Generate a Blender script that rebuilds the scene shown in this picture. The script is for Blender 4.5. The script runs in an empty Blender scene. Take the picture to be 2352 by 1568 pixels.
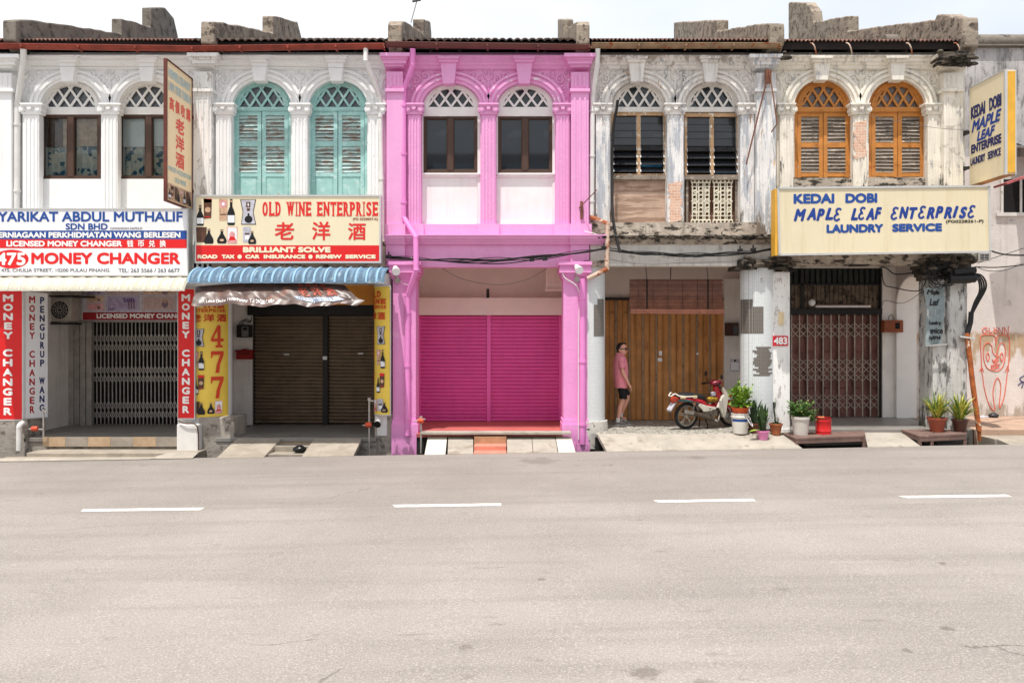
import bpy, bmesh, math, random
from mathutils import Vector, Matrix
random.seed(7)
sc = bpy.context.scene
COL = sc.collection
PI = math.pi
# ------------------------------------------------------------------ camera
F, D, HC, U0, V0 = 1815.0, 16.5, 2.39, 1176.0, 760.0     # focal length in picture units, distance to the facade, eye height
cam = bpy.data.objects.new('camera', bpy.data.cameras.new('camera'))
COL.objects.link(cam); sc.camera = cam
cam.location = (0, -D, HC); cam.rotation_euler = (PI/2, 0, 0)
cam.data.sensor_width = 36; cam.data.lens = F/2352*36
cam.data.shift_y = -24/2352
cam.data.clip_start = .05; cam.data.clip_end = 2000
# ------------------------------------------------------------------ light
SUN = Vector((-.125, -.285, .95)).normalized()
w = bpy.data.worlds.new('World'); sc.world = w; w.use_nodes = True
nt = w.node_tree; bg = nt.nodes['Background']
sky = nt.nodes.new('ShaderNodeTexSky'); sky.sky_type = 'NISHITA'; sky.sun_disc = False
sky.sun_elevation = math.asin(SUN.z); sky.sun_rotation = math.atan2(SUN.x, SUN.y)
sky.air_density = 1.0; sky.dust_density = 3.0; sky.ozone_density = 1.0
# thin bright haze cloud over most of the sky, bluer towards the right
tcw = nt.nodes.new('ShaderNodeTexCoord'); mpw = nt.nodes.new('ShaderNodeMapping'); mpw.inputs['Scale'].default_value = (1.2, 1.2, 3.0)
nt.links.new(tcw.outputs['Generated'], mpw.inputs[0])
nzw = nt.nodes.new('ShaderNodeTexNoise'); nzw.inputs['Scale'].default_value = 1.6; nzw.inputs['Detail'].default_value = 6; nt.links.new(mpw.outputs[0], nzw.inputs['Vector'])
sxw = nt.nodes.new('ShaderNodeSeparateXYZ'); nt.links.new(tcw.outputs['Generated'], sxw.inputs[0])
m1 = nt.nodes.new('ShaderNodeMath'); m1.operation = 'MULTIPLY_ADD'; nt.links.new(sxw.outputs[0], m1.inputs[0]); m1.inputs[1].default_value = -.35; nt.links.new(nzw.outputs['Fac'], m1.inputs[2])
mrw = nt.nodes.new('ShaderNodeMapRange'); nt.links.new(m1.outputs[0], mrw.inputs[0]); mrw.inputs[1].default_value = .2; mrw.inputs[2].default_value = .62; mrw.inputs[3].default_value = .55; mrw.inputs[4].default_value = .97
mxw = nt.nodes.new('ShaderNodeMix'); mxw.data_type = 'RGBA'; nt.links.new(mrw.outputs[0], mxw.inputs[0]); nt.links.new(sky.outputs[0], mxw.inputs[6]); mxw.inputs[7].default_value = (5.6, 5.72, 5.85, 1)
nt.links.new(mxw.outputs[2], bg.inputs[0]); bg.inputs[1].default_value = .15
sl = bpy.data.lights.new('sun', 'SUN'); sl.energy = 3.5; sl.angle = math.radians(.6); sl.color = (1, .955, .89)
so = bpy.data.objects.new('sun', sl); COL.objects.link(so); so.rotation_euler = SUN.to_track_quat('Z', 'Y').to_euler()
so.location = SUN*60
sc.view_settings.view_transform = 'Standard'; sc.view_settings.look = 'None'
sc.view_settings.gamma = 1; sc.view_settings.exposure = 0.42
sc.cycles.max_bounces = 8; sc.cycles.diffuse_bounces = 7; sc.cycles.use_denoising = True
sc.cycles.caustics_reflective = False; sc.cycles.caustics_refractive = False

# ------------------------------------------------------------------ helpers
def X(u, Y=0.): return (u-U0)*(D+Y)/F
def Z(v, Y=0.): return HC-(v-V0)*(D+Y)/F
def lin(c):
    r = []
    for k in c[:3]:
        k /= 255.
        r.append(k/12.92 if k <= .04045 else ((k+.055)/1.055)**2.4)
    return tuple(r)+(1.,)

class MB:
    def __init__(s): s.v = []; s.f = []; s.mi = []; s.sm = []; s.m = 0; s.smooth = False
    def add(s, vs, fs):
        o = len(s.v); s.v += [tuple(p) for p in vs]
        for f in fs:
            s.f.append([o+i for i in f]); s.mi.append(s.m); s.sm.append(s.smooth)
        return s
    def box(s, x0, x1, y0, y1, z0, z1):
        if x0 > x1: x0, x1 = x1, x0
        if y0 > y1: y0, y1 = y1, y0
        if z0 > z1: z0, z1 = z1, z0
        return s.add([(x0,y0,z0),(x1,y0,z0),(x1,y1,z0),(x0,y1,z0),(x0,y0,z1),(x1,y0,z1),(x1,y1,z1),(x0,y1,z1)],
              [(0,3,2,1),(4,5,6,7),(0,1,5,4),(1,2,6,5),(2,3,7,6),(3,0,4,7)])
    def px(s, u0, v0, u1, v1, Y0, Y1):
        return s.box(X(u0,Y0), X(u1,Y0), Y0, Y1, Z(v0,Y0), Z(v1,Y0))
    def obox(s, c, ax, ay, az):            # oriented box: centre and three half axes
        c, ax, ay, az = map(Vector, (c, ax, ay, az))
        P = [c+ax*i+ay*j+az*k for k in (-1,1) for i, j in ((-1,-1),(1,-1),(1,1),(-1,1))]
        return s.add(P, [(0,3,2,1),(4,5,6,7),(0,1,5,4),(1,2,6,5),(2,3,7,6),(3,0,4,7)])
    def bar(s, a, b, w, t, up=(0,1,0)):    # straight bar a->b, width w, thickness t along up
        a, b = Vector(a), Vector(b); d = (b-a); n = Vector(up); sd = d.cross(n)
        if sd.length < 1e-6: sd = d.cross(Vector((1,0,0)))
        sd.normalize(); n = sd.cross(d).normalized()
        return s.obox((a+b)/2, d/2, sd*w/2, n*t/2)
    def prism(s, pts, y0, y1):             # polygon in x,z pulled from y0 to y1
        n = len(pts)
        vs = [(p[0], y0, p[1]) for p in pts]+[(p[0], y1, p[1]) for p in pts]
        return s.add(vs, [tuple(range(n)), tuple(range(2*n-1, n-1, -1))]+[(i, i+n, (i+1)%n+n, (i+1)%n) for i in range(n)])
    def prismx(s, pts, x0, x1):            # polygon in y,z pulled along x
        n = len(pts)
        vs = [(x0, p[0], p[1]) for p in pts]+[(x1, p[0], p[1]) for p in pts]
        return s.add(vs, [tuple(range(n)), tuple(range(2*n-1, n-1, -1))]+[(i, i+n, (i+1)%n+n, (i+1)%n) for i in range(n)])
    def prismz(s, pts, z0, z1):            # polygon in x,y pulled along z
        n = len(pts)
        vs = [(p[0], p[1], z0) for p in pts]+[(p[0], p[1], z1) for p in pts]
        return s.add(vs, [tuple(range(n)), tuple(range(2*n-1, n-1, -1))]+[(i, i+n, (i+1)%n+n, (i+1)%n) for i in range(n)])
    def sheet(s, prof, x0, x1):            # open profile (y,z) pulled along x
        n = len(prof)
        return s.add([(x0,)+tuple(p) for p in prof]+[(x1,)+tuple(p) for p in prof], [(i, i+1, i+1+n, i+n) for i in range(n-1)])
    def poly(s, pts): return s.add(pts, [tuple(range(len(pts)))])
    def tube(s, pts, r, n=8, cap=True):
        pts = [Vector(p) for p in pts]; N = len(pts)
        rs = r if isinstance(r, (list, tuple)) else [r]*N
        vs = []; fs = []; ref = None
        for i, p in enumerate(pts):
            t = (pts[min(i+1,N-1)]-pts[max(i-1,0)])
            t = t.normalized() if t.length > 1e-9 else Vector((0,0,1))
            if ref is None:
                ref = t.cross(Vector((0,1,0)) if abs(t.y) < .9 else Vector((1,0,0))).normalized()
            a = (ref-t*ref.dot(t))
            a = a.normalized() if a.length > 1e-6 else t.cross(Vector((.3,.5,.8))).normalized()
            ref = a; b = t.cross(a)
            for k in range(n):
                q = 2*PI*k/n
                vs.append(p+(a*math.cos(q)+b*math.sin(q))*rs[i])
        for i in range(N-1):
            for k in range(n):
                fs.append((i*n+k, i*n+(k+1)%n, (i+1)*n+(k+1)%n, (i+1)*n+k))
        if cap: fs += [tuple(range(n-1,-1,-1)), tuple(range((N-1)*n, N*n))]
        sm = s.smooth; s.smooth = True; s.add(vs, fs); s.smooth = sm
        return s
    def lathe(s, c, prof, n=24, arc=2*PI, a0=0, sx=1, sy=1):   # prof: (r,z) bottom to top
        c = Vector(c); vs = []; fs = []; full = abs(arc-2*PI) < 1e-6
        m = n if full else n+1
        for r, z in prof:
            for k in range(m):
                q = a0+arc*k/n
                vs.append((c.x+r*math.cos(q)*sx, c.y+r*math.sin(q)*sy, c.z+z))
        for i in range(len(prof)-1):
            for k in range(n):
                fs.append((i*m+k, i*m+(k+1)%m, (i+1)*m+(k+1)%m, (i+1)*m+k))
        sm = s.smooth; s.smooth = True; s.add(vs, fs); s.smooth = sm
        return s
    def disc(s, c, r, ax='y', n=20, r0=0):
        c = Vector(c); ring = []
        for k in range(n):
            q = 2*PI*k/n
            ring.append(c+(Vector((r*math.cos(q), 0, r*math.sin(q))) if ax == 'y' else Vector((r*math.cos(q), r*math.sin(q), 0)) if ax == 'z' else Vector((0, r*math.cos(q), r*math.sin(q)))))
        return s.poly(ring)
    def loft(s, rings, cap=True):          # rings: equal-length closed loops
        n = len(rings[0]); vs = [p for r in rings for p in r]; fs = []
        for i in range(len(rings)-1):
            for k in range(n): fs.append((i*n+k, i*n+(k+1)%n, (i+1)*n+(k+1)%n, (i+1)*n+k))
        if cap: fs += [tuple(range(n-1,-1,-1)), tuple(range((len(rings)-1)*n, len(rings)*n))]
        sm = s.smooth; s.smooth = True; s.add(vs, fs); s.smooth = sm
        return s
    def xf(s, M, i0=0):
        s.v[i0:] = [tuple(M @ Vector(p)) for p in s.v[i0:]]; return s
    def build(s, name, mats, parent=None, bevel=0, fix=True):
        me = bpy.data.meshes.new(name); me.from_pydata(s.v, [], s.f)
        mats = mats if isinstance(mats, (list, tuple)) else [mats]
        for m in mats: me.materials.append(m)
        me.polygons.foreach_set('material_index', s.mi); me.polygons.foreach_set('use_smooth', s.sm)
        if fix:
            bm = bmesh.new(); bm.from_mesh(me); bmesh.ops.recalc_face_normals(bm, faces=bm.faces); bm.to_mesh(me); bm.free()
        me.update()
        if any(s.sm):
            try: me.set_sharp_from_angle(angle=math.radians(40))
            except Exception: pass
        o = bpy.data.objects.new(name, me); COL.objects.link(o)
        if bevel:
            b = o.modifiers.new('bevel', 'BEVEL'); b.width = bevel; b.segments = 2; b.limit_method = 'ANGLE'; b.angle_limit = .7
        if parent is not None: attach(o, parent)
        return o

def attach(o, parent):
    o.parent = parent
    if parent.parent is None and parent.type == 'EMPTY': o.location = -parent.location
def tag(o, label=None, cat=None, group=None, kind=None):
    if label: o['label'] = label
    if cat: o['category'] = cat
    if group: o['group'] = group
    if kind: o['kind'] = kind
    return o
def thing(name, loc, label, cat, group=None):
    o = bpy.data.objects.new(name, None); COL.objects.link(o); o.location = loc; o.empty_display_size = .2
    return tag(o, label, cat, group)
def kids(o): return [c for c in bpy.data.objects if c.parent == o]
def copy_tree(o, parent=None):
    c = o.copy(); COL.objects.link(c)
    if parent is not None: c.parent = parent
    for ch in kids(o): copy_tree(ch, c)
    return c

# ------------------------------------------------------------------ materials
class NB:
    def __init__(s, m): s.t = m.node_tree; s.m = m
    def n(s, typ, **kw):
        nd = s.t.nodes.new('ShaderNode'+typ)
        for k, v in kw.items(): setattr(nd, k, v)
        return nd
    def L(s, a, b): s.t.links.new(a, b)
    def put(s, sock, val):
        if hasattr(val, 'is_linked') or isinstance(val, bpy.types.NodeSocket): s.L(val, sock)
        else: sock.default_value = val
    def pos(s, scale=(1,1,1), off=(0,0,0)):
        g = s.n('NewGeometry'); mp = s.n('Mapping'); s.L(g.outputs['Position'], mp.inputs[0])
        mp.inputs['Scale'].default_value = scale; mp.inputs['Location'].default_value = off
        return mp.outputs[0]
    def noise(s, vec, scale, detail=4, rough=.6, dist=0):
        t = s.n('TexNoise'); s.L(vec, t.inputs['Vector']); t.inputs['Scale'].default_value = scale
        t.inputs['Detail'].default_value = detail; t.inputs['Roughness'].default_value = rough; t.inputs['Distortion'].default_value = dist
        return t.outputs['Fac']
    def ramp(s, f, a, b, lo=0, hi=1):
        t = s.n('MapRange'); s.L(f, t.inputs[0]); t.inputs[1].default_value = a; t.inputs[2].default_value = b
        t.inputs[3].default_value = lo; t.inputs[4].default_value = hi; t.interpolation_type = 'SMOOTHSTEP'
        return t.outputs[0]
    def mix(s, f, a, b, mode='MIX'):
        t = s.n('Mix', data_type='RGBA', blend_type=mode); s.put(t.inputs[0], f)
        s.put(t.inputs[6], a); s.put(t.inputs[7], b)
        return t.outputs[2]
    def math(s, op, a, b=0.):
        t = s.n('Math', operation=op); s.put(t.inputs[0], a); s.put(t.inputs[1], b); return t.outputs[0]
_seed = [0]
def mat(name, col, rough=.75, var=.10, vs=3., metal=0, spec=.4, patches=(), streak=None, bump=0, bs=60, fine=0, coat=0, rise=()):
    """col sRGB; patches: (colour, threshold, softness, scale[, (sx,sy,sz)]); streak: (colour, strength)"""
    m = bpy.data.materials.new(name); m.use_nodes = True; b = NB(m); p = m.node_tree.nodes['Principled BSDF']
    _seed[0] += 1; off = (_seed[0]*3.7, _seed[0]*1.9, _seed[0]*5.3)
    c = lin(col)
    if var:
        f = b.noise(b.pos((1,1,1), off), vs, 6, .65)
        d = tuple(k*(1-var*1.6) for k in c[:3])+(1,); e = tuple(min(1, k*(1+var)) for k in c[:3])+(1,)
        cc = b.mix(b.ramp(f, .3, .7), d, e)
    else: cc = c
    for i, pt in enumerate(patches):
        pc, th, so_, scl = pt[:4]; st = pt[4] if len(pt) > 4 else (1,1,1)
        f = b.noise(b.pos(st, tuple(k+11*(i+1) for k in off)), scl, 8, .65, .25)
        cc = b.mix(b.ramp(f, th, th+so_), cc, lin(pc))
    if streak:
        f = b.noise(b.pos((5,5,.35), tuple(k+31 for k in off)), 1.6, 6, .7)
        cc = b.mix(b.math('MULTIPLY', b.ramp(f, .48, .75), streak[1]), cc, lin(streak[0]))
    for (za, zb, rc, *band) in rise:                              # grime that climbs (or hangs) from za and dies out at zb, with a ragged edge
        g = b.n('NewGeometry'); sp = b.n('SeparateXYZ'); b.L(g.outputs['Position'], sp.inputs[0])
        gr = b.n('MapRange'); b.L(sp.outputs[2], gr.inputs[0]); gr.inputs[1].default_value = za; gr.inputs[2].default_value = zb; gr.inputs[3].default_value = 1; gr.inputs[4].default_value = 0
        f = b.noise(b.pos((3,3,.8), tuple(k+57 for k in off)), 2.2, 8, .7)
        on = b.math('ADD', f, b.math('MULTIPLY', gr.outputs[0], .36))
        mk = b.math('MULTIPLY', b.ramp(on, .68, .80), b.ramp(gr.outputs[0], .0, .15))
        if band: mk = b.math('MULTIPLY', mk, b.ramp(b.math('ADD', sp.outputs[2], b.math('MULTIPLY', f, .3)), za+.1, za+.2, 1, 0))
        cc = b.mix(mk, cc, lin(rc))
    if fine:
        f = b.noise(b.pos((1,1,1), off), 180, 2, .5)
        cc = b.mix(b.ramp(f, .35, .65, 0, fine), cc, tuple(k*.45 for k in c[:3])+(1,))
    b.put(p.inputs['Base Color'], cc)
    p.inputs['Roughness'].default_value = rough; p.inputs['Metallic'].default_value = metal
    p.inputs['Specular IOR Level'].default_value = spec
    if coat: p.inputs['Coat Weight'].default_value = coat; p.inputs['Coat Roughness'].default_value = .08
    if bump:
        t = b.n('Bump'); t.inputs['Strength'].default_value = min(1, bump); t.inputs['Distance'].default_value = .02
        b.L(b.noise(b.pos(), bs, 5, .65), t.inputs['Height']); b.L(t.outputs[0], p.inputs['Normal'])
    return m
def glass_dark(name, col, rough=.04):
    m = mat(name, col, rough, 0, spec=.5); return m
def glass_clear(name):
    m = bpy.data.materials.new(name); m.use_nodes = True; b = NB(m); t = m.node_tree
    out = t.nodes['Material Output']; tr = b.n('BsdfTransparent'); gl = b.n('BsdfGlossy'); gl.inputs['Roughness'].default_value = .02
    tr.inputs[0].default_value = (.86,.9,.9,1)
    lw = b.n('Fresnel'); lw.inputs[0].default_value = 1.5
    mx = b.n('MixShader'); b.L(b.math('MULTIPLY', lw.outputs[0], .8), mx.inputs[0]); b.L(tr.outputs[0], mx.inputs[1]); b.L(gl.outputs[0], mx.inputs[2]); b.L(mx.outputs[0], out.inputs[0])
    return m
M = {}
M['plasterA'] = mat('white_plaster', (241,241,240), .85, .025, 1.5, patches=[((216,216,216), .66, .12, 2.2), ((168,166,164), .77, .04, 9)], streak=((150,148,146), .10), bump=.12, bs=35)
M['plasterB'] = mat('flaking_whitewash', (240,240,239), .85, .03, 2, patches=[((204,206,210), .64, .06, 4), ((176,166,154), .74, .03, 7)], streak=((140,136,132), .14), bump=.2, bs=35)
M['peelB'] = mat('peeling_whitewash', (240,239,236), .88, .04, 2, patches=[((196,190,184), .57, .03, 5, (2.5,2.5,.8)), ((150,118,95), .66, .03, 7, (2.5,2.5,.8))], streak=((100,96,90), .3), bump=.4, bs=30)
M['pinkbase'] = mat('pink_column_paint', (232,153,209), .7, .03, 2, patches=[((238,172,218), .62, .1, 2.5), ((214,200,206), .735, .02, 9)], bump=.35, bs=16, streak=((212,128,188), .3), rise=[(-.3,.35,(168,112,150))])
M['pink'] = mat('pink_wall_paint', (234,166,213), .7, .03, 2, patches=[((240,184,222), .62, .1, 2.5)], bump=.35, bs=16, streak=((212,128,188), .22))
M['pinkchip'] = mat('pink_paint_chipped', (234,166,213), .7, .03, 2, patches=[((242,228,236), .61, .02, 7)], bump=.22, bs=22)
M['plasterD'] = mat('decayed_plaster', (234,230,225), .9, .06, 2, patches=[((186,184,184), .55, .05, 3.5, (2,2,.6)), ((190,160,132), .63, .04, 4, (2,2,.7)), ((216,168,104), .70, .02, 4, (2,2,.5)), ((92,84,76), .68, .05, 7)], streak=((96,88,80), .45), bump=.5, bs=24, rise=[(4.3,5.4,(120,108,96)),(8.25,7.85,(176,166,156))])
M['pilD'] = mat('peeling_pilaster', (232,230,228), .9, .06, 2, patches=[((188,192,198), .50, .05, 3, (3,3,.5)), ((196,170,144), .62, .03, 4, (3,3,.6)), ((220,170,100), .69, .02, 4, (3,3,.5)), ((120,110,102), .66, .05, 8)], streak=((104,96,90), .5), bump=.6, bs=24, rise=[(4.3,5.2,(128,116,104))])
M['lintelD'] = mat('stained_lintel_plaster', (216,212,206), .88, .07, 2, patches=[((182,176,168), .58, .08, 3), ((120,110,100), .70, .04, 6)], streak=((110,102,94), .4), bump=.3, bs=26)
M['mouldD'] = mat('mouldy_plaster', (188,176,162), .92, .18, 3, patches=[((70,64,56), .50, .10, 4, (1,1,2.4)), ((40,38,34), .60, .06, 9), ((214,206,194), .64, .04, 6)], streak=((50,46,42), .6), bump=.7, bs=22)
M['plasterE'] = mat('cream_plaster', (236,230,218), .88, .05, 2, patches=[((202,194,180), .58, .08, 3), ((196,168,140), .70, .04, 4, (2,2,.7)), ((112,104,94), .68, .04, 7), ((186,184,182), .60, .05, 2.5, (2,2,.6))], streak=((92,84,76), .5), bump=.4, bs=26, rise=[(4.6,6.5,(66,60,54)),(8.3,8.0,(190,182,170))])
M['soot'] = mat('blackened_plaster', (92,84,74), .95, .3, 4, patches=[((26,25,22), .48, .1, 5), ((150,140,126), .66, .05, 8)], bump=1, bs=18)
M['columnE'] = mat('stained_column_plaster', (206,204,200), .92, .08, 2, patches=[((116,114,112), .50, .1, 4, (2,2,.6)), ((52,50,46), .62, .06, 7, (2,2,.8)), ((205,205,168), .68, .05, 3)], streak=((70,66,62), .6), bump=.5, bs=25, rise=[(.2,1.3,(96,92,86)),(4.2,2.6,(74,70,66))])
M['wallF'] = mat('rain_stained_render', (222,214,208), .92, .07, 1.2, patches=[((176,152,122), .66, .03, 1.3, (1,1,1.7)), ((184,178,176), .60, .1, 2)], streak=((120,116,112), .3), rise=[(2.35,1.2,(186,162,134),1),(.3,.9,(176,164,150))], bump=.4, bs=18)
M['wallFtop'] = mat('black_streaked_render', (186,182,180), .92, .12, 1.5, patches=[((128,124,122), .5, .14, 3, (1.6,1.6,.7)), ((44,42,40), .62, .1, 3, (3,3,.5))], streak=((52,50,48), .8), bump=.4, bs=18)
M['parapet'] = mat('weathered_parapet', (158,145,130), .95, .14, 3, patches=[((116,104,92), .50, .08, 4), ((78,70,62), .56, .06, 9), ((186,150,124), .66, .04, 6)], bump=1, bs=12)
M['parapetdark'] = mat('sooty_parapet', (128,120,110), .95, .14, 3, patches=[((84,79,73), .52, .12, 4), ((62,58,54), .62, .08, 8), ((168,152,136), .70, .04, 6)], bump=.8, bs=12)
M['brick'] = None
M['gutterred'] = mat('red_rusty_gutter', (146,62,46), .6, .2, 4, patches=[((178,110,84), .64, .05, 9, (.4,1,1)), ((78,34,26), .62, .08, 5)], bump=.2)
M['gutterbrown'] = mat('brown_gutter', (104,56,50), .5, .1, 4)
M['gutterrust'] = mat('rusted_gutter', (150,124,96), .8, .2, 4, patches=[((140,74,34), .55, .08, 6), ((190,180,160), .66, .05, 5)], bump=.4)
M['corr'] = mat('old_corrugated_iron', (120,88,76), .8, .25, 4, patches=[((190,150,136), .62, .05, 9), ((58,44,38), .5, .1, 4)])
M['tile'] = mat('dark_roof_tile', (92,78,68), .9, .25, 6, patches=[((52,44,40), .5, .1, 8)])
M['darkwood'] = mat('dark_eave_timber', (38,31,28), .9, .2, 5)
M['teal'] = mat('flaking_teal_paint', (162,207,203), .7, .06, 4, patches=[((184,220,216), .53, .06, 6), ((176,170,162), .64, .03, 9)], bump=.3)
M['tealslat'] = mat('worn_teal_slat', (182,204,200), .8, .1, 4, patches=[((158,148,138), .50, .05, 7, (.6,1,2)), ((205,215,210), .66, .04, 9)], bump=.3)
M['orange'] = mat('orange_painted_wood', (196,130,62), .65, .12, 4, patches=[((172,150,132), .64, .03, 8), ((170,92,30), .6, .08, 5)], bump=.25)
M['greyslat'] = mat('bare_grey_slat', (142,130,118), .85, .15, 4, patches=[((188,176,160), .56, .05, 8, (.6,1,2)), ((96,86,76), .6, .06, 9)], bump=.4)
M['whitewood'] = mat('white_painted_wood', (236,234,230), .6, .04, 4, patches=[((196,180,166), .72, .03, 9)])
M['greywood'] = mat('chipped_white_wood', (226,222,216), .7, .06, 4, patches=[((176,160,146), .62, .03, 9)])
M['panel'] = mat('white_board_panel', (238,236,232), .7, .03, 2, streak=((205,200,195), .3))
M['brown'] = mat('brown_window_frame', (78,56,44), .5, .05, 4)
M['glass'] = glass_dark('dark_window_glass', (40,48,54))
M['glassgrey'] = glass_dark('grey_fanlight_glass', (82,86,92), .12)
M['glassdusty'] = mat('dusty_fanlight_glass', (112,102,98), .3, .2, 4, spec=.5)
M['glassclear'] = glass_clear('clear_window_glass')
M['dark'] = mat('dark_interior', (22,20,19), .9, 0)
M['louvre'] = mat('smoked_louvre_blade', (40,42,46), .12, .1, 4, spec=.6)
M['louvreframe'] = mat('worn_window_timber', (196,160,122), .75, .15, 5, patches=[((230,220,205), .55, .05, 9), ((150,90,50), .62, .05, 7)])
M['plywood'] = mat('weathered_plywood', (196,168,148), .85, .12, 3, patches=[((158,130,112), .48, .08, 3, (.35,1,4)), ((130,98,80), .63, .06, 5, (2,1,.4)), ((140,70,40), .76, .02, 3)], bump=.3)
M['castiron'] = mat('cream_cast_iron', (222,216,196), .7, .06, 6)
M['whitepipe'] = mat('white_pipe', (228,226,222), .5, .05, 3, patches=[((180,170,158), .7, .05, 6)])
M['pinkpipe'] = mat('pink_pipe', (232,140,206), .5, .04, 3)
M['rust'] = mat('rusty_pipe', (168,92,46), .85, .2, 6, patches=[((214,200,180), .60, .04, 7), ((112,52,26), .58, .08, 9)], bump=.3)
M['rustdark'] = mat('dark_rusty_iron', (122,78,60), .85, .2, 6)
M['rustpale'] = mat('flaking_rusty_pipe', (204,180,162), .85, .1, 6, patches=[((158,92,58), .50, .05, 5), ((112,60,38), .62, .06, 8)], bump=.3)
M['magenta'] = mat('magenta_shutter', (238,100,188), .36, .03, 1.2, patches=[((240,110,190), .5, .3, .7)], streak=((190,60,128), .25), spec=.5)
M['bronze'] = mat('bronze_shutter_slat', (132,113,92), .5, .12, 3, metal=.25, patches=[((82,62,48), .58, .1, 4, (.4,1,6))], streak=((60,46,36), .3))
M['blackmetal'] = mat('black_metal', (26,24,23), .55, .1, 5)
M['doorgold'] = mat('ochre_folding_door', (202,142,84), .6, .12, 2.2, patches=[((158,100,56), .56, .12, 2.2, (3,3,.5)), ((212,158,84), .66, .08, 3), ((60,34,18), .735, .04, 3)], spec=.4, streak=((70,40,18), .5))
M['doorrail'] = mat('worn_steel_edge', (150,136,118), .5, .15, 5, metal=.3, patches=[((90,60,40), .6, .06, 8)])
M['gate'] = mat('grey_gate_steel', (176,170,164), .55, .12, 6, metal=.3)
M['gateE'] = mat('worn_gate_steel', (176,162,150), .6, .15, 6, metal=.2, patches=[((120,72,50), .64, .06, 9)])
M['plank'] = mat('red_brown_board', (132,90,82), .75, .15, 3, patches=[((98,64,58), .56, .1, 3, (3,3,.5))])
M['backwall'] = mat('shaded_back_wall', (228,214,206), .85, .04, 2, bump=.1)
M['sidewall'] = mat('scuffed_white_wall', (230,225,220), .85, .06, 2, patches=[((168,160,152), .68, .04, 6)], streak=((150,140,132), .35), bump=.2)
M['boxing'] = mat('shutter_boxing', (236,222,214), .6, .03, 2)
M['concrete'] = mat('worn_concrete', (166,156,142), .9, .12, 2.5, patches=[((150,140,126), .56, .12, 4), ((110,102,94), .68, .06, 6)], bump=.4, bs=40, fine=.15)
M['concretelight'] = mat('pale_concrete', (174,166,154), .9, .10, 2.5, patches=[((150,140,126), .54, .12, 3), ((118,108,96), .66, .05, 7)], bump=.3, bs=40, fine=.12)
M['whiteramp'] = mat('white_painted_ramp', (212,206,192), .85, .04, 3, patches=[((198,190,176), .7, .08, 5)], bump=.2)
M['redfloor'] = mat('red_cement_floor', (186,98,92), .7, .08, 2, patches=[((206,178,168), .70, .06, 4)])
M['salmon'] = mat('salmon_step', (212,138,118), .8, .08, 4)
M['greyfloor'] = mat('polished_grey_floor', (138,134,128), .4, .08, 2, patches=[((112,106,100), .58, .1, 3)])
M['stone'] = mat('old_stone_base', (166,158,148), .92, .15, 3, patches=[((112,104,96), .54, .1, 5), ((206,200,190), .64, .05, 6), ((66,60,54), .70, .04, 9)], bump=.8, bs=16)
M['darkdrain'] = mat('drain_concrete', (44,42,39), .95, .2, 4)
M['paint_white'] = mat('road_paint', (234,231,224), .8, .06, 6, patches=[((170,162,154), .60, .05, 14)])
M['grate'] = mat('rusty_steel_plate', (120,96,88), .75, .15, 4, patches=[((92,58,46), .58, .1, 7), ((150,132,122), .62, .08, 4)])
M['black'] = mat('black_rubber', (20,20,20), .7, 0)
M['cable'] = mat('black_cable', (26,26,27), .55, 0)
M['wire'] = mat('grey_wire', (120,114,110), .6, 0)
M['whitecable'] = mat('white_cable', (222,214,214), .5, 0)
M['alu'] = mat('aluminium_trim', (205,205,203), .4, .04, 5, metal=.3)
M['signwhite'] = mat('white_sign_face', (236,237,240), .35, .02, 1)
M['signcream'] = mat('cream_sign_face', (236,223,190), .4, .03, .8, streak=((228,212,176), .3))
M['signbeige'] = mat('pale_cream_sign_face', (228,215,183), .45, .03, .8, streak=((208,190,150), .5))
M['signyellow'] = mat('yellow_sign_face', (240,206,84), .4, .05, 1)
M['yellowend'] = mat('yellow_sign_end', (226,172,60), .5, .08, 3, patches=[((170,166,160), .72, .02, 5)])
M['red'] = mat('red_sign_face', (222,32,34), .4, .02, 1)
M['redtext'] = mat('red_lettering', (222,44,40), .5, 0)
M['darkred'] = mat('dark_red_lettering', (170,26,30), .5, 0)
M['blue'] = mat('blue_lettering', (32,76,152), .5, 0)
M['deepblue'] = mat('deep_blue_lettering', (26,62,146), .5, .1, 8)
M['navy'] = mat('navy_lettering', (32,40,96), .5, 0)
M['whitetext'] = mat('white_lettering', (244,242,240), .5, 0)
M['creamtext'] = mat('cream_lettering', (246,232,200), .5, 0)
M['greytext'] = mat('grey_lettering', (110,112,120), .5, 0)
M['faded'] = mat('faded_blue_lettering', (188,204,200), .6, .08, 8)
M['blackt'] = mat('black_print', (24,22,24), .4, .1, 9)
M['printbrown'] = mat('brown_print', (92,60,44), .5, .2, 9)
M['printlilac'] = mat('lilac_print', (176,160,192), .5, .2, 12)
M['printpink'] = mat('pink_print', (226,160,160), .5, .15, 12)
M['printbeige'] = mat('beige_print', (208,170,140), .5, .2, 12)
M['printgrey'] = mat('grey_print', (196,194,204), .5, .15, 12)
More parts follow.
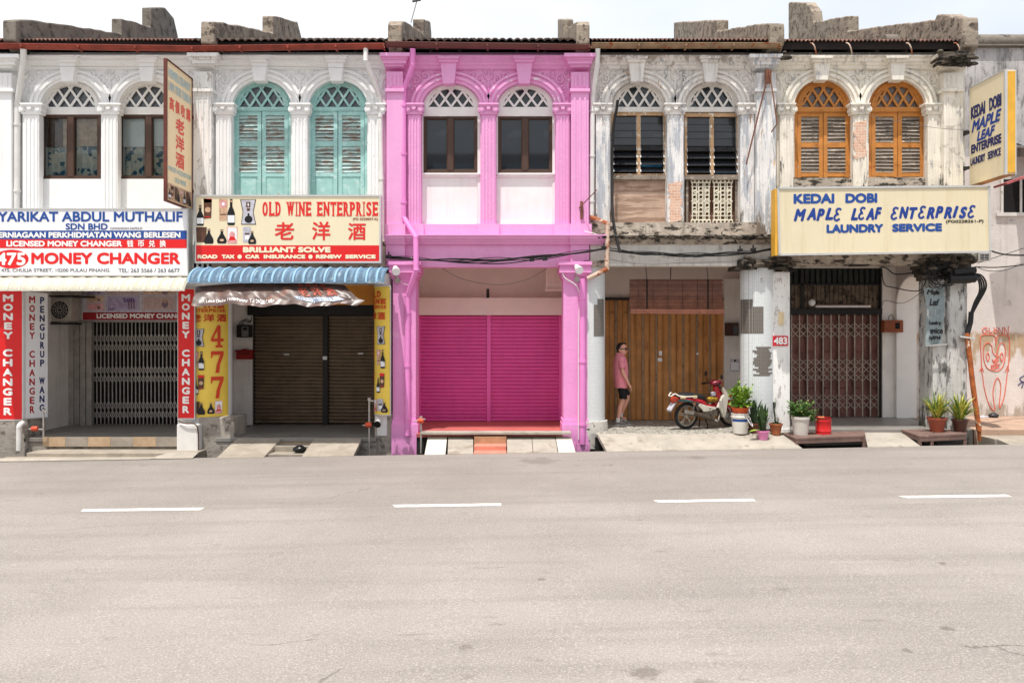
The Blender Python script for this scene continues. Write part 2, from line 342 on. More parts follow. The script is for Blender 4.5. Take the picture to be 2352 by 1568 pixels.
def brickmat(name, c1, c2, mort, sw, rough=.9):
    m = bpy.data.materials.new(name); m.use_nodes = True; b = NB(m); p = m.node_tree.nodes['Principled BSDF']
    g = b.n('NewGeometry'); sp = b.n('SeparateXYZ'); b.L(g.outputs['Position'], sp.inputs[0]); cb = b.n('CombineXYZ')
    b.L(b.math('ADD', sp.outputs[0], sp.outputs[1]), cb.inputs[0]); b.L(sp.outputs[2], cb.inputs[1])
    t = b.n('TexBrick'); b.L(cb.outputs[0], t.inputs['Vector']); t.inputs['Scale'].default_value = sw
    t.inputs['Color1'].default_value = lin(c1); t.inputs['Color2'].default_value = lin(c2); t.inputs['Mortar'].default_value = lin(mort)
    t.inputs['Mortar Size'].default_value = .03; t.inputs['Mortar Smooth'].default_value = .4
    f = b.noise(b.pos(), 6, 6, .6); cc = b.mix(b.ramp(f, .55, .72), t.outputs[0], lin(mort))
    b.L(cc, p.inputs['Base Color']); p.inputs['Roughness'].default_value = rough
    bp = b.n('Bump'); bp.inputs['Strength'].default_value = .6; bp.inputs['Distance'].default_value = .01
    b.L(b.math('SUBTRACT', 1., t.outputs['Fac']), bp.inputs['Height']); b.L(bp.outputs[0], p.inputs['Normal'])
    return m
M['brick'] = brickmat('exposed_brick', (222,182,158), (208,160,134), (224,206,190), 4.2)
def mosaic(name, c, mort, dens, band=.0):
    """tiny square tiles; rows across z, columns round x+y"""
    m = bpy.data.materials.new(name); m.use_nodes = True; b = NB(m); p = m.node_tree.nodes['Principled BSDF']
    g = b.n('NewGeometry'); sp = b.n('SeparateXYZ'); b.L(g.outputs['Position'], sp.inputs[0]); cb = b.n('CombineXYZ')
    b.L(b.math('ADD', sp.outputs[0], b.math('MULTIPLY', sp.outputs[1], .6)), cb.inputs[0]); b.L(sp.outputs[2], cb.inputs[1])
    t = b.n('TexBrick'); b.L(cb.outputs[0], t.inputs['Vector']); t.inputs['Scale'].default_value = dens
    t.offset = 0; t.inputs['Color1'].default_value = lin(c); t.inputs['Color2'].default_value = lin(tuple(k*.96 for k in c))
    t.inputs['Mortar'].default_value = lin(mort); t.inputs['Mortar Size'].default_value = .05; t.inputs['Mortar Smooth'].default_value = .3
    t.inputs['Brick Width'].default_value = .5; t.inputs['Row Height'].default_value = .5
    f = b.noise(b.pos((1,1,1), (3,9,4)), 2.2, 8, .7)
    cc = b.mix(b.ramp(f, .66, .70), t.outputs[0], lin((150,140,128)))
    b.L(cc, p.inputs['Base Color']); p.inputs['Roughness'].default_value = .45
    return m
M['mosaic'] = mosaic('white_mosaic_tile', (226,230,230), (188,192,194), 18)
M['mosaicbare'] = mosaic('bare_mosaic_backing', (92,84,78), (150,146,138), 18)
def mottled(name, cols, scale, rough=.6):
    m = bpy.data.materials.new(name); m.use_nodes = True; b = NB(m); p = m.node_tree.nodes['Principled BSDF']
    t = b.n('TexVoronoi'); b.L(b.pos(), t.inputs['Vector']); t.inputs['Scale'].default_value = scale
    s = b.n('SeparateColor'); b.L(t.outputs['Color'], s.inputs[0])
    cc = b.mix(b.ramp(s.outputs[0], .3, .7), lin(cols[0]), lin(cols[1])); cc = b.mix(b.ramp(s.outputs[1], .6, .8), cc, lin(cols[2]))
    b.L(cc, p.inputs['Base Color']); p.inputs['Roughness'].default_value = rough
    return m
M['pebble'] = mottled('mottled_mosaic_floor', [(150,146,136), (188,184,174), (112,108,100)], 26)
M['curtain'] = mottled('blue_floral_curtain', [(222,212,194), (198,200,192), (44,98,124)], 11, .9)
def roadmat():
    m = bpy.data.materials.new('sun_bleached_asphalt'); m.use_nodes = True; b = NB(m); p = m.node_tree.nodes['Principled BSDF']
    base = lin((152,145,139)); P = b.pos()
    cc = b.mix(b.ramp(b.noise(P, .35, 5, .6), .3, .7), tuple(k*.84 for k in base[:3])+(1,), tuple(k*1.06 for k in base[:3])+(1,))
    st = b.noise(b.pos((.12,1.6,1)), 1.3, 5, .6)                       # wheel tracks run along the street
    cc = b.mix(b.ramp(st, .46, .66, 0, .55), cc, tuple(k*.72 for k in base[:3])+(1,))
    sp = b.noise(P, 62, 3, .8); cc = b.mix(b.ramp(sp, .50, .66, 0, .48), cc, lin((208,200,193)))
    sp2 = b.noise(b.pos((1,1,1), (7,3,1)), 48, 3, .8); cc = b.mix(b.ramp(sp2, .53, .68, 0, .5), cc, lin((96,90,85)))
    bl = b.noise(b.pos((.7,1.2,1), (5,5,5)), 3.2, 4, .6); cc = b.mix(b.ramp(bl, .64, .74, 0, .4), cc, lin((104,96,90)))
    bd = b.noise(b.pos((.28,1,1), (9,1,5)), 5.5, 3, .6); cc = b.mix(b.ramp(bd, .68, .74, 0, .35), cc, lin((104,96,90)))
    for (x, y, r, a) in ((X(1240,-1.7), -2.0, .42, .35), (.93, -11.0, .13, .5), (1.3, -11.25, .17, .45), (4.3, -8.6, .05, .6), (3.42, -10.3, .06, .5), (-.35, -10.5, .06, .4), (2.9, -10.7, .05, .5), (.28,-8.9,.05,.5), (3.4,-1.9,.22,.35)):
        d = b.n('VectorMath', operation='DISTANCE'); dm = b.n('Mapping'); b.L(P, dm.inputs[0])
        wob = b.noise(b.pos((1,1,1), (x, y, 2)), 5/ max(.15, r*2), 3, .6)
        dm.inputs['Scale'].default_value = (1, 1, 0); b.L(dm.outputs[0], d.inputs[0]); d.inputs[1].default_value = (x, y, 0)
        q = b.math('ADD', d.outputs['Value'], b.math('MULTIPLY', b.math('SUBTRACT', wob, .5), r*1.6))
        cc = b.mix(b.ramp(q, r*.55, r, a, 0), cc, lin((90,82,76)))
    vo = b.n('TexVoronoi', feature='DISTANCE_TO_EDGE'); wv = b.n('VectorMath', operation='ADD'); 
    nz = b.n('TexNoise'); b.L(P, nz.inputs['Vector']); nz.inputs['Scale'].default_value = 1.5; nz.inputs['Detail'].default_value = 6
    b.L(b.pos((.16,.24,1), (3.1,.4,0)), wv.inputs[0]); sv = b.n('VectorMath', operation='SCALE'); b.L(nz.outputs['Color'], sv.inputs[0]); sv.inputs['Scale'].default_value = .12
    b.L(sv.outputs[0], wv.inputs[1]); b.L(wv.outputs[0], vo.inputs['Vector']); vo.inputs['Scale'].default_value = 1.
    gate = b.ramp(b.noise(b.pos((1,1,1),(2,8,3)), .5, 3, .5), .52, .6, 0, .5)
    cr = b.math('MULTIPLY', b.ramp(vo.outputs['Distance'], .0006, .0028, 1, 0), gate)
    cc = b.mix(cr, cc, lin((84,78,72)))
    sp3 = b.n('SeparateXYZ'); b.L(P, sp3.inputs[0]); jag = b.math('MULTIPLY', b.math('SUBTRACT', b.noise(b.pos((1,1,1),(4,4,4)), 1.6, 7, .7), .5), .34)
    for (ax, ay, bx_, by, w_) in ((3.3,-10.66,9.,-10.60,.011), (3.55,-10.62,4.2,-11.6,.010), (-2.9,-8.45,-2.3,-7.4,.004), (6.2,-7.0,9.5,-8.3,.007), (7.4,-5.9,9.6,-6.6,.006)):
        L = math.hypot(bx_-ax, by-ay); ux, uy = (bx_-ax)/L, (by-ay)/L
        dx, dy = b.math('SUBTRACT', sp3.outputs[0], ax), b.math('SUBTRACT', sp3.outputs[1], ay)
        al = b.math('ADD', b.math('MULTIPLY', dx, ux), b.math('MULTIPLY', dy, uy))
        ac = b.math('ABSOLUTE', b.math('ADD', b.math('SUBTRACT', b.math('MULTIPLY', dy, ux), b.math('MULTIPLY', dx, uy)), jag))
        k = b.math('MULTIPLY', b.math('MULTIPLY', b.ramp(al, 0, .1), b.ramp(al, L-.3, L, 1, 0)), b.ramp(ac, w_*.5, w_*1.6, .5, 0))
        cc = b.mix(k, cc, lin((70,64,60)))
    # a later surfacing strip along the far lane, slightly darker, with a soft seam
    sm = b.math('MULTIPLY', b.ramp(b.math('ADD', sp3.outputs[1], b.math('MULTIPLY', jag, .5)), -5.66, -5.54), .16)
    cc = b.mix(sm, cc, lin((112,105,100)))
    b.L(cc, p.inputs['Base Color']); p.inputs['Roughness'].default_value = .85; p.inputs['Specular IOR Level'].default_value = .25
    bp = b.n('Bump'); bp.inputs['Strength'].default_value = .35; bp.inputs['Distance'].default_value = .008
    b.L(b.noise(P, 110, 3, .7), bp.inputs['Height']); b.L(bp.outputs[0], p.inputs['Normal'])
    return m
M['road'] = roadmat()

# ------------------------------------------------------------------ lettering
_tc = {}
def glyphs(s, shear=0):
    k = (s, shear)
    if k not in _tc:
        c = bpy.data.curves.new('lettering', 'FONT'); c.body = s; c.size = 1; c.shear = shear; c.resolution_u = 5
        o = bpy.data.objects.new('lettering', c); COL.objects.link(o)
        dg = bpy.context.evaluated_depsgraph_get(); dg.update()
        me = o.evaluated_get(dg).to_mesh()
        vs = [(v.co.x, v.co.y) for v in me.vertices]; fs = [tuple(p.vertices) for p in me.polygons]
        o.evaluated_get(dg).to_mesh_clear(); bpy.data.objects.remove(o); bpy.data.curves.remove(c)
        x0 = min(v[0] for v in vs); x1 = max(v[0] for v in vs); y0 = min(v[1] for v in vs); y1 = max(v[1] for v in vs)
        _tc[k] = ([((v[0]-x0)/max(1e-6, x1-x0), (v[1]-y0)/max(1e-6, y1-y0)) for v in vs], fs)
    return _tc[k]
def text(mb, s, a0, b0, a1, b1, fn, bold=0, shear=0, d=.004):
    """ink box a0..a1 (left to right), b0 top, b1 bottom in the surface's own coordinates; fn(a,b,d) puts it in the world; bold = stroke growth in the same units"""
    vs, fs = glyphs(s, shear)
    offs = [(0, 0)] if not bold else [(0,0), (bold,0), (-bold,0), (0,bold), (0,-bold), (bold*.7,bold*.7), (-bold*.7,bold*.7), (bold*.7,-bold*.7), (-bold*.7,-bold*.7)]
    for i, (ox, oy) in enumerate(offs):
        mb.add([fn(a0+bold+(a1-a0-2*bold)*x+ox, b1-bold*(1 if b1>b0 else -1)+(b0-b1+2*bold*(1 if b1>b0 else -1))*y+oy, d+i*.00025) for x, y in vs], fs)
def front(Y): return lambda u, v, d: (X(u,Y), Y-d, Z(v,Y))
def rect(mb, a0, b0, a1, b1, fn, d, n=1):
    for i in range(n):
        p, q = a0+(a1-a0)*i/n, a0+(a1-a0)*(i+1)/n
        mb.poly([fn(p,b1,d), fn(q,b1,d), fn(q,b0,d), fn(p,b0,d)])
def shape(mb, pts, fn, d): mb.poly([fn(a,b,d) for a, b in pts])
def ell(a, b, ra, rb, n=20): return [(a+ra*math.cos(2*PI*k/n), b+rb*math.sin(2*PI*k/n)) for k in range(n)]
SERIF = {'L':[(.18,0),(.18,1)], 'D':[(.1,0),(.1,1)], 'W':[(.05,1),(.5,1),(.95,1)], 'I':[(.5,0),(.5,1)], 'N':[(.08,0),(.08,1),(.92,1)],
         'E':[(.1,0),(.1,1)], 'T':[(.5,0)], 'R':[(.1,0),(.1,1),(.9,0)], 'P':[(.1,0),(.1,1)]}
def slab(mb, s, a0, b0, a1, b1, fn, wd=None, bold=1., d=.004):
    """narrow slab-serif capitals"""
    W = {'I':.55, 'W':1.35, ' ':.75, 'N':1.1, 'O':1.05}
    tot = sum(W.get(c, 1) for c in s); un = (a1-a0)/tot; a = a0
    for c in s:
        cw = W.get(c, 1)*un
        if c != ' ':
            l, r = a+cw*.10, a+cw*.90
            if c == 'I': l, r = a+cw*.33, a+cw*.67
            text(mb, c, l, b0, r, b1, fn, bold, 0, d)
            for (fx, fy) in SERIF.get(c, ()):
                cx = l+(r-l)*fx; hw = un*.21; hh = (b1-b0)*.07
                yy = b0 if fy else b1-hh
                rect(mb, cx-hw, yy, cx+hw, yy+hh, fn, d+.0028)
            if c in 'ELT':
                hh = (b1-b0)*.2; ww = un*.11
                if c in 'EL': rect(mb, r-ww, b1-hh*1.3, r+ww*.3, b1, fn, d+.0031)
                if c in 'ET': rect(mb, r-ww, b0, r+ww*.3, b0+hh*1.2, fn, d+.0031)
                if c == 'T': rect(mb, l-ww*.3, b0, l+ww, b0+hh*1.2, fn, d+.0031)
        a += cw
def column_text(mb, s, ac, hw, b0, b1, fn, bold, d=.004, ratio=.78):
    """letters one under another; spaces advance a little"""
    n = sum(1 if c != ' ' else .9 for c in s); st = (b1-b0)/n; b = b0
    for c in s:
        if c == ' ': b += st*.9; continue
        k = .3 if c == 'I' else 1.1 if c in 'MW' else .85 if c in 'EPRU' else 1
        text(mb, c, ac-hw*k, b, ac+hw*k, b+st*ratio, fn, bold, 0, d); b += st
# ------------------------------------------------------------------ ground
SL = .0166                                                 # the street climbs gently to the right
def zr(x): return SL*x
KY = -1.0                                                  # edge of the carriageway
def slabz(mb, x0, x1, y0, y1, dz, n=1):
    mb.add([(x0,y0,zr(x0)+dz),(x1,y0,zr(x1)+dz),(x1,y1,zr(x1)+dz),(x0,y1,zr(x0)+dz)], [(0,1,2,3)])
g = MB(); slabz(g, -400, 400, -400, 400, -.62)
tag(g.build('ground', M['darkdrain']), kind='structure')
r = MB()
xs = [-60+i*1.0 for i in range(121)]
rng = random.Random(4)
ky = [KY+rng.uniform(-.03,.03)+.03*math.sin(x*.9) for x in xs]
ky = [y+1.0 if x < -400 else y for x, y in zip(xs, ky)]
for i in range(120):
    for (ya, yb) in ((-24, -6), (-6, None)):
        r.add([(xs[i],ya,zr(xs[i])),(xs[i+1],ya,zr(xs[i+1])),(xs[i+1],yb if yb else ky[i+1],zr(xs[i+1])),(xs[i],yb if yb else ky[i],zr(xs[i]))], [(0,1,2,3)])
    r.add([(xs[i],ky[i],zr(xs[i])),(xs[i+1],ky[i+1],zr(xs[i+1])),(xs[i+1],ky[i+1],zr(xs[i+1])-.6),(xs[i],ky[i],zr(xs[i])-.6)], [(0,1,2,3)])
tag(r.build('road', M['road']), kind='structure')
for (u0, u1, v0, v1) in ((184,465,1172,1168.5), (900,1151,1162,1158.5), (1502,1733,1151.5,1148), (2069,2317,1141.5,1138)):
    mb = MB(); d0 = 16.5-5.52
    def gp(u, v):
        # a point of the road sheet seen at (u,v)
        dep = 11.
        for _ in range(8): dep = (HC-zr((u-U0)*dep/F))*F/(v-V0)
        return (u-U0)*dep/F, dep-D
    xa, ya = gp(u0, v0); xb, yb = gp(u1, v1)
    pts = []
    N = 14
    for k in range(N+1): pts.append((xa+(xb-xa)*k/N, ya+(yb-ya)*k/N-.075+random.uniform(-.006,.006)))
    for k in range(N,-1,-1): pts.append((xa+(xb-xa)*k/N, ya+(yb-ya)*k/N+.075+random.uniform(-.006,.006)))
    pts[0] = (pts[0][0]+.05, pts[0][1])
    mb.poly([(x, y, zr(x)+.004) for x, y in pts])
    tag(mb.build('road_marking', M['paint_white'], fix=False), kind='structure')

# ------------------------------------------------------------------ the terrace of shophouses
def arc(uc, hw, vs, vt, n=28, Y=0, grow=0):
    """arch edge from left to right, picture units at depth Y, as (x,z)"""
    return [(X(uc-(hw+grow)*math.cos(PI*k/n), Y), Z(vs-(vs-vt+grow)*math.sin(PI*k/n), Y)) for k in range(n+1)]
YW, YP, YM, YF, YB = .24, .0, .12, .36, 2.2                # wall, party pilaster, middle pilaster, window frame, back wall of the walkway
def spiral(mb, cx, cz, r, turns, a0, sgn, Y, th):
    pts = []
    n = int(14*turns)+3
    for k in range(n+1):
        t = k/n; q = a0+sgn*2*PI*turns*t; rr = r*(1-.82*t)
        pts.append((cx+rr*math.cos(q), Y, cz+rr*math.sin(q)))
    mb.tube(pts, [th*(1-.4*k/n) for k in range(n+1)], 5)
def leafy(mb, cx, cz, ang, L, wd, Y, th):
    d = Vector((math.cos(ang), 0, math.sin(ang))); s = Vector((-d.z, 0, d.x)); c = Vector((cx, Y, cz))
    mb.add([c-s*wd*.3, c+d*L*.5-s*wd, c+d*L, c+d*L*.5+s*wd, c+s*wd*.3, c+d*L*.5-Vector((0,th,0))], [(0,1,5),(1,2,5),(2,3,5),(3,4,5),(4,0,5)])
def capital(mb, u0, u1, v0, v1, Y0, Y1):
    """abacus with a volute at each end and a small rosette"""
    h = v1-v0
    mb.px(u0-5, v0, u1+5, v0+h*.16, Y0-.09, Y1); mb.px(u0-3, v0+h*.16, u1+3, v0+h*.36, Y0-.055, Y1)
    mb.px(u0, v0+h*.36, u1, v0+h*.86, Y0-.02, Y1); mb.px(u0-2, v0+h*.86, u1+2, v1, Y0-.035, Y1)
    for s_, uu in ((1, u0+2), (-1, u1-2)):
        c = (X(uu, Y0), Y0-.05, Z(v0+h*.62, Y0))
        for rr, dd in ((.075, 0), (.045, .02)):
            mb.tube([(c[0], c[1]-dd, c[2]), (c[0], Y1, c[2])], rr, 12)
    cx = (X(u0,Y0)+X(u1,Y0))/2
    mb.tube([(cx, Y0-.075, Z(v0+h*.5, Y0)), (cx, Y1, Z(v0+h*.5, Y0))], .045, 10)
def fluted(mb, u0, u1, v0, v1, Y0, Y1, n=4):
    mb.px(u0, v0, u1, v1, Y0, Y1)
    wd = (u1-u0)
    for i in range(n):
        a = u0+wd*(.16+.68*i/(n-1)); mb.px(a-wd*.055, v0+10, a+wd*.055, v1-8, Y0-.016, Y0-.0005)
def cornice_prof(vt, vb, Y):
    zt, zb = Z(vt, Y), Z(vb, Y); h = zt-zb
    return [(Y+.12, zt), (Y-.20, zt), (Y-.20, zt-h*.12), (Y-.15, zt-h*.2), (Y-.15, zt-h*.42), (Y-.10, zt-h*.5), (Y-.09, zt-h*.66), (Y-.05, zt-h*.72), (Y-.05, zt-h*.9), (Y-.01, zb), (Y+.12, zb)]
def moulding(mb, u0, u1, vt, vb, Y): mb.prismx(cornice_prof(vt, vb, Y), X(u0,Y), X(u1,Y))
def party_capital(mb, u0, u1, v0, v1, Y0, Y1):
    h = v1-v0
    for k, (a, b, g) in enumerate(((0,.18,16),(.18,.34,11),(.34,.55,8),(.55,.72,3))):
        mb.px(u0-g, v0+h*a, u1+g, v0+h*b, Y0-.012*g, Y1)

def lattice(mb, uc, hw, vs, vt, Y, wd=.045, th=.03, n=None):
    """diagonal bars clipped to the half-ellipse of the fanlight"""
    cx, z0 = X(uc,Y), Z(vs,Y); a = X(uc+hw,Y)-cx; b = Z(vt,Y)-z0
    m = b/(a*.62); st = a*.52
    for sg in (1, -1):
        for k in range(-3, 4):
            x0 = k*st+sg*st*.0                       # bar: x = x0 + sg*t , z = m*t
            A = 1/a**2+m*m/b**2; B = 2*x0*sg/a**2; C = x0*x0/a**2-1
            dsc = B*B-4*A*C
            if dsc <= 0: continue
            t1 = (-B+math.sqrt(dsc))/(2*A); t0 = max(0, (-B-math.sqrt(dsc))/(2*A))
            if t1-t0 < .06: continue
            mb.bar((cx+x0+sg*t0, Y+.002*sg, z0+m*t0), (cx+x0+sg*t1, Y+.002*sg, z0+m*t1), wd, th)
def fanlight(root, uc, hw, vs, vt, vbot, frame, pane, wide=12):
    """arched frame with lattice and a pane, one part"""
    mb = MB(); n = 24
    o = arc(uc, hw+1.5, vs, vt-1, n, YF); i = arc(uc, hw-wide, vs, vt+wide*.85, n, YF)
    for k in range(n): mb.prism([o[k], o[k+1], i[k+1], i[k]], YF, YF+.12)
    o2 = arc(uc, hw-wide*.30, vs, vt+wide*.3, n, YF); i2 = arc(uc, hw-wide*.62, vs, vt+wide*.55, n, YF)
    for k in range(n): mb.prism([o2[k], o2[k+1], i2[k+1], i2[k]], YF-.025, YF-.0005)
    mb.px(uc-hw-1, vs, uc+hw+1, vbot, YF-.02, YF+.12)
    lattice(mb, uc, hw-wide, vs, vt+wide*.85, YF+.03)
    f = mb.build('fanlight', frame, root)
    p = MB(); p.prism(arc(uc, hw-wide+2, vs, vt+wide*.85-2, n, YF+.07), YF+.07, YF+.075)
    p.build('pane', pane, f); return f

def upper(root, c):
    uL, uR = c['span']; wm = c['wall']; bays = c['bays']; hw = c['hw']; vs, vt = c['vs'], c['vt']; vbase = c['vbase']
    lp, mp, rp = c['pil']                                  # the three slim pilasters (u0,u1)
    W = MB(); vtop = 121
    edges = [uL, (mp[0]+mp[1])/2, uR]
    for i, uc in enumerate(bays):
        a, b = edges[i], edges[i+1]
        pts = [(X(a,YW), Z(vtop,YW)), (X(b,YW), Z(vtop,YW)), (X(b,YW), Z(vs,YW))]+arc(uc, hw, vs, vt, 28, YW)[::-1]+[(X(a,YW), Z(vs,YW))]
        W.prism(pts, YW, YW+.3)
    for (a, b) in ((uL, bays[0]-hw), (bays[0]+hw, bays[1]-hw), (bays[1]+hw, uR)):
        W.px(a, vs, b, vbase, YW, YW+.3)
    W.build('wall', wm, root)
    # moulded arches with keystones
    for i, uc in enumerate(bays):
        A = MB(); n = 28
        for (g0, g1, y) in ((0.5, 9, YW-.05), (9, 15, YW-.09), (15, 20, YW-.04), (20, 26, YW-.075)):
            o = arc(uc, hw, vs, vt, n, y, g1); q = arc(uc, hw, vs, vt, n, y, g0)
            for k in range(n): A.prism([o[k], o[k+1], q[k+1], q[k]], y, YW+.02)
        A.build('arch_moulding', c.get('archmat', wm), root)
        K = MB(); kt = c['kt'][i]
        y = YW-.2
        K.prism([(X(kt-20,y), Z(133,y)), (X(kt+20,y), Z(133,y)), (X(kt+13,y), Z(vt+2,y)), (X(kt-13,y), Z(vt+2,y))], y, YW+.01)
        K.px(kt-25, 128, kt+25, 134, y-.1, YW+.01); K.px(kt-22, 134, kt+22, 142, y-.05, YW+.01)
        K.build('keystone', c.get('key', [wm, wm])[i], root, bevel=.008)
    # cornice band
    Cb = MB(); moulding(Cb, uL, uR, 134, 161, YW-.02); Cb.build('cornice', wm, root)
    # scroll relief in the spandrels
    R = MB(); y = YW-.012; th = .028
    um = (mp[0]+mp[1])/2
    for (uu, sides, ww) in ((um, (-1, 1), 1), (lp[0]+4, (1,), .8), (rp[1]-4, (-1,), .8)):
        cx = X(uu, y)
        for s_ in sides:
            spiral(R, cx+s_*.17, Z(183,y), .10, 1.4, PI/2, -s_, y, th)
            spiral(R, cx+s_*.36, Z(175,y), .085, 1.2, -PI/2, s_, y, th*.9)
            spiral(R, cx+s_*.11, Z(206,y), .075, 1.3, PI/2, -s_, y, th*.9)
            spiral(R, cx+s_*.55, Z(170,y), .055, 1.1, PI/2, -s_, y, th*.7)
            for (du, vv, an, L) in ((.27,171,.6,.16), (.46,178,-.3,.17), (.62,171,.1,.2), (.1,192,1.0,.14), (.08,222,-1.2,.14), (.24,197,-.5,.12), (.05,170,1.3,.15)):
                leafy(R, cx+s_*du, Z(vv,y), an if s_ > 0 else PI-an, L, .035, y, .04)
        for an in (PI/2, PI/2-.6, PI/2+.6, -PI/2): leafy(R, cx, Z(186,y), an, .2, .05, y, .055)
        if len(sides) == 2:
            for vv in (200, 214, 226): leafy(R, cx, Z(vv,y), -PI/2, .13, .045, y, .05)
    R.build('scroll_relief', c.get('reliefmat', wm), root)
    # slim pilasters
    for (a, b) in (lp, mp, rp):
        P = MB(); fluted(P, a+2, b-2, 262, vbase-3, YM, YW+.02, 4)
        P.px(a-2, vbase-18, b+2, vbase, YM-.03, YW+.02)
        Po = P.build('pilaster', c.get('pilmat', wm), root)
        Cp = MB(); capital(Cp, a, b, 236, 262, YM, YW+.02); Cp.build('capital', wm, Po)
def party_pilaster(root, m, u0, u1, v0, v1, Y0=YP, cap=True, nfl=0):
    P = MB(); P.px(u0, v0+44, u1, v1, Y0, YW+.05)
    P.px(u0-3, 203, u1+3, 210, Y0-.05, YW+.05)
    for i in range(3):
        a = u0+(u1-u0)*(.25+.25*i); P.px(a-2.2, 172, a+2.2, 200, Y0-.02, Y0-.0005)
    if nfl:
        for i in range(nfl):
            a = u0+(u1-u0)*(.2+.6*i/(nfl-1)); P.px(a-2.2, 224, a+2.2, v1-24, Y0-.018, Y0-.0005)
    party_capital(P, u0, u1, v0, v0+44, Y0, YW+.05)
    return P.build('pilaster', m, root)
def roof(root, u0, u1, vedge, kind, m, gut=None, gm=None, gv=None, pitch=.085):
    """sheet roof climbing away from the street, with timber soffit behind"""
    ye = -.10; z0 = Z(vedge, ye); slp = math.tan(math.radians(18)); x0, x1 = X(u0,ye), X(u1,ye)
    R = MB(); n = int((x1-x0)/pitch*8); th = .016 if kind == 'corr' else .03
    rg = random.Random(int(u0)+3)
    for ly, (ya, yb, dz) in enumerate(((ye, 1.2, 0), (1.0, 6.5, .05))):
        top = []; wob = [rg.uniform(-.02,.02) for _ in range(40)]
        for j, y in enumerate((ya, yb)):
            for k in range(n+1):
                x = x0+(x1-x0)*k/n; ph = 2*PI*(x-x0)/pitch
                h = .02*math.cos(ph) if kind == 'corr' else .045*abs(math.cos(ph/2))
                yy = y+(wob[int(x*1.3) % 40] if j == 0 else 0); zz = z0+(y-ye)*slp+h+dz+(wob[int(x*1.3) % 40]*.4 if j == 0 else 0)
                top.append((x, yy, zz))
        m_ = n+1
        R.smooth = True
        R.add(top, [(k, k+1, m_+k+1, m_+k) for k in range(n)])
        R.add([(x,y,z-th) for x,y,z in top], [(k, m_+k, m_+k+1, k+1) for k in range(n)])
        R.smooth = False
        R.add(top[:m_]+[(x,y,z-th) for x,y,z in top[:m_]], [(k, m_+k, m_+k+1, k+1) for k in range(n)])
    Ro = R.build('roof', m, root, fix=False)
    S = MB()
    zs = z0-.10
    S.add([(x0,ye+.10,zs),(x1,ye+.10,zs),(x1,6.5,zs+(6.4-ye)*slp),(x0,6.5,zs+(6.4-ye)*slp)], [(0,1,2,3)])
    S.box(x0, x1, ye+.06, ye+.09, zs-.07, zs+.08)
    k = 0
    while x0+.3+k*.6 < x1-.1:
        xx = x0+.3+k*.6; S.add([(xx-.03,ye+.12,zs-.005),(xx+.03,ye+.12,zs-.005),(xx+.03,2.,zs+2.2*slp),(xx-.03,2.,zs+2.2*slp),(xx-.03,ye+.12,zs-.11),(xx+.03,ye+.12,zs-.11),(xx+.03,2.,zs+2.2*slp-.11),(xx-.03,2.,zs+2.2*slp-.11)], [(0,1,5,4),(1,2,6,5),(3,0,4,7),(4,5,6,7)]); k += 1
    S.add([(x0,YW+.3,Z(123,YW)),(x1,YW+.3,Z(123,YW)),(x1,6.5,Z(123,YW)),(x0,6.5,Z(123,YW))], [(0,1,2,3)])
    S.add([(x0,6.5,Z(123,YW)),(x1,6.5,Z(123,YW)),(x1,6.5,zs+(6.5-ye)*slp),(x0,6.5,zs+(6.5-ye)*slp)], [(0,1,2,3)])
    S.build('eave_timber', M['darkwood'], Ro)
    if gut:
        G = MB(); va, vb = gut; yg = ye-.08; rr = .085; seg = 14; N = 16
        for i in range(N):
            xa, xb = x0+(x1-x0)*i/N, x0+(x1-x0)*(i+1)/N
            za, zb = Z(va+(vb-va)*i/N, yg), Z(va+(vb-va)*(i+1)/N, yg)
            ra = [(xa, yg+rr*math.cos(PI+PI*k/seg), za+rr*math.sin(PI+PI*k/seg)*.95) for k in range(seg+1)]
            rb = [(xb, yg+rr*math.cos(PI+PI*k/seg), zb+rr*math.sin(PI+PI*k/seg)*.95) for k in range(seg+1)]
            ra2 = [(p[0], yg+(p[1]-yg)*.9, za+(p[2]-za)*.9) for p in ra]; rb2 = [(p[0], yg+(p[1]-yg)*.9, zb+(p[2]-zb)*.9) for p in rb]
            G.smooth = True
            G.add(ra+rb, [(k, k+1, k+seg+2, k+seg+1) for k in range(seg)]); G.add(ra2+rb2, [(k, k+seg+1, k+seg+2, k+1) for k in range(seg)])
            G.smooth = False
            if i % 4 == 3: G.box(xb-.018, xb+.018, yg-rr-.012, yg-rr+.004, zb-.06, zb+.012); G.box(xb-.02, xb+.02, yg-rr-.004, yg+rr, zb-.092, zb-.083)
        G.tube([(x0, yg-rr, Z(va,yg)+.004), (x1, yg-rr, Z(vb,yg)+.004)], .012, 6)
        G.build('gutter', gm, root, fix=False)
    return Ro
def pipe(root, m, pts, r=.055, name='downpipe', Y=-.1, collars=True):
    """rainwater pipe through picture points (u,v[,Y])"""
    P = MB(); q = [(X(p[0], p[2] if len(p) > 2 else Y), p[2] if len(p) > 2 else Y, Z(p[1], p[2] if len(p) > 2 else Y)) for p in pts]
    for a, b in zip(q, q[1:]):
        P.tube([a, b], r, 12)
        P.smooth = True
    for a in q[1:-1]: P.lathe((a[0], a[1], a[2]), [(0,-r*1.1),(r*.8,-r*.8),(r*1.12,0),(r*.8,r*.8),(0,r*1.1)], 12)
    if collars:
        for a, b in zip(q, q[1:]):
            L = (Vector(b)-Vector(a)).length
            if L > 1.2:
                for t in (.12, .5, .88):
                    c = Vector(a).lerp(Vector(b), t); P.tube([c-Vector((0,0,.025)), c+Vector((0,0,.025))], r*1.22, 12)
    return P.build(name, m, root)
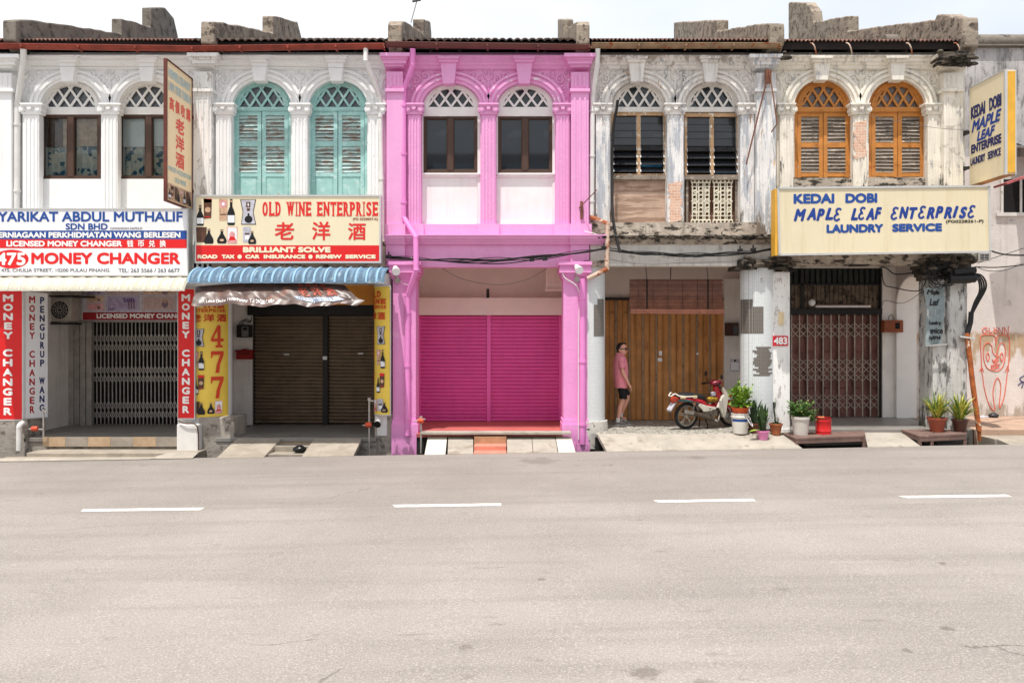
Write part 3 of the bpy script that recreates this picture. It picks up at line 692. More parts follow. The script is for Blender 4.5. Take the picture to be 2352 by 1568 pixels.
def window_two(root, u0, v0, u1, v1, frame, pane, mid=None, Y=YF+.02, fw=5.5, clear=False):
    """two-light casement: frame, two panes"""
    mb = MB(); mid = mid or (u0+u1)/2
    mb.px(u0, v0, u0+fw, v1, Y, Y+.09); mb.px(u1-fw, v0, u1, v1, Y, Y+.09)
    mb.px(u0+fw, v0, u1-fw, v0+fw, Y+.002, Y+.09); mb.px(u0+fw, v1-fw, u1-fw, v1, Y+.002, Y+.09)
    mb.px(mid-fw*1.25, v0+fw, mid+fw*1.25, v1-fw, Y-.01, Y+.088)
    for (a, b) in ((u0+fw, mid-fw*1.25), (mid+fw*1.25, u1-fw)):      # casement rims set back
        mb.px(a, v0+fw, a+2.2, v1-fw, Y+.02, Y+.08); mb.px(b-2.2, v0+fw, b, v1-fw, Y+.02, Y+.08)
        mb.px(a+2.2, v0+fw, b-2.2, v0+fw+2.4, Y+.021, Y+.08); mb.px(a+2.2, v1-fw-2.4, b-2.2, v1-fw, Y+.021, Y+.08)
    f = mb.build('window_frame', frame, root, bevel=.004)
    for (a, b) in ((u0+fw, mid-fw*1.25), (mid+fw*1.25, u1-fw)):
        P = MB(); P.px(a+.5, v0+fw+.5, b-.5, v1-fw-.5, Y+.05, Y+.056); P.build('pane', pane, f)
    return f
def shutter_pair(root, u0, v0, u1, v1, vrail, vpan, fm, sm_, seed, vend=None):
    """jamb frame and two louvred leaves; below the louvres a plain panel when vend is given"""
    rg = random.Random(seed); mid = (u0+u1)/2
    J = MB(); J.px(u0, v0, u0+6, vend or v1, YF-.01, YF+.1); J.px(u1-6, v0, u1, vend or v1, YF-.01, YF+.1); J.px(u0+6, v0, u1-6, v0+2.5, YF-.008, YF+.1)
    J.build('shutter_frame', fm, root)
    for (a, b, dy) in ((u0+6.6, mid-.8, .0), (mid+.8, u1-6.6, -.012)):
        Y = YF+.02+dy; st = 9
        L = MB(); e = vend or v1
        L.px(a, v0+3, a+st, e, Y, Y+.045); L.px(b-st, v0+3, b, e, Y, Y+.045)
        L.px(a+st, v0+3, b-st, v0+12, Y+.002, Y+.045); L.px(a+st, vrail-6, b-st, vrail+6, Y+.002, Y+.045); L.px(a+st, vpan-6, b-st, vpan+4, Y+.002, Y+.045)
        if vend: L.px(a+st, vpan+4, b-st, e, Y+.018, Y+.04); L.px(a+st+3, vpan+9, b-st-3, e, Y+.008, Y+.0179)
        lf = L.build('shutter', fm, root, bevel=.003)
        S = MB()
        for (s0, s1) in ((v0+12, vrail-6), (vrail+6, vpan-6)):
            n = 7; h = (s1-s0)/n
            for k in range(n):
                z1, z0 = Z(s0+h*k, Y), Z(s0+h*(k+1), Y); tilt = rg.choice([.010,.014,.02,.034,.045]); j = rg.uniform(-.012,.012)
                xa, xb = X(a+st,Y)-.004, X(b-st,Y)+.004; hh = (z1-z0)
                S.add([(xa,Y+.038,z1+.004+j*.3),(xb,Y+.038,z1+.004-j*.3),(xb,Y+.002-tilt*.2,z0+hh*.03-j*.6),(xa,Y+.002-tilt*.2,z0+hh*.03+j*.5),
                       (xa,Y+.048,z1+.004),(xb,Y+.048,z1+.004),(xb,Y+.012,z0+hh*.05+tilt*.2),(xa,Y+.012,z0+hh*.05+tilt*.2)], [(0,1,2,3),(3,2,6,7),(7,6,5,4),(0,3,7,4),(1,5,6,2)])
        S.build('louvre_slats', sm_, lf)
    B = MB(); B.px(u0+9, v0, u1-9, vend or v1, YF+.125, YF+.13); B.build('dark_backing', M['dark'], root)

def ragged_brick(root, u0, v0, u1, v1):
    """bare brick where the render has fallen off, ragged outline"""
    rg = random.Random(int(u0)); P = []; Y = YM-.021
    for v in range(int(v0), int(v1), 6): P.append((X(u1-rg.uniform(0,7),Y), Z(v,Y)))
    for v in range(int(v1), int(v0), -6): P.append((X(u0+rg.uniform(0,7),Y), Z(v,Y)))
    b = MB(); b.prism(P, Y, YM-.003); return b.build('exposed_brick', M['brick'], root)
def zfl(px): return Z(px, 0)
HOUSES = {}
def house(loc, label): 
    return thing('shophouse', loc, label, 'shophouse', 'shophouses of the terrace')

A = house((X(230),0,0), 'white plastered shophouse with brown framed windows and a lattice gate, leftmost of the terrace')
Bh = house((X(670),0,0), 'whitewashed shophouse with flaking teal louvred shutters and a brown roller shutter below')
Ch = house((X(1120),0,0), 'bright pink shophouse with white arched windows and a magenta roller shutter')
Dh = house((X(1560),0,0), 'decaying grey white shophouse with glass louvre windows and ochre folding doors')
Eh = house((X(1990),0,0), 'cream shophouse with orange louvred shutters and a steel lattice gate, last before the side lane')

cfgA = dict(span=(-70,460), wall=M['plasterA'], bays=(162,342), hw=70, vs=246, vt=185, vbase=640, pil=((50,92),(231,272),(412,443)), kt=(154,336))
cfgB = dict(span=(460,885), wall=M['plasterB'], bays=(601,776), hw=67.5, vs=246, vt=184, vbase=625, pil=((494,533),(669,708),(844,882)), kt=(595,771))
cfgC = dict(span=(885,1356), wall=M['pink'], bays=(1036,1207.5), hw=67.5, vs=246, vt=190, vbase=540, pil=((934,968),(1104,1140),(1275,1310)), kt=(1030,1204), archmat=M['pinkchip'], reliefmat=M['pinkchip'])
cfgD = dict(span=(1356,1766), wall=M['plasterD'], bays=(1467,1635), hw=63.5, vs=246, vt=186, vbase=540, pil=((1367,1402),(1531,1571),(1699,1734)), kt=(1463,1632), pilmat=M['pilD'], key=[M['plasterD'], M['plasterD']])
cfgE = dict(span=(1766,2216), wall=M['plasterE'], bays=(1891,2062), hw=66.5, vs=246, vt=182, vbase=610, pil=((1790,1824),(1958,1995),(2129,2164)), kt=(1889,2063))
for rt, c in ((A,cfgA),(Bh,cfgB),(Ch,cfgC),(Dh,cfgD),(Eh,cfgE)): upper(rt, c)
# party pilasters: each belongs to one house
party_pilaster(A, M['plasterA'], -22, 26, 124, 660)
party_pilaster(Bh, M['peelB'], 445, 485, 121, 640, nfl=3)
party_pilaster(Ch, M['pink'], 888, 925, 121, 545); party_pilaster(Ch, M['pink'], 1312, 1352, 122, 545, nfl=3)
party_pilaster(Dh, M['pilD'], 1738, 1782, 124, 560, nfl=3)
party_pilaster(Eh, M['plasterE'], 2168, 2212, 124, 600, nfl=3)
# blackened corners of the last pilaster's cornice
sb = MB()
rg = random.Random(3)
sb.px(2158, 119, 2236, 133, -.24, .2); sb.px(2164, 133, 2230, 143, -.19, .2); sb.px(2172, 143, 2224, 150, -.12, .2)
for k in range(46):
    u = rg.uniform(2154, 2240); v = rg.uniform(118,150); s_ = rg.uniform(.02,.07); y = -.24 if v < 133 else -.18
    sb.lathe((X(u,y), y+rg.uniform(-.02,.06), Z(v,y)), [(0,-s_*.6),(s_*.9,-s_*.3),(s_,s_*.1),(s_*.6,s_*.5),(0,s_*.6)], 7, sx=rg.uniform(.8,1.8))
sb.build('blackened_cornice', M['soot'], Eh)
sb = MB()
for k in range(12):
    u = rg.uniform(1778,1806); v = rg.uniform(122,138); s_ = rg.uniform(.04,.1)
    sb.lathe((X(u,-.1), -.1+rg.uniform(-.06,.1), Z(v,-.1)), [(0,-s_*.6),(s_*.9,-s_*.3),(s_,s_*.1),(s_*.6,s_*.5),(0,s_*.6)], 7, sx=1.4)
sb.build('mouldy_cornice', M['soot'], Dh)

# A: windows with curtain and blind
for uc in (162, 342):
    fanlight(A, uc, 70, 246, 185, 263, M['whitewood'], M['glassgrey'], 14)
for (a, b, sd) in ((93.5,230.5,0),(272,410,1)):
    window_two(A, a, 263.5, b, 411, M['brown'], M['glassclear'], Y=YF-.005)
    cu = MB(); n = 60; y0 = YF+.16; xa, xb = X(a,y0), X(b,y0)
    rows = [(xa+(xb-xa)*k/n, y0+.025*math.sin(k*1.15+sd)+.012*math.sin(k*.47)) for k in range(n+1)]
    zt, zb = Z(332,y0), Z(409,y0); cu.smooth = True
    cu.add([(x,y,zb) for x,y in rows]+[(x,y,zt) for x,y in rows], [(k,k+1,k+n+2,k+n+1) for k in range(n)])
    cu.smooth = False
    cu.build('curtain', M['curtain'], A, fix=False)
    bl = MB(); m_ = (a+b)/2
    bl.px(a+8, 268, m_-6, 338, y0-.05, y0-.046); bl.px(m_+6, 268, b-6, 336, y0-.05, y0-.046)
    if sd == 0: bl.m = 1; bl.px(a+10, 268, a+50, 338, y0-.07, y0-.066)
    bl.build('window_blind', [M['blindw'] if 'blindw' in M else M['printbeige'], M['printbrown']] if sd == 0 else [M['panel'], M['panel']], A)
    dk = MB(); dk.px(a-20, 262, b+20, 420, YF+.7, YF+.72); dk.build('dark_backing', M['printgrey'], A)
    pn = MB(); pn.px(a-1, 411, b+1, 640, YF-.03, YF+.1); pn.build('window_apron', M['plasterA'], A)
# B: teal
for uc in (601, 776):
    fanlight(Bh, uc, 67.5, 246, 184, 253, M['teal'], M['glassgrey'], 16)
shutter_pair(Bh, 533.5, 253, 668.5, 402, 330, 402, M['teal'], M['tealslat'], 5, vend=470)
shutter_pair(Bh, 708.5, 253, 843.5, 402, 330, 402, M['teal'], M['tealslat'], 8, vend=470)
bw = MB(); bw.px(533, 470, 844, 625, YF, YF+.1); bw.build('window_apron', M['plasterB'], Bh)
# C
for uc in (1036, 1207.5):
    fanlight(Ch, uc, 67.5, 246, 190, 263, M['whitewood'], M['glass'], 16)
for (a, b) in ((972.5,1096.5),(1144,1268.5)):
    window_two(Ch, a, 267, b, 396.5, M['brown'], M['glass'])
    tr = MB(); tr.px(a-7, 263, a-.3, 515, YF-.02, YF+.1); tr.px(b+.3, 263, b+7.5, 515, YF-.02, YF+.1); tr.px(a-.2, 263, b+.2, 266.8, YF-.015, YF+.1)
    tr.px(a-7, 397, b+7.5, 401, YF-.07, YF+.1); tr.px(a-3, 401, b+3, 406, YF-.04, YF+.1)
    tr.build('window_surround', M['whitewood'], Ch)
    pn = MB(); pn.px(a, 406, b, 515, YF+.005, YF+.08); pn.px(a+1, 508, b-1, 515, YF-.012, YF+.004); pn.build('window_apron', M['panel'], Ch)
sk = MB(); sk.px(905, 515, 1352, 541, .06, .45)
for (a, b) in ((888,928),(934,970),(1100,1144),(1275,1312),(1312,1356)): sk.px(a-3, 514, b+3, 540, .01 if a not in (888,1312) else -.05, .2)
sk.build('plinth', M['pink'], Ch)
# D
for uc in (1467, 1635):
    fanlight(Dh, uc, 63.5, 246, 186, 257, M['greywood'], M['glass'], 14)
def louvre_window(root, u0, v0, u1, v1, seed, blue):
    rg = random.Random(seed); f = MB(); mid = (u0+u1)/2; Y = YF+.02
    f.px(u0, v0, u0+5, v1, Y, Y+.1); f.px(u1-5, v0, u1, v1, Y, Y+.1); f.px(u0+5, v0, u1-5, v0+8, Y+.002, Y+.1); f.px(u0+5, v1-3, u1-5, v1, Y+.002, Y+.1); f.px(mid-4, v0+8, mid+4, v1-3, Y+.001, Y+.1)
    fr = f.build('window_frame', M['louvreframe'], root)
    for (a, b) in ((u0+6.5, mid-5.5), (mid+5.5, u1-6.5)):
        S = MB(); n = 8; h = (v1-3-v0-8)/n
        for k in range(n):
            z1, z0 = Z(v0+8+h*k,Y), Z(v0+8+h*(k+1),Y); op = .012 if k < 4 else .055+.012*k*.5
            zz = z1-.004; S.add([(X(a,Y),Y+.06,zz),(X(b,Y),Y+.06,zz),(X(b,Y),Y+.06-op,z0+op*.35-.004),(X(a,Y),Y+.06-op,z0+op*.35-.004),(X(a,Y),Y+.066,zz),(X(b,Y),Y+.066,zz),(X(b,Y),Y+.066-op,z0+op*.35-.004),(X(a,Y),Y+.066-op,z0+op*.35-.004)],
                [(0,1,2,3),(4,7,6,5),(3,2,6,7),(0,4,5,1),(0,3,7,4),(1,5,6,2)])
            S.m = 1
            for xx in (X(a,Y)-.012, X(b,Y)+.012):
                S.bar((xx, Y+.066, zz), (xx, Y+.055-op, z0+op*.35-.004), .02, .02)
            S.m = 0
        S.build('glass_louvres', [M['louvre'], M['alu']], fr)
    B = MB(); B.px(u0, v0, u1, v1, Y+.16, Y+.165); B.m = 1
    B.px(*blue, Y+.11, Y+.115)
    B.build('dark_backing', [M['dark'], mat('blue_cloth', (40,130,180), .8, .2, 9, patches=[((190,220,230), .6, .05, 16)])], root)
louvre_window(Dh, 1404, 257, 1530, 402, 2, (1466,374,1520,394))
louvre_window(Dh, 1573, 260, 1698, 404, 3, (1641,395,1690,403))
for (a, b, ply) in ((1403,1531,1),(1572,1698,0)):
    s_ = MB(); s_.px(a-1, 402.5, b+1, 412, YF-.06, YF+.1); s_.build('window_sill', M['greyslat'], Dh)
    pn = MB()
    if ply:
        pn.px(a, 412, b, 512, YF+.03, YF+.06)
        for k in range(16):                               # delaminating splinters along the top edge
            u = a+6+k*7.4; L = rg.uniform(8,30)
            pn.add([(X(u,YF),YF+.02,Z(413,YF)),(X(u+6,YF),YF+.02,Z(413,YF)),(X(u+rg.uniform(1,5),YF),YF+.005,Z(413+L,YF))], [(0,1,2)])
        pn.build('window_apron', M['plywood'], Dh)
    else:
        pn.px(a, 412, b, 512, YF+.14, YF+.16); pn.build('window_apron', mat('dim_inner_board', (120,84,66), .8, .2, 4), Dh)
        G = MB(); G.px(a+4, 412, a+9, 512, YF+.02, YF+.07); G.px(b-9, 412, b-4, 512, YF+.02, YF+.07); G.build('window_post', M['greyslat'], Dh)
def iron_panel(root, u0, v0, u1, v1):
    mb = MB(); Y = YF+.0; th = .016; x0, x1, z0, z1 = X(u0,Y), X(u1,Y), Z(v1,Y), Z(v0,Y); cx = (x0+x1)/2; wd = x1-x0
    for x in (x0+.03, x0+.12, cx-.05, cx+.05, x1-.12, x1-.03): mb.tube([(x,Y,z0),(x,Y,z1)], th*.8, 6)
    for z in (z0+.02, z0+.1, z0+(z1-z0)*.5, z1-.1, z1-.02): mb.tube([(x0,Y,z),(x1,Y,z)], th*.7, 6)
    for x in (x0+.075, cx, x1-.075):
        for k in range(7):
            z = z0+.1+(z1-z0-.2)*(k+.5)/7
            mb.tube([(x+.045*math.cos(q*PI/5), Y-.004, z+.045*math.sin(q*PI/5)) for q in range(11)], th*.75, 5, False)
    for k in range(5):
        x = x0+wd*(k+.5)/5
        for z, s_ in ((z1, 1), (z0, -1)): mb.tube([(x+.04*math.cos(q*PI/5), Y-.003, z+s_*.02+.035*math.sin(q*PI/5)) for q in range(11)], th*.8, 5, False)
    for s_ in (-1, 1):
        for z in (z0+.2, z1-.2, (z0+z1)/2): spiral(mb, cx+s_*wd*.27, z, .05, 1.2, 0, s_, Y-.003, th*.8)
    mb.build('iron_railing', M['castiron'], root)
iron_panel(Dh, 1587, 418, 1632, 507); iron_panel(Dh, 1637, 418, 1683, 507)
ragged_brick(Dh, 1534, 416, 1568, 512)
sk = MB(); sk.px(1356, 511, 1790, 541, .02, .5)
sk.build('plinth', M['mouldD'], Dh)
# E
for uc in (1891, 2062):
    fanlight(Eh, uc, 66.5, 246, 182, 256, M['orange'], M['glassdusty'], 18)
shutter_pair(Eh, 1824.5, 256, 1957.5, 408, 333, 402, M['orange'], M['greyslat'], 15)
shutter_pair(Eh, 1995.5, 256, 2128.5, 408, 333, 402, M['orange'], M['greyslat'], 19)
ragged_brick(Eh, 1960, 276, 1993, 366)
sk = MB(); sk.px(1822, 408.5, 1960, 436, YF-.14, YF+.1); sk.px(1993, 407, 2131, 436, YF-.14, YF+.1); sk.px(1824, 436, 2129, 610, YF-.02, YF+.1); sk.build('window_apron', M['mouldD'], Eh)

# roofs, gutters, pipes
roof(A, -70, 448, 90, 'corr', M['corr'], (103,110), M['gutterred'])
roof(Bh, 448, 884, 92, 'tile', M['tile'], (110,104), M['gutterred'], pitch=.16)
roof(Ch, 888, 1352, 92, 'tile', M['tile'], (100,107), M['gutterbrown'], pitch=.16)
roof(Dh, 1357, 1788, 90, 'corr', M['corr'], (103,103), M['gutterrust'])
roof(Eh, 1790, 2226, 92, 'corr', M['corr'])
hk = MB()
for u in (1862,1944,2082,2192):
    pts = [(X(u,-.15)+.02*k, -.14-.07*math.sin(k*PI/6), Z(100,-.15)-.10+.11*math.cos(k*PI/6)) for k in range(8)]; hk.tube(pts, .014, 6)
hk.build('gutter_hooks', M['rustpale'], Eh)
pipe(A, M['whitepipe'], [(54,112,-.18),(54,140,-.1),(40,238,.1),(38,640,.1)], .06)
pipe(Bh, M['whitepipe'], [(840,112,-.18),(840,140,-.2),(873,222,.12),(880,600,.14)], .05)
pipe(Ch, M['pinkpipe'], [(948,112,-.18),(948,150,-.1),(927,208,.06),(927,500,.04),(955,545,-.16),(956,620,-.22),(936,680,-.02),(936,1000,-.06)], .058)
pipe(Ch, M['pinkpipe'], [(1338,640,-.05),(1338,1020,-.05)], .065)
pipe(Dh, M['whitepipe'], [(1373,112,-.18),(1372,150,-.1),(1361,222,.12),(1359,495,.12)], .052)
pipe(Dh, M['rustpale'], [(1358,499,.0),(1396,514,-.2),(1394,618,-.2),(1350,640,-.1)], .048, 'overflow_pipe')

# ------------------------------------------------------------------ firewalls standing above the roofs
def firewall(root, prof, x0, x1, m, seed):
    """top profile [(depth, v)] seen at its visible face, solid down to the roof void"""
    rg = random.Random(seed); xv = x0 if x0 > 0 else x1
    pts = []
    for i in range(len(prof)-1):
        (d0, v0), (d1, v1) = prof[i], prof[i+1]; n = max(1, int(abs(d1-d0)/.25))
        for k in range(n):
            t = k/n; d = d0+(d1-d0)*t; v = v0+(v1-v0)*t
            pts.append((max(-.22, d-D), HC-(v-V0)*d/F+(rg.uniform(-.016,.016) if k else 0)))
    d, v = prof[-1]; pts.append((d-D, HC-(v-V0)*d/F))
    mb = MB(); n = len(pts); nx = 3
    poly = pts+[(pts[-1][0], 8.0), (.5, 8.0), (-.02, pts[0][1]-.12)]
    mb.prismx(poly, x0, x1)
    o = mb.build('firewall', m, root, bevel=.03)
    return o
firewall(A, [(15.95,80),(15.95,46),(16.6,45),(20.7,78),(20.7,43),(22.4,62),(22.4,18),(23.3,18),(23.9,42),(24.2,84)], -10.5, -10.22, M['parapetdark'], 1)
firewall(Bh, [(15.95,86),(16.0,52),(16.6,51),(20.3,76),(20.3,37),(22.6,50),(23.0,84)], -6.42, -6.13, M['parapet'], 2)
firewall(Ch, [(15.95,88),(16.05,48),(17.0,50),(20.4,80),(20.4,44),(22.,50),(22.3,80)], -2.56, -2.27, M['parapet'], 3)
firewall(Ch, [(15.95,88),(16.05,48),(17.0,52),(20.6,80),(20.6,45),(23.,44),(23.,80)], 1.33, 1.60, M['parapet'], 4)
firewall(Dh, [(15.95,86),(16.0,56),(16.6,54),(20.5,72),(20.5,46),(26.,52),(26.,80)], 5.32, 5.62, M['parapet'], 5)
firewall(Eh, [(15.95,92),(16.0,42),(16.6,41),(16.9,33),(17.3,33),(17.4,46),(21.9,72),(21.9,37),(24.4,52),(24.5,26),(25.,6),(26.6,6),(26.6,84)], 9.3, 9.62, M['parapet'], 6)

op = thing('shophouse', (0,-24,0), 'plain shophouse row across the street, seen only as a reflection in the window glass', 'shophouse')
b = MB(); b.box(-40, 40, -24.6, -24, -.7, 10.2); b.build('wall', M['plasterA'], op)
b = MB(); b.prismx([(-23.5,10.2),(-23.5,10.9),(-30,13),(-30,12.9)], -40, 3.2); b.prismx([(-23.7,10.2),(-23.7,11.2),(-30,13.2),(-30,13.1)], 3.3, 40); b.build('roof', M['tile'], op)
# ------------------------------------------------------------------ ground floors
CZ = 3.95                                                  # ceiling of the covered walkway
def floorslab(root, m, u0, u1, z, y0=-.12, name='floor', riser=None):
    b = MB(); b.box(X(u0,0), X(u1,0), y0, .62, z-.09, z); b.box(min(X(u0,0),X(u0,0)-.5), X(u1,0)+.5, .6205, 3.2, z-.09, z)
    f = b.build(name, m, root, bevel=.012)
    b = MB(); b.box(X(u0,0), X(u1,0), y0+.03, .62, -.62, z-.0905); b.build('riser', riser or M['darkdrain'], root)
    return f
def sidewall(root, m, x0, x1, name='party_wall', y0=.5, zb=-.6):
    b = MB(); b.box(x0, x1, y0, 3.2, zb, CZ+.04); return b.build(name, m, root)
def ceiling(root, x0, x1, m=None):
    b = MB(); b.box(x0, x1, .42, 3.2, CZ, CZ+.08); b.build('walkway_ceiling', m or M['backwall'], root)
def shutter(root, m, u0, v0, u1, v1, Y, n, gap=.0, deep=.04):
    """ribbed roller shutter leaf; returns the leaf"""
    z0, z1 = Z(v1,Y), Z(v0,Y); prof = []; h = (z1-z0)/n
    for k in range(n):
        z = z0+k*h; prof += [(Y+deep, z), (Y+deep, z+h*(.13+gap)), (Y-.002, z+h*(.16+gap)), (Y-.012, z+h*(.3+gap*.6)), (Y-.010, z+h*(.5+gap*.3)), (Y+.002, z+h*.56), (Y-.008, z+h*.62), (Y-.012, z+h*.78), (Y+.0, z+h*.88), (Y+deep, z+h*.93)]
    prof.append((Y+deep, z1))
    S = MB(); S.sheet(prof, X(u0,Y), X(u1,Y)); return S.build('roller_shutter', m, root)
def gatebars(mb, u0, u1, v0, v1, Y, step, bands, wd=.022, skip=0):
    """scissor gate: upright channel bars and crossing flats in bands"""
    u = u0; i = 0; us = []
    while u <= u1+.1: us.append(u); u += step
    for u in us:
        x = X(u,Y); mb.box(x-wd/2, x+wd/2, Y-.012, Y+.012, Z(v1,Y), Z(v0,Y))
    for (b0, b1) in bands:
        for a, b in zip(us, us[2:]) if False else zip(us, us[1:]):
            for sg in (0, 1):
                p = (X(a,Y), Y-.018 if sg else Y+.018, Z(b0 if sg else b1, Y)); q = (X(b,Y), Y-.018 if sg else Y+.018, Z(b1 if sg else b0, Y))
                mb.bar(p, q, .017, .006)
zA, zB, zC, zD, zE = .18, .18, .272, .285, .354

# --- A
floorslab(A, M['greyfloor'], 62, 452, zA, riser=M['stone'])
sidewall(A, M['sidewall'], -10.9, -10.42); ceiling(A, -10.5, -6.2)
b = MB(); b.px(140, 560, 462, 738, YB, YB+.2); b.px(430, 738, 470, 985, YB, YB+.2); b.build('back_wall', M['sidewall'], A)
b = MB(); b.px(-70, 555, 462, 640, .0, .42); b.build('lintel', M['plasterA'], A)
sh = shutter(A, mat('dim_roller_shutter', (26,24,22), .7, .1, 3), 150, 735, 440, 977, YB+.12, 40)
g = MB(); gatebars(g, 214, 434, 740, 974, YB-.02, 8.9, [(764,786),(786,806),(838,858),(858,878),(918,940),(940,960)])
for (u0, u1) in ((156,168),(170,182),(184,196),(198,210)): g.px(u0, 740, u1, 976, YB-.14+.03*(u0 % 3), YB-.02)
g.px(150, 735.5, 440, 740, YB-.06, YB+.05); g.build('lattice_gate', M['gate'], A)
b = MB(); b.px(-60, 640, 56, 962, -.02, .5); b.build('column', M['plasterA'], A)
b = MB(); b.px(408, 640, 448, 974, .0, .5); b.build('column', M['plasterA'], A)
b = MB(); b.px(-70, 962, 62, 1062, -.12, .55); b.build('column_base', M['stone'], A, bevel=.03)
b = MB(); b.px(405, 974, 455, 1042, -.30, .5); b.build('column_base', mat('whitewashed_block', (228,226,222), .9, .05, 3, patches=[((180,172,162), .66, .05, 5)], bump=.3), A, bevel=.03)
b = MB()                                                   # tiled riser and the two steps
for i in range(6):
    u0 = 98+i*52; b.m = i % 2; b.px(u0, 1004, u0+51.6, 1025, -.16, -.1)
b.build('tiled_riser', [mat('tan_riser_tile', (186,160,130), .7, .12, 4), mat('grey_riser_tile', (158,148,136), .7, .12, 4)], A)
b = MB(); b.box(X(62,-.6), X(452,-.6), -.62, -.1, -.6, -.005-.05); b.box(X(40,-.3), X(370,-.6), -.9, -.62, -.6, -.13); b.build('front_step', M['concrete'], A, bevel=.015)
# --- B
floorslab(Bh, M['greyfloor'], 500, 866, zB, riser=M['stone'])
sidewall(Bh, M['sidewall'], -6.78, -6.52); ceiling(Bh, -6.2, -2.4)
b = MB(); b.px(520, 560, 862, 697, YB, YB+.25); b.px(500, 697, 579, 985, YB-.15, YB+.25); b.build('back_wall', M['sidewall'], Bh)
b = MB(); b.px(568, 696, 875, 724, YB-.22, YB+.1); b.px(576, 724, 583, 974, YB-.08, YB+.1); b.px(741.5, 724, 752.5, 975, YB-.12, YB+.1); b.px(728, 690, 748, 716, YB-.26, YB-.221); b.build('shutter_box', M['blackmetal'], Bh)
s1 = shutter(Bh, M['bronze'], 583.5, 725, 741, 972, YB-.02, 30, .14, .07); s2 = shutter(Bh, M['bronze'], 753, 725, 880, 972, YB-.02, 30, .14, .07)
h = MB(); h.px(741, 818, 751, 826, YB-.15, YB-.121); h.px(652, 812, 664, 815.5, YB-.06, YB-.03); h.px(822, 810, 834, 813.5, YB-.06, YB-.03); h.build('handle', M['alu'], Bh)
b = MB(); b.px(445, 555, 885, 630, .0, .42); b.build('lintel', M['mouldD'], Bh)
for (uc, r_, yc, q) in ((484,.435,.40,(455,958,538,1060,-.10,.7)),(880,.175,.16,(860,950,902,1058,.02,.6))):
    b = MB(); b.lathe((X(uc,yc),yc,0), [(r_,Z(1000,0)),(r_,Z(628,0))], 26); b.build('column', M['plasterB'], Bh)
    b = MB(); b.px(*q); b.build('column_base', M['stone'], Bh, bevel=.03)
# --- C
floorslab(Ch, M['redfloor'], 958, 1291, zC)
sidewall(Ch, M['backwall'], -2.45, -2.2); ceiling(Ch, -2.3, 1.4)
b = MB(); b.px(930, 560, 1330, 722, YB, YB+.25); b.px(1286, 722, 1330, 985, YB, YB+.25); b.build('back_wall', M['backwall'], Ch)
b = MB(); b.px(957, 683.5, 1292.5, 723.5, YB-.42, YB-.01); b.build('shutter_box', M['boxing'], Ch, bevel=.01)
s1 = shutter(Ch, M['magenta'], 966.5, 725, 1117.5, 967.5, YB-.12, 29, .04, .05); s2 = shutter(Ch, M['magenta'], 1128, 725, 1283, 967, YB-.12, 29, .04, .05)
for q in ((958,724,966,970),(1118,724,1127.5,969),(1283.5,724,1292,966)):
    b = MB(); b.px(*q, YB-.16, YB+.1); b.build('shutter_rail', M['magenta'], Ch)
b = MB(); b.px(885, 561, 1356, 613, .06, .42); b.px(1005, 608, 1268, 613.5, .045, .0595); b.build('lintel', M['pink'], Ch)
b = MB()
for (u0, u1, pr) in ((928,1312,-.02),(885,931,-.10),(1309,1390,-.10)): moulding(b, u0, u1, 541, 562, pr+.04)
b.build('cornice', M['pink'], Ch)
b = MB()
for (u0, u1) in ((886,930),(1311,1353)): b.px(u0, 562, u1, 600, -.04, .2)
b.px(1110, 578, 1146, 600, .05, .0595)
for s_ in (-1, 1):
    for k, uu in enumerate((6, 14)): spiral(b, X(1128+s_*uu), Z(589), .05, 1.2, PI/2, s_, .05, .012)
b.build('frieze_block', M['pink'], Ch)
for (u0, u1) in ((900,957),(1292,1351)):
    b = MB(); b.px(u0+2, 640, u1-2, 964, .0, .55)
    for (a, c_, g) in ((600,608,9),(608,616,6),(616,626,7),(626,634,3),(634,640,1)): b.px(u0-g, a, u1+g, c_, -.018*g, .6)
    b.px(u0, 964, u1+1, 974, -.03, .56); b.px(u0-1, 974, u1+3, 1060, -.06, .6)
    if u0 > 1000: b.px(u0-3, 1018, u1+4, 1060, -.07, .6)
    b.build('column', M['pinkbase'], Ch)
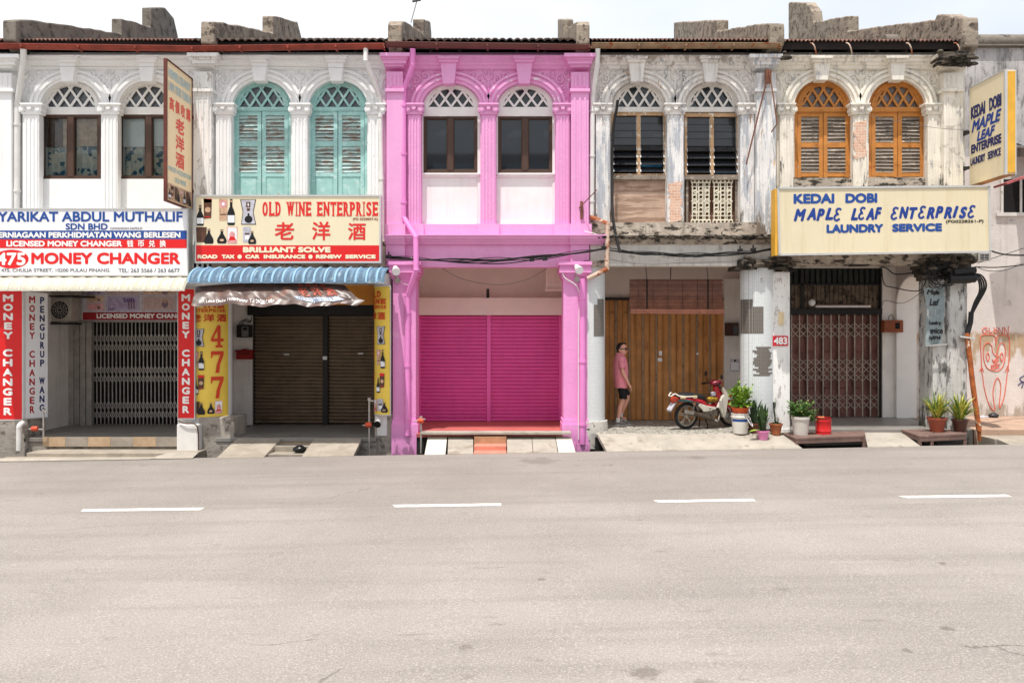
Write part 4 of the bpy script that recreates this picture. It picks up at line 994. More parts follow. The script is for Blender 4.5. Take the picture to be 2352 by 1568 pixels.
# --- D
floorslab(Dh, M['pebble'], 1366, 1800, zD, -.2)
sidewall(Dh, M['backwall'], 1.22, 1.5); sidewall(Dh, M['sidewall'], 5.36, 5.65); ceiling(Dh, 1.3, 5.3)
b = MB(); b.px(1330, 560, 1712, 684, YB, YB+.25); b.build('back_wall', M['backwall'], Dh)
b = MB(); b.px(1310, 684, 1383, 985, YB, YB+.25); b.build('back_wall', M['sidewall'], Dh)
def folding_door(root, u0, u1, v0, v1, Y):
    n = 18; w_ = (u1-u0)/n; mid = 8
    Lf = None
    for (i0, i1) in ((0, mid), (mid, n)):
        L = MB()
        for i in range(i0, i1):
            a = u0+w_*i; a2 = a+w_
            x0, x1, x2, x3 = X(a+.4,Y), X(a+w_*.30,Y), X(a+w_*.72,Y), X(a2-.4,Y); d = .04
            pr = [(x0,Y+.01),(x1,Y+.03),(x2,Y+.03),(x3,Y+.01),(x3,Y+.05),(x0,Y+.05)] if i % 2 else [(x0,Y+.012),(x1,Y-.012),(x2,Y-.012),(x3,Y+.012),(x3,Y+.05),(x0,Y+.05)]
            L.prismz(pr, Z(v1,Y), Z(v0,Y))
        if i0 == 0 or True:
            L.m = 1
            for i in range(i0, i1):
                if i % 2 == 0: L.px(u0+w_*i-1.5, v0+3, u0+w_*i+1.5, v1-2, Y-.02, Y+.005)
            L.m = 2
            for i in range(i0, i1):
                if i % 2 == 1:
                    for k in range(3): L.px(u0+w_*(i+.3+.14*k), v0+28-(2 if k == 1 else 0), u0+w_*(i+.3+.14*k)+1.3, v0+29.6-(2 if k == 1 else 0), Y+.002, Y+.0295)
        Lf = L.build('folding_door', [M['doorgold'], M['doorrail'], M['dark']], root)
    S = MB(); S.px(u0+w_*mid+6, 806, u0+w_*mid+13, 816, Y-.022, Y-.0125); S.px(u0+w_*mid+3, 822, u0+w_*mid+13, 830, Y-.022, Y-.0125); S.px(u0+w_*mid+92, 810, u0+w_*mid+97, 815, Y-.022, Y-.0125); S.build('sticker', M['signwhite'], Lf)
    T = MB(); T.px(u0, v0-6, u1, v0, Y-.05, Y+.1); T.build('door_track', M['blackmetal'], root)
folding_door(Dh, 1384, 1662, 689, 964, YB-.06)
b = MB(); b.px(1356, 561, 1770, 610, .0, .42); b.px(1392, 604, 1700, 610.5, -.02, -.0005); b.build('lintel', M['lintelD'], Dh)
b = MB(); moulding(b, 1356, 1780, 541, 562, .0); b.build('cornice', M['mouldD'], Dh)
b = MB(); rg = random.Random(41)
for k in range(70):
    u = 1362+k*6+rg.uniform(-3,3); s_ = rg.uniform(.015,.05)*(1.6 if u > 1690 else 1); v = 541.5+rg.uniform(-2,6); b.lathe((X(u,-.2), -.19+rg.uniform(-.03,.05), Z(v,-.2)), [(0,-s_*.6),(s_*.9,-s_*.3),(s_,s_*.1),(s_*.6,s_*.5),(0,s_*.6)], 6, sx=rg.uniform(1.,2.6))
b.build('broken_ledge', M['soot'], Dh)
b = MB()
for s_ in (-1, 1):
    for k, (uu, vv) in enumerate(((8,583),(20,578),(14,594))): spiral(b, X(1583+s_*uu), Z(vv), .055, 1.3, PI/2, s_, -.004, .014)
b.build('frieze_relief', M['lintelD'], Dh)
def mosaic_column(root, u, r, v0, v1, yc=.34):
    x = X(u, yc); b = MB(); b.lathe((x,yc,0), [(r, Z(v1,yc-r)), (r, Z(v0,yc-r)), (0, Z(v0,yc-r))], 32); return b.build('column', M['mosaic'], root), x, yc
c1, x1, y1 = mosaic_column(Dh, 1352, .345, 600, 968)
c2, x2, y2 = mosaic_column(Dh, 1740, .36, 612, 985)
def bare_patch(par, x, y, r, cells):
    b = MB()
    for (u0, v0, u1, v1) in cells:
        Yf = y-r
        def ang(u):
            s_ = max(-1, min(1, ((u-U0)*(D+y-r*.8)/F-x)/r)); return math.asin(s_)
        a0, a1 = ang(u0), ang(u1); n = 6; rr = r+.004
        vs = []
        for k in range(n+1):
            q = a0+(a1-a0)*k/n; vs += [(x+rr*math.sin(q), y-rr*math.cos(q), Z(v1,Yf)), (x+rr*math.sin(q), y-rr*math.cos(q), Z(v0,Yf))]
        b.add(vs, [(2*k, 2*k+2, 2*k+3, 2*k+1) for k in range(n)])
    b.build('bare_patch', M['mosaicbare'], par)
bare_patch(c1, x1, y1, .345, [(1372,686,1388,700),(1363,700,1388,772)])
cells = [(1709,687,1729,704),(1703,704,1751,766)]
rg = random.Random(12)
for k in range(16): cells.append((1736+rg.uniform(-8,6)+0, 796+k*4.2, 1772+rg.uniform(-10,2), 796+k*4.2+4.2))
bare_patch(c2, x2, y2, .36, cells)
b = MB()
b.lathe((x1,y1,0), [(.40, Z(1030,0)), (.41, Z(985,0)), (.40, Z(968,0)), (0, Z(966,0))], 28); b.build('column_base', mat('worn_whitewashed_base', (206,202,194), .9, .1, 5, patches=[((50,46,42), .58, .05, 9)], bump=.5), Dh)
b = MB(); b.px(1775, 625, 1814, 990, .08, .6); b.px(1776, 985, 1815, 1030, .06, .6); b.build('pier', M['peelB'], Dh)
b = MB()
rg = random.Random(5)
for k in range(6): b.px(1697-k*1.5, 597+k*4-2, 1816+k*1.2-4*(k > 3), 601+k*4-2, -.10+.02*k, .62)
for k in range(30):
    u = rg.uniform(1700,1822); v = rg.uniform(592,622); s_ = rg.uniform(.03,.09); b.lathe((X(u,-.06), -.08+rg.uniform(-.06,.06), Z(v,-.06)), [(0,-s_*.6),(s_*.9,-s_*.3),(s_,s_*.1),(s_*.6,s_*.5),(0,s_*.6)], 7, sx=rg.uniform(.8,1.7))
b.build('mouldy_capital', M['soot'], Dh)
b = MB(); b.px(1340, 598, 1392, 612, -.04, .6); b.build('capital', M['mouldD'], Dh)
# --- E
floorslab(Eh, M['greyfloor'], 1816, 2146, zE, -.1)
ceiling(Eh, 5.3, 9.6)
b = MB(); b.px(1795, 560, 2030, 616, YB, YB+.25); b.px(2027, 560, 2086, 958, YB-.12, YB+.25); b.build('back_wall', M['sidewall'], Eh)
b = MB(); b.px(1690, 600, 1811, 958, YB+.02, YB+.25); b.build('back_wall', M['sidewall'], Eh)
b = MB(); b.px(1800, 616, 2030, 652, YB+.05, YB+.1)
for k in range(17): b.px(1812+k*12.6, 617, 1819+k*12.6, 652, YB-.02, YB+.049)
b.build('vent_slats', mat('dark_green_slats', (44,50,46), .8, .2, 4), Eh)
b = MB(); b.px(1800, 652, 2030, 709, YB+.02, YB+.1)
for k in range(22): b.px(1806+k*10, 653, 1814+k*10, 708, YB+.004-.01*(k % 2), YB+.0199)
b.build('transom_boards', mat('stained_transom_board', (112,98,84), .85, .2, 5, patches=[((62,52,44), .5, .1, 6)]), Eh)
b = MB(); b.px(1800, 709, 2030, 722, YB-.10, YB+.1); b.px(1813, 640, 1817, 709, YB-.06, YB); b.px(1840, 616, 1847, 709, YB-.06, YB-.021); b.px(2021, 616, 2027, 958, YB-.08, YB+.1); b.px(1802, 651, 2026, 655, YB-.06, YB-.021); b.build('gate_frame', M['blackmetal'], Eh)
b = MB()
for k in range(6):
    for (v0, v1) in ((724,806),(808,868),(870,890),(892,956)): b.px(1812+k*36+5, v0, 1812+k*36+33, v1, YB+.05, YB+.08)
b.px(1805, 722, 2026, 958, YB+.12, YB+.13); bb = b.build('door_boards', [M['plank']], Eh)
g = MB(); gatebars(g, 1818, 2018, 722, 956, YB-.03, 18.1, [(742,758),(758,776),(824,840),(840,858),(858,876),(905,921),(921,940)], .026)
g.build('lattice_gate', M['gateE'], Eh)
# side arch that opens onto the lane
ax0, ax1 = 9.02, 9.46
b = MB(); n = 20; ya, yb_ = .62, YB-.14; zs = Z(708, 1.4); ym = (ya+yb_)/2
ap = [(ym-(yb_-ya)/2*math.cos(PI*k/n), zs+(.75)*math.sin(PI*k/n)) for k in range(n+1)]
b.prismx([(ya-.14, CZ), (yb_+.02, CZ), (yb_+.02, zs)]+ap[::-1]+[(ya-.14, zs)], ax0, ax1); sa = b.build('side_arch', mat('shade_toned_arch_plaster', (186,178,172), .9, .06, 2, patches=[((150,142,136), .62, .06, 4)]), Eh)  # greyer plaster colour carries the shade on this arch wall
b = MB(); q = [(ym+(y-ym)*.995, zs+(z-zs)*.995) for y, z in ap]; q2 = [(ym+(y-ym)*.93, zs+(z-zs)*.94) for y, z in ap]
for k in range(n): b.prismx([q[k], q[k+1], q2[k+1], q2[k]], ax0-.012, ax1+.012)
b.box(ax0-.012, ax1+.012, yb_-.06, yb_-.002, zE+.002, zs-.001); b.build('arch_reveal', mat('light_toned_white_reveal', (240,238,234), .85, .02, 3), sa)  # brighter white puts the light on the arch's inner face into its colour
b = MB(); b.px(2143, 640, 2214, 990, .0, .60); b.px(2176, 640, 2222, 985, -.06, .0-.0005); b.px(2150, 985, 2236, 1040, -.10, .66); b.build('column', M['columnE'], Eh, bevel=.02)
b = MB(); rg = random.Random(8)
for k in range(5): b.px(2130+k*3, 596+k*9, 2232-k*1, 605.2+k*9, -.16+.03*k, .64)
for k in range(40):
    u = rg.uniform(2118,2234); v = rg.uniform(590,640); s_ = rg.uniform(.04,.13); b.lathe((X(u,-.1), -.12+rg.uniform(-.06,.08), Z(v,-.1)), [(0,-s_*.6),(s_*.9,-s_*.3),(s_,s_*.1),(s_*.6,s_*.5),(0,s_*.6)], 7, sx=rg.uniform(.8,1.7))
b.build('blackened_capital', M['soot'], Eh)
b = MB(); b.px(1780, 570, 2232, 596, -.02, .42); b.px(1800, 596, 2150, 606, .05, .42); b.build('lintel', M['mouldD'], Eh)
b = MB(); b.px(1775, 436, 2212, 610, YW+.0, YW+.3); b.build('wall', M['mouldD'], Eh)

# ------------------------------------------------------------------ plain neighbour beyond the left edge, lane building on the right
nb = thing('shophouse', (-13,0,0), 'white plastered neighbour shophouse whose party pilaster shows at the left edge', 'shophouse', 'shophouses of the terrace')
b = MB(); b.box(-17, X(-24), .1, .6, -.6, 8.2); b.build('wall', M['plasterA'], nb)
roof(nb, X(0)*0-560, -72, 90, 'corr', M['corr'], (96,103), M['gutterred'])
YF2 = 2.55
lane = thing('lane_building', (12.5,YF2,0), 'rain stained plastered building standing back behind the side lane at the right', 'building')
x0, x1 = 9.0, 19.0
def zf(v): return Z(v, YF2)
b = MB(); b.box(x0, x1, YF2, YF2+.3, -.6, zf(360)-.002); b.build('wall', M['wallF'], lane)
b = MB(); b.box(x0, x1, YF2+.003, YF2+.3, zf(360), zf(109)); b.build('upper_wall', M['wallFtop'], lane)
b = MB(); b.tube([(x0,YF2+.1,zf(95)),(x1,YF2+.1,zf(95))], .19, 14); b.box(x0, x1, YF2-.10, YF2+.28, zf(109), zf(105)); b.build('coping', M['parapetdark'], lane, bevel=.01)
b = MB(); b.px(2303, 412, 2400, 488, YF2-.02, YF2-.001); b.m = 1; b.px(2290, 488, 2400, 496, YF2-.06, YF2-.001)
for u in (2300, 2343): b.px(u, 410, u+5, 488, YF2-.05, YF2-.0205)
w_ = b.build('window', [M['dark'], M['greywood']], lane)
b = MB(); n = 10; pr = [(YF2-.02-.9*math.sin(PI/2*k/n), zf(332)-(zf(332)-zf(398))*(1-math.cos(PI/2*k/n))) for k in range(n+1)]
b.smooth = True; b.sheet(pr, X(2312,YF2), X(2420,YF2)); b.sheet([(p[0], p[1]-.02) for p in pr], X(2312,YF2), X(2420,YF2)); b.smooth = False
b.m = 1; b.bar((X(2276,YF2-.5), YF2-.85, zf(441)), (X(2420,YF2-.5), YF2-.85, zf(392)), .05, .5); b.build('window_hood', [mat('grey_fibre_hood', (128,128,132), .6, .1, 3), mat('red_metal_edge', (176,92,92), .6, .15, 5)], lane)
# graffiti: red line drawing and a name on the wall
G = MB(); fw = front(YF2); L3 = lambda pts, r=.012: G.tube([(X(u,YF2), YF2-.004, Z(v,YF2)) for u, v in pts], r, 5)
def zr5(x, y): return (3680*.5742+x*.5742*416/1305, 1000*.5742+y*.5742*416/1305)   # from my enlarged view of this corner
def P5(*p): return [zr5(a, b_) for a, b_ in p]
def curve(pts, n=6):
    out = []
    for i in range(len(pts)-1):
        p0, p1, p2, p3 = pts[max(i-1,0)], pts[i], pts[i+1], pts[min(i+2,len(pts)-1)]
        for k in range(n):
            t = k/n
            out.append(tuple(.5*(2*p1[j]+(p2[j]-p0[j])*t+(2*p0[j]-5*p1[j]+4*p2[j]-p3[j])*t*t+(3*p1[j]-p0[j]-3*p2[j]+p3[j])*t**3) for j in range(len(p1))))
    return out+[pts[-1]]
for s_ in (((845,975),(800,975),(780,1010),(800,1040),(845,1030),(845,1008),(820,1008)), ((868,975),(866,1030),(905,1028)), ((990,1050),(985,970),(1035,1055),(1038,965)), ((1060,1050),(1058,965),(1105,1070),(1108,955))): L3(P5(*s_))
L3(curve(P5((940,990),(925,1015),(945,1040),(968,1020),(945,990)))); L3(P5((925,970),(932,974))); L3(P5((955,968),(962,972)))
L3(curve(P5((775,1540),(765,1300),(760,1090),(850,1062),(920,1068),(945,1100),(950,1190),(965,1090),(1000,1068),(1080,1070),(1120,1120),(1120,1300),(1105,1480))))
L3(curve(P5((900,1200),(850,1160),(800,1210),(795,1340),(830,1460),(900,1510),(990,1510),(1050,1430),(1070,1300),(1060,1200),(1020,1165),(985,1210),(965,1300),(945,1320),(915,1290),(900,1200))))
L3(curve(P5((850,1285),(830,1330),(850,1395),(870,1340),(850,1285)))); L3(curve(P5((1025,1285),(1005,1330),(1025,1400),(1042,1340),(1025,1285))))
L3(curve(P5((905,1370),(930,1400),(960,1380),(985,1330),(960,1340),(940,1380),(915,1400),(950,1420),(985,1380)))); L3(P5((895,1450),(900,1485),(920,1450),(935,1485),(950,1448),(965,1482),(980,1440),(995,1470),(890,1500),(895,1445),(1000,1430)))
L3(curve([(2254,846),(2258,872),(2261,893),(2271.6,929),(2284,941),(2280.5,900),(2289.5,868),(2298.5,886),(2295,936),(2307,907),(2314.6,846)])); L3([(2250,852),(2255,842),(2259,853)]); L3([(2309,853),(2314,840),(2317,852)])
G.m = 1; L3(curve([(2352,862),(2342,870),(2350,880),(2346,890)])); L3(curve([(2338,884),(2352,876),(2362,890)]))
G.build('graffiti', [mat('red_spray_paint', (228,118,98), .8, .1, 9), mat('blue_spray_paint', (50,56,110), .8, 0)], lane)
# lane paving
b = MB(); b.box(9.62, 19, -.05, YF2, -.6, .335); b.box(9.45, 9.6195, .70, YF2, -.6, .336)
tag(b.build('lane_paving', mat('red_brown_paving', (176,148,128), .85, .1, 2, patches=[((150,122,104), .55, .08, 5)])), kind='structure')
b = MB(); b.box(9.7, 19, -.62, -.051, -.6, .22); b.prismx([(-1.03,.165),(-.62,.22),(-.62,-.6),(-1.03,-.6)], 9.75, 19); tag(b.build('lane_kerb', M['concrete']), kind='structure')
bk = MB(); bk.box(-18, 9.0, 3.25, 3.4, -.6, 8.3); 
bk.build('back_partition', M['dark'], nb)

# ------------------------------------------------------------------ aprons, ramps and steps over the drain
def ramp(label, m, t0, t1, b0, b1, zt, yt=-.12, yb=KY-.06, th=.09, cat='ramp', vtop=None, vbot=None, group=None, name='ramp'):
    """sloping slab: top edge t0..t1 at the floor, foot b0..b1 on the road (picture u)"""
    mb = MB(); P = [(X(t0,yt), yt, zt), (X(t1,yt), yt, zt), (X(b1,yb), yb, zr(X(b1,yb))+.012), (X(b0,yb), yb, zr(X(b0,yb))+.012)]
    vs = P+[(p[0], p[1]+.0, p[2]-th) for p in P]
    mb.add(vs, [(0,1,2,3),(7,6,5,4),(0,4,5,1),(1,5,6,2),(2,6,7,3),(3,7,4,0)])
    o = mb.build(name, m, bevel=.008); tag(o, label, cat, group); return o
ramp('grey cement ramp left of the sunken steps, below the brown roller shutter', M['concrete'], 545, 646, 497, 606, zB-.01)
ramp('grey cement ramp right of the sunken steps, below the brown roller shutter', M['concrete'], 722, 831, 693, 812, zB-.01)
ramp('white painted ramp on the left side of the pink shophouse front', M['whiteramp'], 983, 1027, 975, 1023, zC-.06, name='ramp')
ramp('rough cement ramp left of the salmon red steps', M['concretelight'], 1029.5, 1087, 1028, 1087, zC-.06)
ramp('rough cement ramp right of the salmon red steps', M['concretelight'], 1164, 1221, 1165, 1224, zC-.06)
ramp('smooth cement ramp beside the white ramp on the right', M['concretelight'], 1222, 1275, 1225, 1281, zC-.06)
ramp('white painted ramp on the right side of the pink shophouse front', M['whiteramp'], 1276, 1312, 1283, 1322, zC-.06)
ramp('wide cracked cement apron before the ochre doors', M['concretelight'], 1372, 1795, 1394, 1843, zD-.005, yt=-.21, cat='apron', name='apron')
ramp('cement apron between the two rusty steel plates', M['concretelight'], 1985, 2072, 1993, 2115, zE-.06, cat='apron', name='apron')
mb = MB(); mb.px(966, 992, 1312, 998, -.34, -.1); tag(mb.build('threshold_slab', M['concretelight'], bevel=.01), 'pale threshold slab along the pink shophouse floor edge', 'slab')
st = thing('step', (X(1126,-.6),-.6,0), 'salmon red steps between cement ramps before the pink shophouse', 'steps')
b = MB(); b.box(X(1089,-.4), X(1163,-.4), -.38, -.30, .02, zC-.04); b.build('riser', mat('tan_step_riser', (176,136,104), .85, .15, 5), st)
b = MB(); b.box(X(1089,-.6), X(1163,-.6), -.72, -.381, -.5, .10); b.box(X(1088.5,-.9), X(1163.5,-.9), KY-.06, -.7205, -.5, .012); b.build('tread', M['salmon'], st, bevel=.01)
st = thing('step', (X(675,-.5),-.5,0), 'sunken grey cement steps between the two ramps', 'steps')
b = MB(); b.box(X(628,-.4), X(722,-.3), -.5, -.13, -.5, .06); b.box(X(618,-.7), X(716,-.7), -.85, -.501, -.5, -.05); b.build('tread', M['concrete'], st, bevel=.01)
b = MB(); b.box(X(640,-.15), X(722,-.15), -.16, -.121, .061, zB-.09); b.build('riser', mat('tan_riser_block', (170,146,120), .85, .15, 5), st)
mb = MB(); mb.add([(X(-60,-.9),-.92,-.12),(X(400,-.9),-.92,-.10),(X(330,-1.1),KY-.08,zr(X(330,-1.1))+.012),(X(-60,-1.1),KY-.08,zr(X(-60,-1.1))+.012)], [(0,1,2,3)])
mb.add([(X(382,-.7),-.62,-.05),(X(452,-.7),-.62,-.05),(X(440,-1.1),KY-.06,zr(X(440,-1.1))+.012),(X(338,-1.1),KY-.06,zr(X(338,-1.1))+.012)], [(0,1,2,3)])
mb.add([(X(382,-.7),-.62,-.05),(X(338,-1.1),KY-.06,zr(X(338,-1.1))+.012),(X(338,-1.1),KY-.06,-.6),(X(382,-.7),-.62,-.6)], [(0,1,2,3)])
tag(mb.build('apron', M['concretelight']), 'pale cement apron before the lattice gate and tiled steps', 'apron')
# ------------------------------------------------------------------ sign boards
def goods(mb, kind, a0, b0, a1, b1, fn, d):
    """small printed product picture; material slots: 0 black 1 brown 2 white 3 grey 4 pink 5 red 6 beige 7 lilac"""
    w_, h = a1-a0, b1-b0
    P = lambda pts: [(a0+x*w_, b0+y*h) for x, y in pts]
    def bottle(x, y0, y1, wd, body, fat=False, lab=True):
        mb.m = body; n = .16 if not fat else .13; hh = y1-y0
        s_ = [(x-wd*n*1.1, y0), (x+wd*n*1.1, y0), (x+wd*n, y0+hh*.28)]
        s_ += [(x+wd*.36, y0+hh*.42), (x+wd*.5, y0+hh*.55), (x+wd*.5, y1-hh*.06), (x+wd*.4, y1)] if not fat else [(x+wd*.24, y0+hh*.42), (x+wd*.44, y0+hh*.66), (x+wd*.5, y0+hh*.84), (x+wd*.4, y1)]
        full = s_+[(2*x-p, q) for p, q in s_[::-1] if (p, q) not in ((x-wd*n*1.1, y0), (x+wd*n*1.1, y0))]
        shape(mb, P(full), fn, d+.0012)
        if lab:
            mb.m = 2 if not fat else 6
            if fat: shape(mb, [(a0+p*w_, b0+q*h) for p, q in ell(x, y0+hh*.76, wd*.22, hh*.09, 12)], fn, d+.0018)
            else: rect(mb, *P([(x-wd*.46, y0+hh*.62)])[0], *P([(x+wd*.46, y0+hh*.90)])[0], fn, d+.0018)
        mb.m = 6; shape(mb, P([(x-wd*n, y0+hh*.05),(x+wd*n, y0+hh*.05),(x+wd*n*.9, y0+hh*.12),(x-wd*n*.9, y0+hh*.12)]), fn, d+.0019)
    def bx(x0, y0, x1, y1, c, skew=.03): mb.m = c; shape(mb, P([(x0,y0),(x1,y0+skew),(x1-.04,y1-skew),(x0+.03,y1)]), fn, d)
    if kind == 'redbox':
        bx(.45,.02,.98,.75,1); bx(.45,.02,.98,.17,5,.01); mb.m = 6; shape(mb, [(a0+p*w_, b0+q*h) for p, q in ell(.72,.42,.18,.1,14)], fn, d+.0006)
        mb.m = 5; rect(mb, *P([(.52,.66)])[0], *P([(.88,.69)])[0], fn, d+.0006); bottle(.24,.26,1,.46,0)
    elif kind == 'goldbox':
        bx(.02,.0,.55,.84,6); mb.m = 4; shape(mb, [(a0+p*w_, b0+q*h) for p, q in ell(.28,.2,.23,.15,16)], fn, d+.0005)
        mb.m = 2; shape(mb, [(a0+p*w_, b0+q*h) for p, q in ell(.28,.2,.1,.065,12)], fn, d+.0008); mb.m = 1; rect(mb, *P([(.08,.58)])[0], *P([(.48,.62)])[0], fn, d+.0006); bottle(.76,.02,1,.46,0)
    elif kind == 'giftbox':
        mb.m = 0; shape(mb, P([(0,0),(1,0),(.84,.5),(1,1),(.06,1),(.16,.5)]), fn, d); mb.m = 3; shape(mb, P([(.06,.02),(.94,.02),(.80,.5),(.95,.97),(.10,.97),(.2,.5)]), fn, d+.0006)
        mb.m = 1; rect(mb, *P([(.38,.1)])[0], *P([(.64,.32)])[0], fn, d+.0012); rect(mb, *P([(.42,.35)])[0], *P([(.62,.46)])[0], fn, d+.0012); mb.m = 2; shape(mb, P([(.5,.12),(.56,.2),(.52,.3),(.46,.2)]), fn, d+.0018)
        mb.m = 0; shape(mb, [(a0+p*w_, b0+q*h) for p, q in ell(.53,.79,.25,.15,16)], fn, d+.0013); rect(mb, *P([(.47,.55)])[0], *P([(.59,.7)])[0], fn, d+.0016)
    elif kind == 'darkbox': bx(0,.0,.6,.92,1,.0); bottle(.72,.1,1,.55,0,True,False)
    elif kind == 'flaskcard':
        bx(.48,0,1,1,4,.0); mb.m = 2; rect(mb, *P([(.52,.04)])[0], *P([(.96,.80)])[0], fn, d+.0006); mb.m = 4; shape(mb, [(a0+p*w_, b0+q*h) for p, q in ell(.74,.5,.14,.22,14)], fn, d+.0011); mb.m = 5; shape(mb, P([(.56,.8),(.64,.58),(.84,.58),(.93,.8)]), fn, d+.0014); bottle(.24,.15,1,.48,0,True)
    elif kind == 'greycard':
        bx(0,0,.6,.9,3,.0); mb.m = 1; shape(mb, P([(.15,.36),(.5,.36),(.5,.46),(.15,.46)]), fn, d+.0006); mb.m = 2; rect(mb, *P([(.17,.5)])[0], *P([(.5,.75)])[0], fn, d+.0006); bottle(.7,.25,1,.62,0,True)
GM = lambda: [M['blackt'], M['printbrown'], M['signwhite'], M['printgrey'], M['printpink'], M['red'], M['printbeige'], M['printlilac']]

# money changer board
sg = thing('sign_board', (X(170,-.4),-.4,Z(633,-.4)), 'wide white money changer sign board with blue and red bands over the cream awning', 'sign')
Y = -.42; fn = front(Y)
b = MB(); b.px(-110, 480, 430, 632, Y, Y+.2); b.build('board', M['signwhite'], sg)
b = MB(); b.px(-112, 478, 432.5, 481, Y-.015, Y+.21); b.px(-112, 631, 432.5, 634, Y-.015, Y+.21); b.px(429.5, 481, 432.5, 631, Y-.014, Y+.21); b.build('frame', M['alu'], sg)
b = MB(); rect(b, -110, 529.5, 429, 549.5, fn, .003); b.m = 1; rect(b, -110, 549.8, 429, 570, fn, .003); shape(b, ell(26,595,40,21.5,36), fn, .003); b.build('colour_band', [M['blue'], M['red']], sg)
b = MB(); text(b, 'SYARIKAT ABDUL MUTHALIF', -19, 486, 419.5, 509.5, fn, 1.0); text(b, 'SDN BHD', 151, 513, 247.5, 528, fn, .7)
b.m = 1; text(b, 'CAWANGAN 544753-D', 253, 522.3, 327, 527, fn, .12); text(b, '475, CHULIA STREET, 10200 PULAU PINANG.', 3, 616.5, 254, 626, fn, .2); text(b, 'TEL: 263 5566 / 263 6677', 272, 616.5, 413, 626, fn, .2)
b.m = 2; text(b, 'PERNIAGAAN PERKHIDMATAN WANG BERLESEN', -13, 533, 415, 546.5, fn, .9, d=.007); text(b, 'LICENSED MONEY CHANGER', 15, 553, 281, 566.5, fn, .9, d=.007)
for i, ch in enumerate('钱币兑换'): text(b, ch, 292+i*25, 551.5, 306.5+i*25, 567.5, fn, .5, d=.007)
text(b, '475', -8, 580, 59, 609.5, fn, 1.4, d=.007)
b.m = 3; text(b, 'MONEY CHANGER', 72, 580, 414.5, 607, fn, 1.6)
b.build('lettering', [M['blue'], M['greytext'], M['whitetext'], M['red']], sg, fix=False)
# wine board
sg = thing('sign_board', (X(660,-.4),-.4,Z(603,-.4)), 'cream wine shop sign board with bottle pictures and a red band over the blue awning', 'sign')
b = MB(); b.px(449, 450, 872, 602, Y, Y+.2); b.build('board', M['signcream'], sg)
b = MB(); b.px(447, 447.5, 874.5, 451.5, Y-.015, Y+.21); b.px(447, 600, 874.5, 604, Y-.015, Y+.21); b.px(447, 451.5, 450, 600, Y-.014, Y+.21); b.px(871, 451.5, 874.5, 600, Y-.014, Y+.21); b.build('frame', M['alu'], sg)
def zs(x, y): return (760*.5742+x*.5742*780/2352, 760*.5742+y*.5742*780/2352)
b = MB(); rect(b, 450, 563.5, 871, 600, fn, .003); b.m = 1
b.build('colour_band', [M['red'], M['signyellow']], sg)
b = MB(); 
for kind, (xa, ya, xb, yb_) in (('redbox',(78,98,268,432)),('goldbox',(345,105,545,425)),('giftbox',(605,115,798,418)),('darkbox',(75,448,288,648)),('flaskcard',(325,447,575,645)),('greycard',(637,443,800,652))):
    goods(b, kind, *zs(xa,ya), *zs(xb,yb_), fn, .004)
b.build('product_pictures', GM(), sg, fix=False)
b = MB(); slab(b, 'OLD WINE ENTERPRISE', *zs(866,144), *zs(2274,314), fn, bold=1.15)
for ch, xa, ya, xb, yb_ in (('老',1022,388,1258,602),('洋',1472,380,1694,606),('酒',1906,398,2122,604)): text(b, ch, *zs(xa,ya), *zs(xb,yb_), fn, .9)
b.m = 1; text(b, 'BRILLIANT SOLVE', *zs(640,686), *zs(1697,756), fn, 1.3, d=.007)
for s_, xa, xb in (('ROAD',92,334),('TAX',384,540),('CAR',668,842),('INSURANCE',890,1392),('RENEW',1520,1830),('SERVICE',1874,2240)): text(b, s_, *zs(xa,779), *zs(xb,829), fn, 1.0, d=.007)
for xx in (600,1454): shape(b, ell(*zs(xx,805), 5, 5, 14), fn, .007)
b.m = 2; text(b, '(PG 0320897-K)', *zs(1964,335), *zs(2268,374), fn, .25)
b.build('lettering', [M['redtext'], M['creamtext'], mat('brown_lettering', (150,90,70), .6, 0)], sg, fix=False)
# laundry board
Y = -.62; fn = front(Y)
def zk(x, y): return (3080*.5742+x*.4249, 700*.5742+y*.4249)
sg = thing('sign_board', (X(2028,Y),Y,Z(586,Y)), 'large pale cream laundry sign board with blue lettering above the lattice gate', 'sign')
tl, tr, br, bl_ = (1786,433), (2269,428.5), (2276,577), (1792,585)
tl, tr, br, bl_ = (1787,432.5), (2271,428), (2274,578), (1790,585)
b = MB(); q = [fn(*p, 0) for p in (bl_, br, tr, tl)]; q2 = [(p[0], p[1]+.27, p[2]) for p in q]
b.add(q+q2, [(0,1,2,3),(7,6,5,4),(0,4,5,1),(1,5,6,2),(2,6,7,3),(3,7,4,0)]); b.build('board', M['signbeige'], sg)
b = MB()
for p, q_ in ((tl,tr),(bl_,br),(tl,bl_),(tr,br)): b.bar(fn(*p,.004), fn(*q_,.004), .04, .03)
b.build('frame', M['alu'], sg)
b = MB(); b.box(X(1787,Y)-.055, X(1787,Y)-.003, Y+.01, Y+.26, Z(586,Y), Z(433,Y)); b.build('end_cap', M['yellowend'], sg)
fsl = lambda u, v, d: (X(u,Y), Y-d, Z(v-(u-2000)*.0125,Y))
b = MB(); 
for s_, xa, ya, xb, yb_, sh in (('KEDAI',127,101,348,155,0),('DOBI',407,99,580,152,0),('LAUNDRY',305,266,612,313,0),('SERVICE',660,262,930,307,0)):
    p, q_ = zk(xa,ya), zk(xb,yb_); o = (((p[0]+q_[0])/2)-2000)*.0125; text(b, s_, p[0], p[1]+o, q_[0], q_[1]+o, fsl, 1.7, sh)
b.m = 1
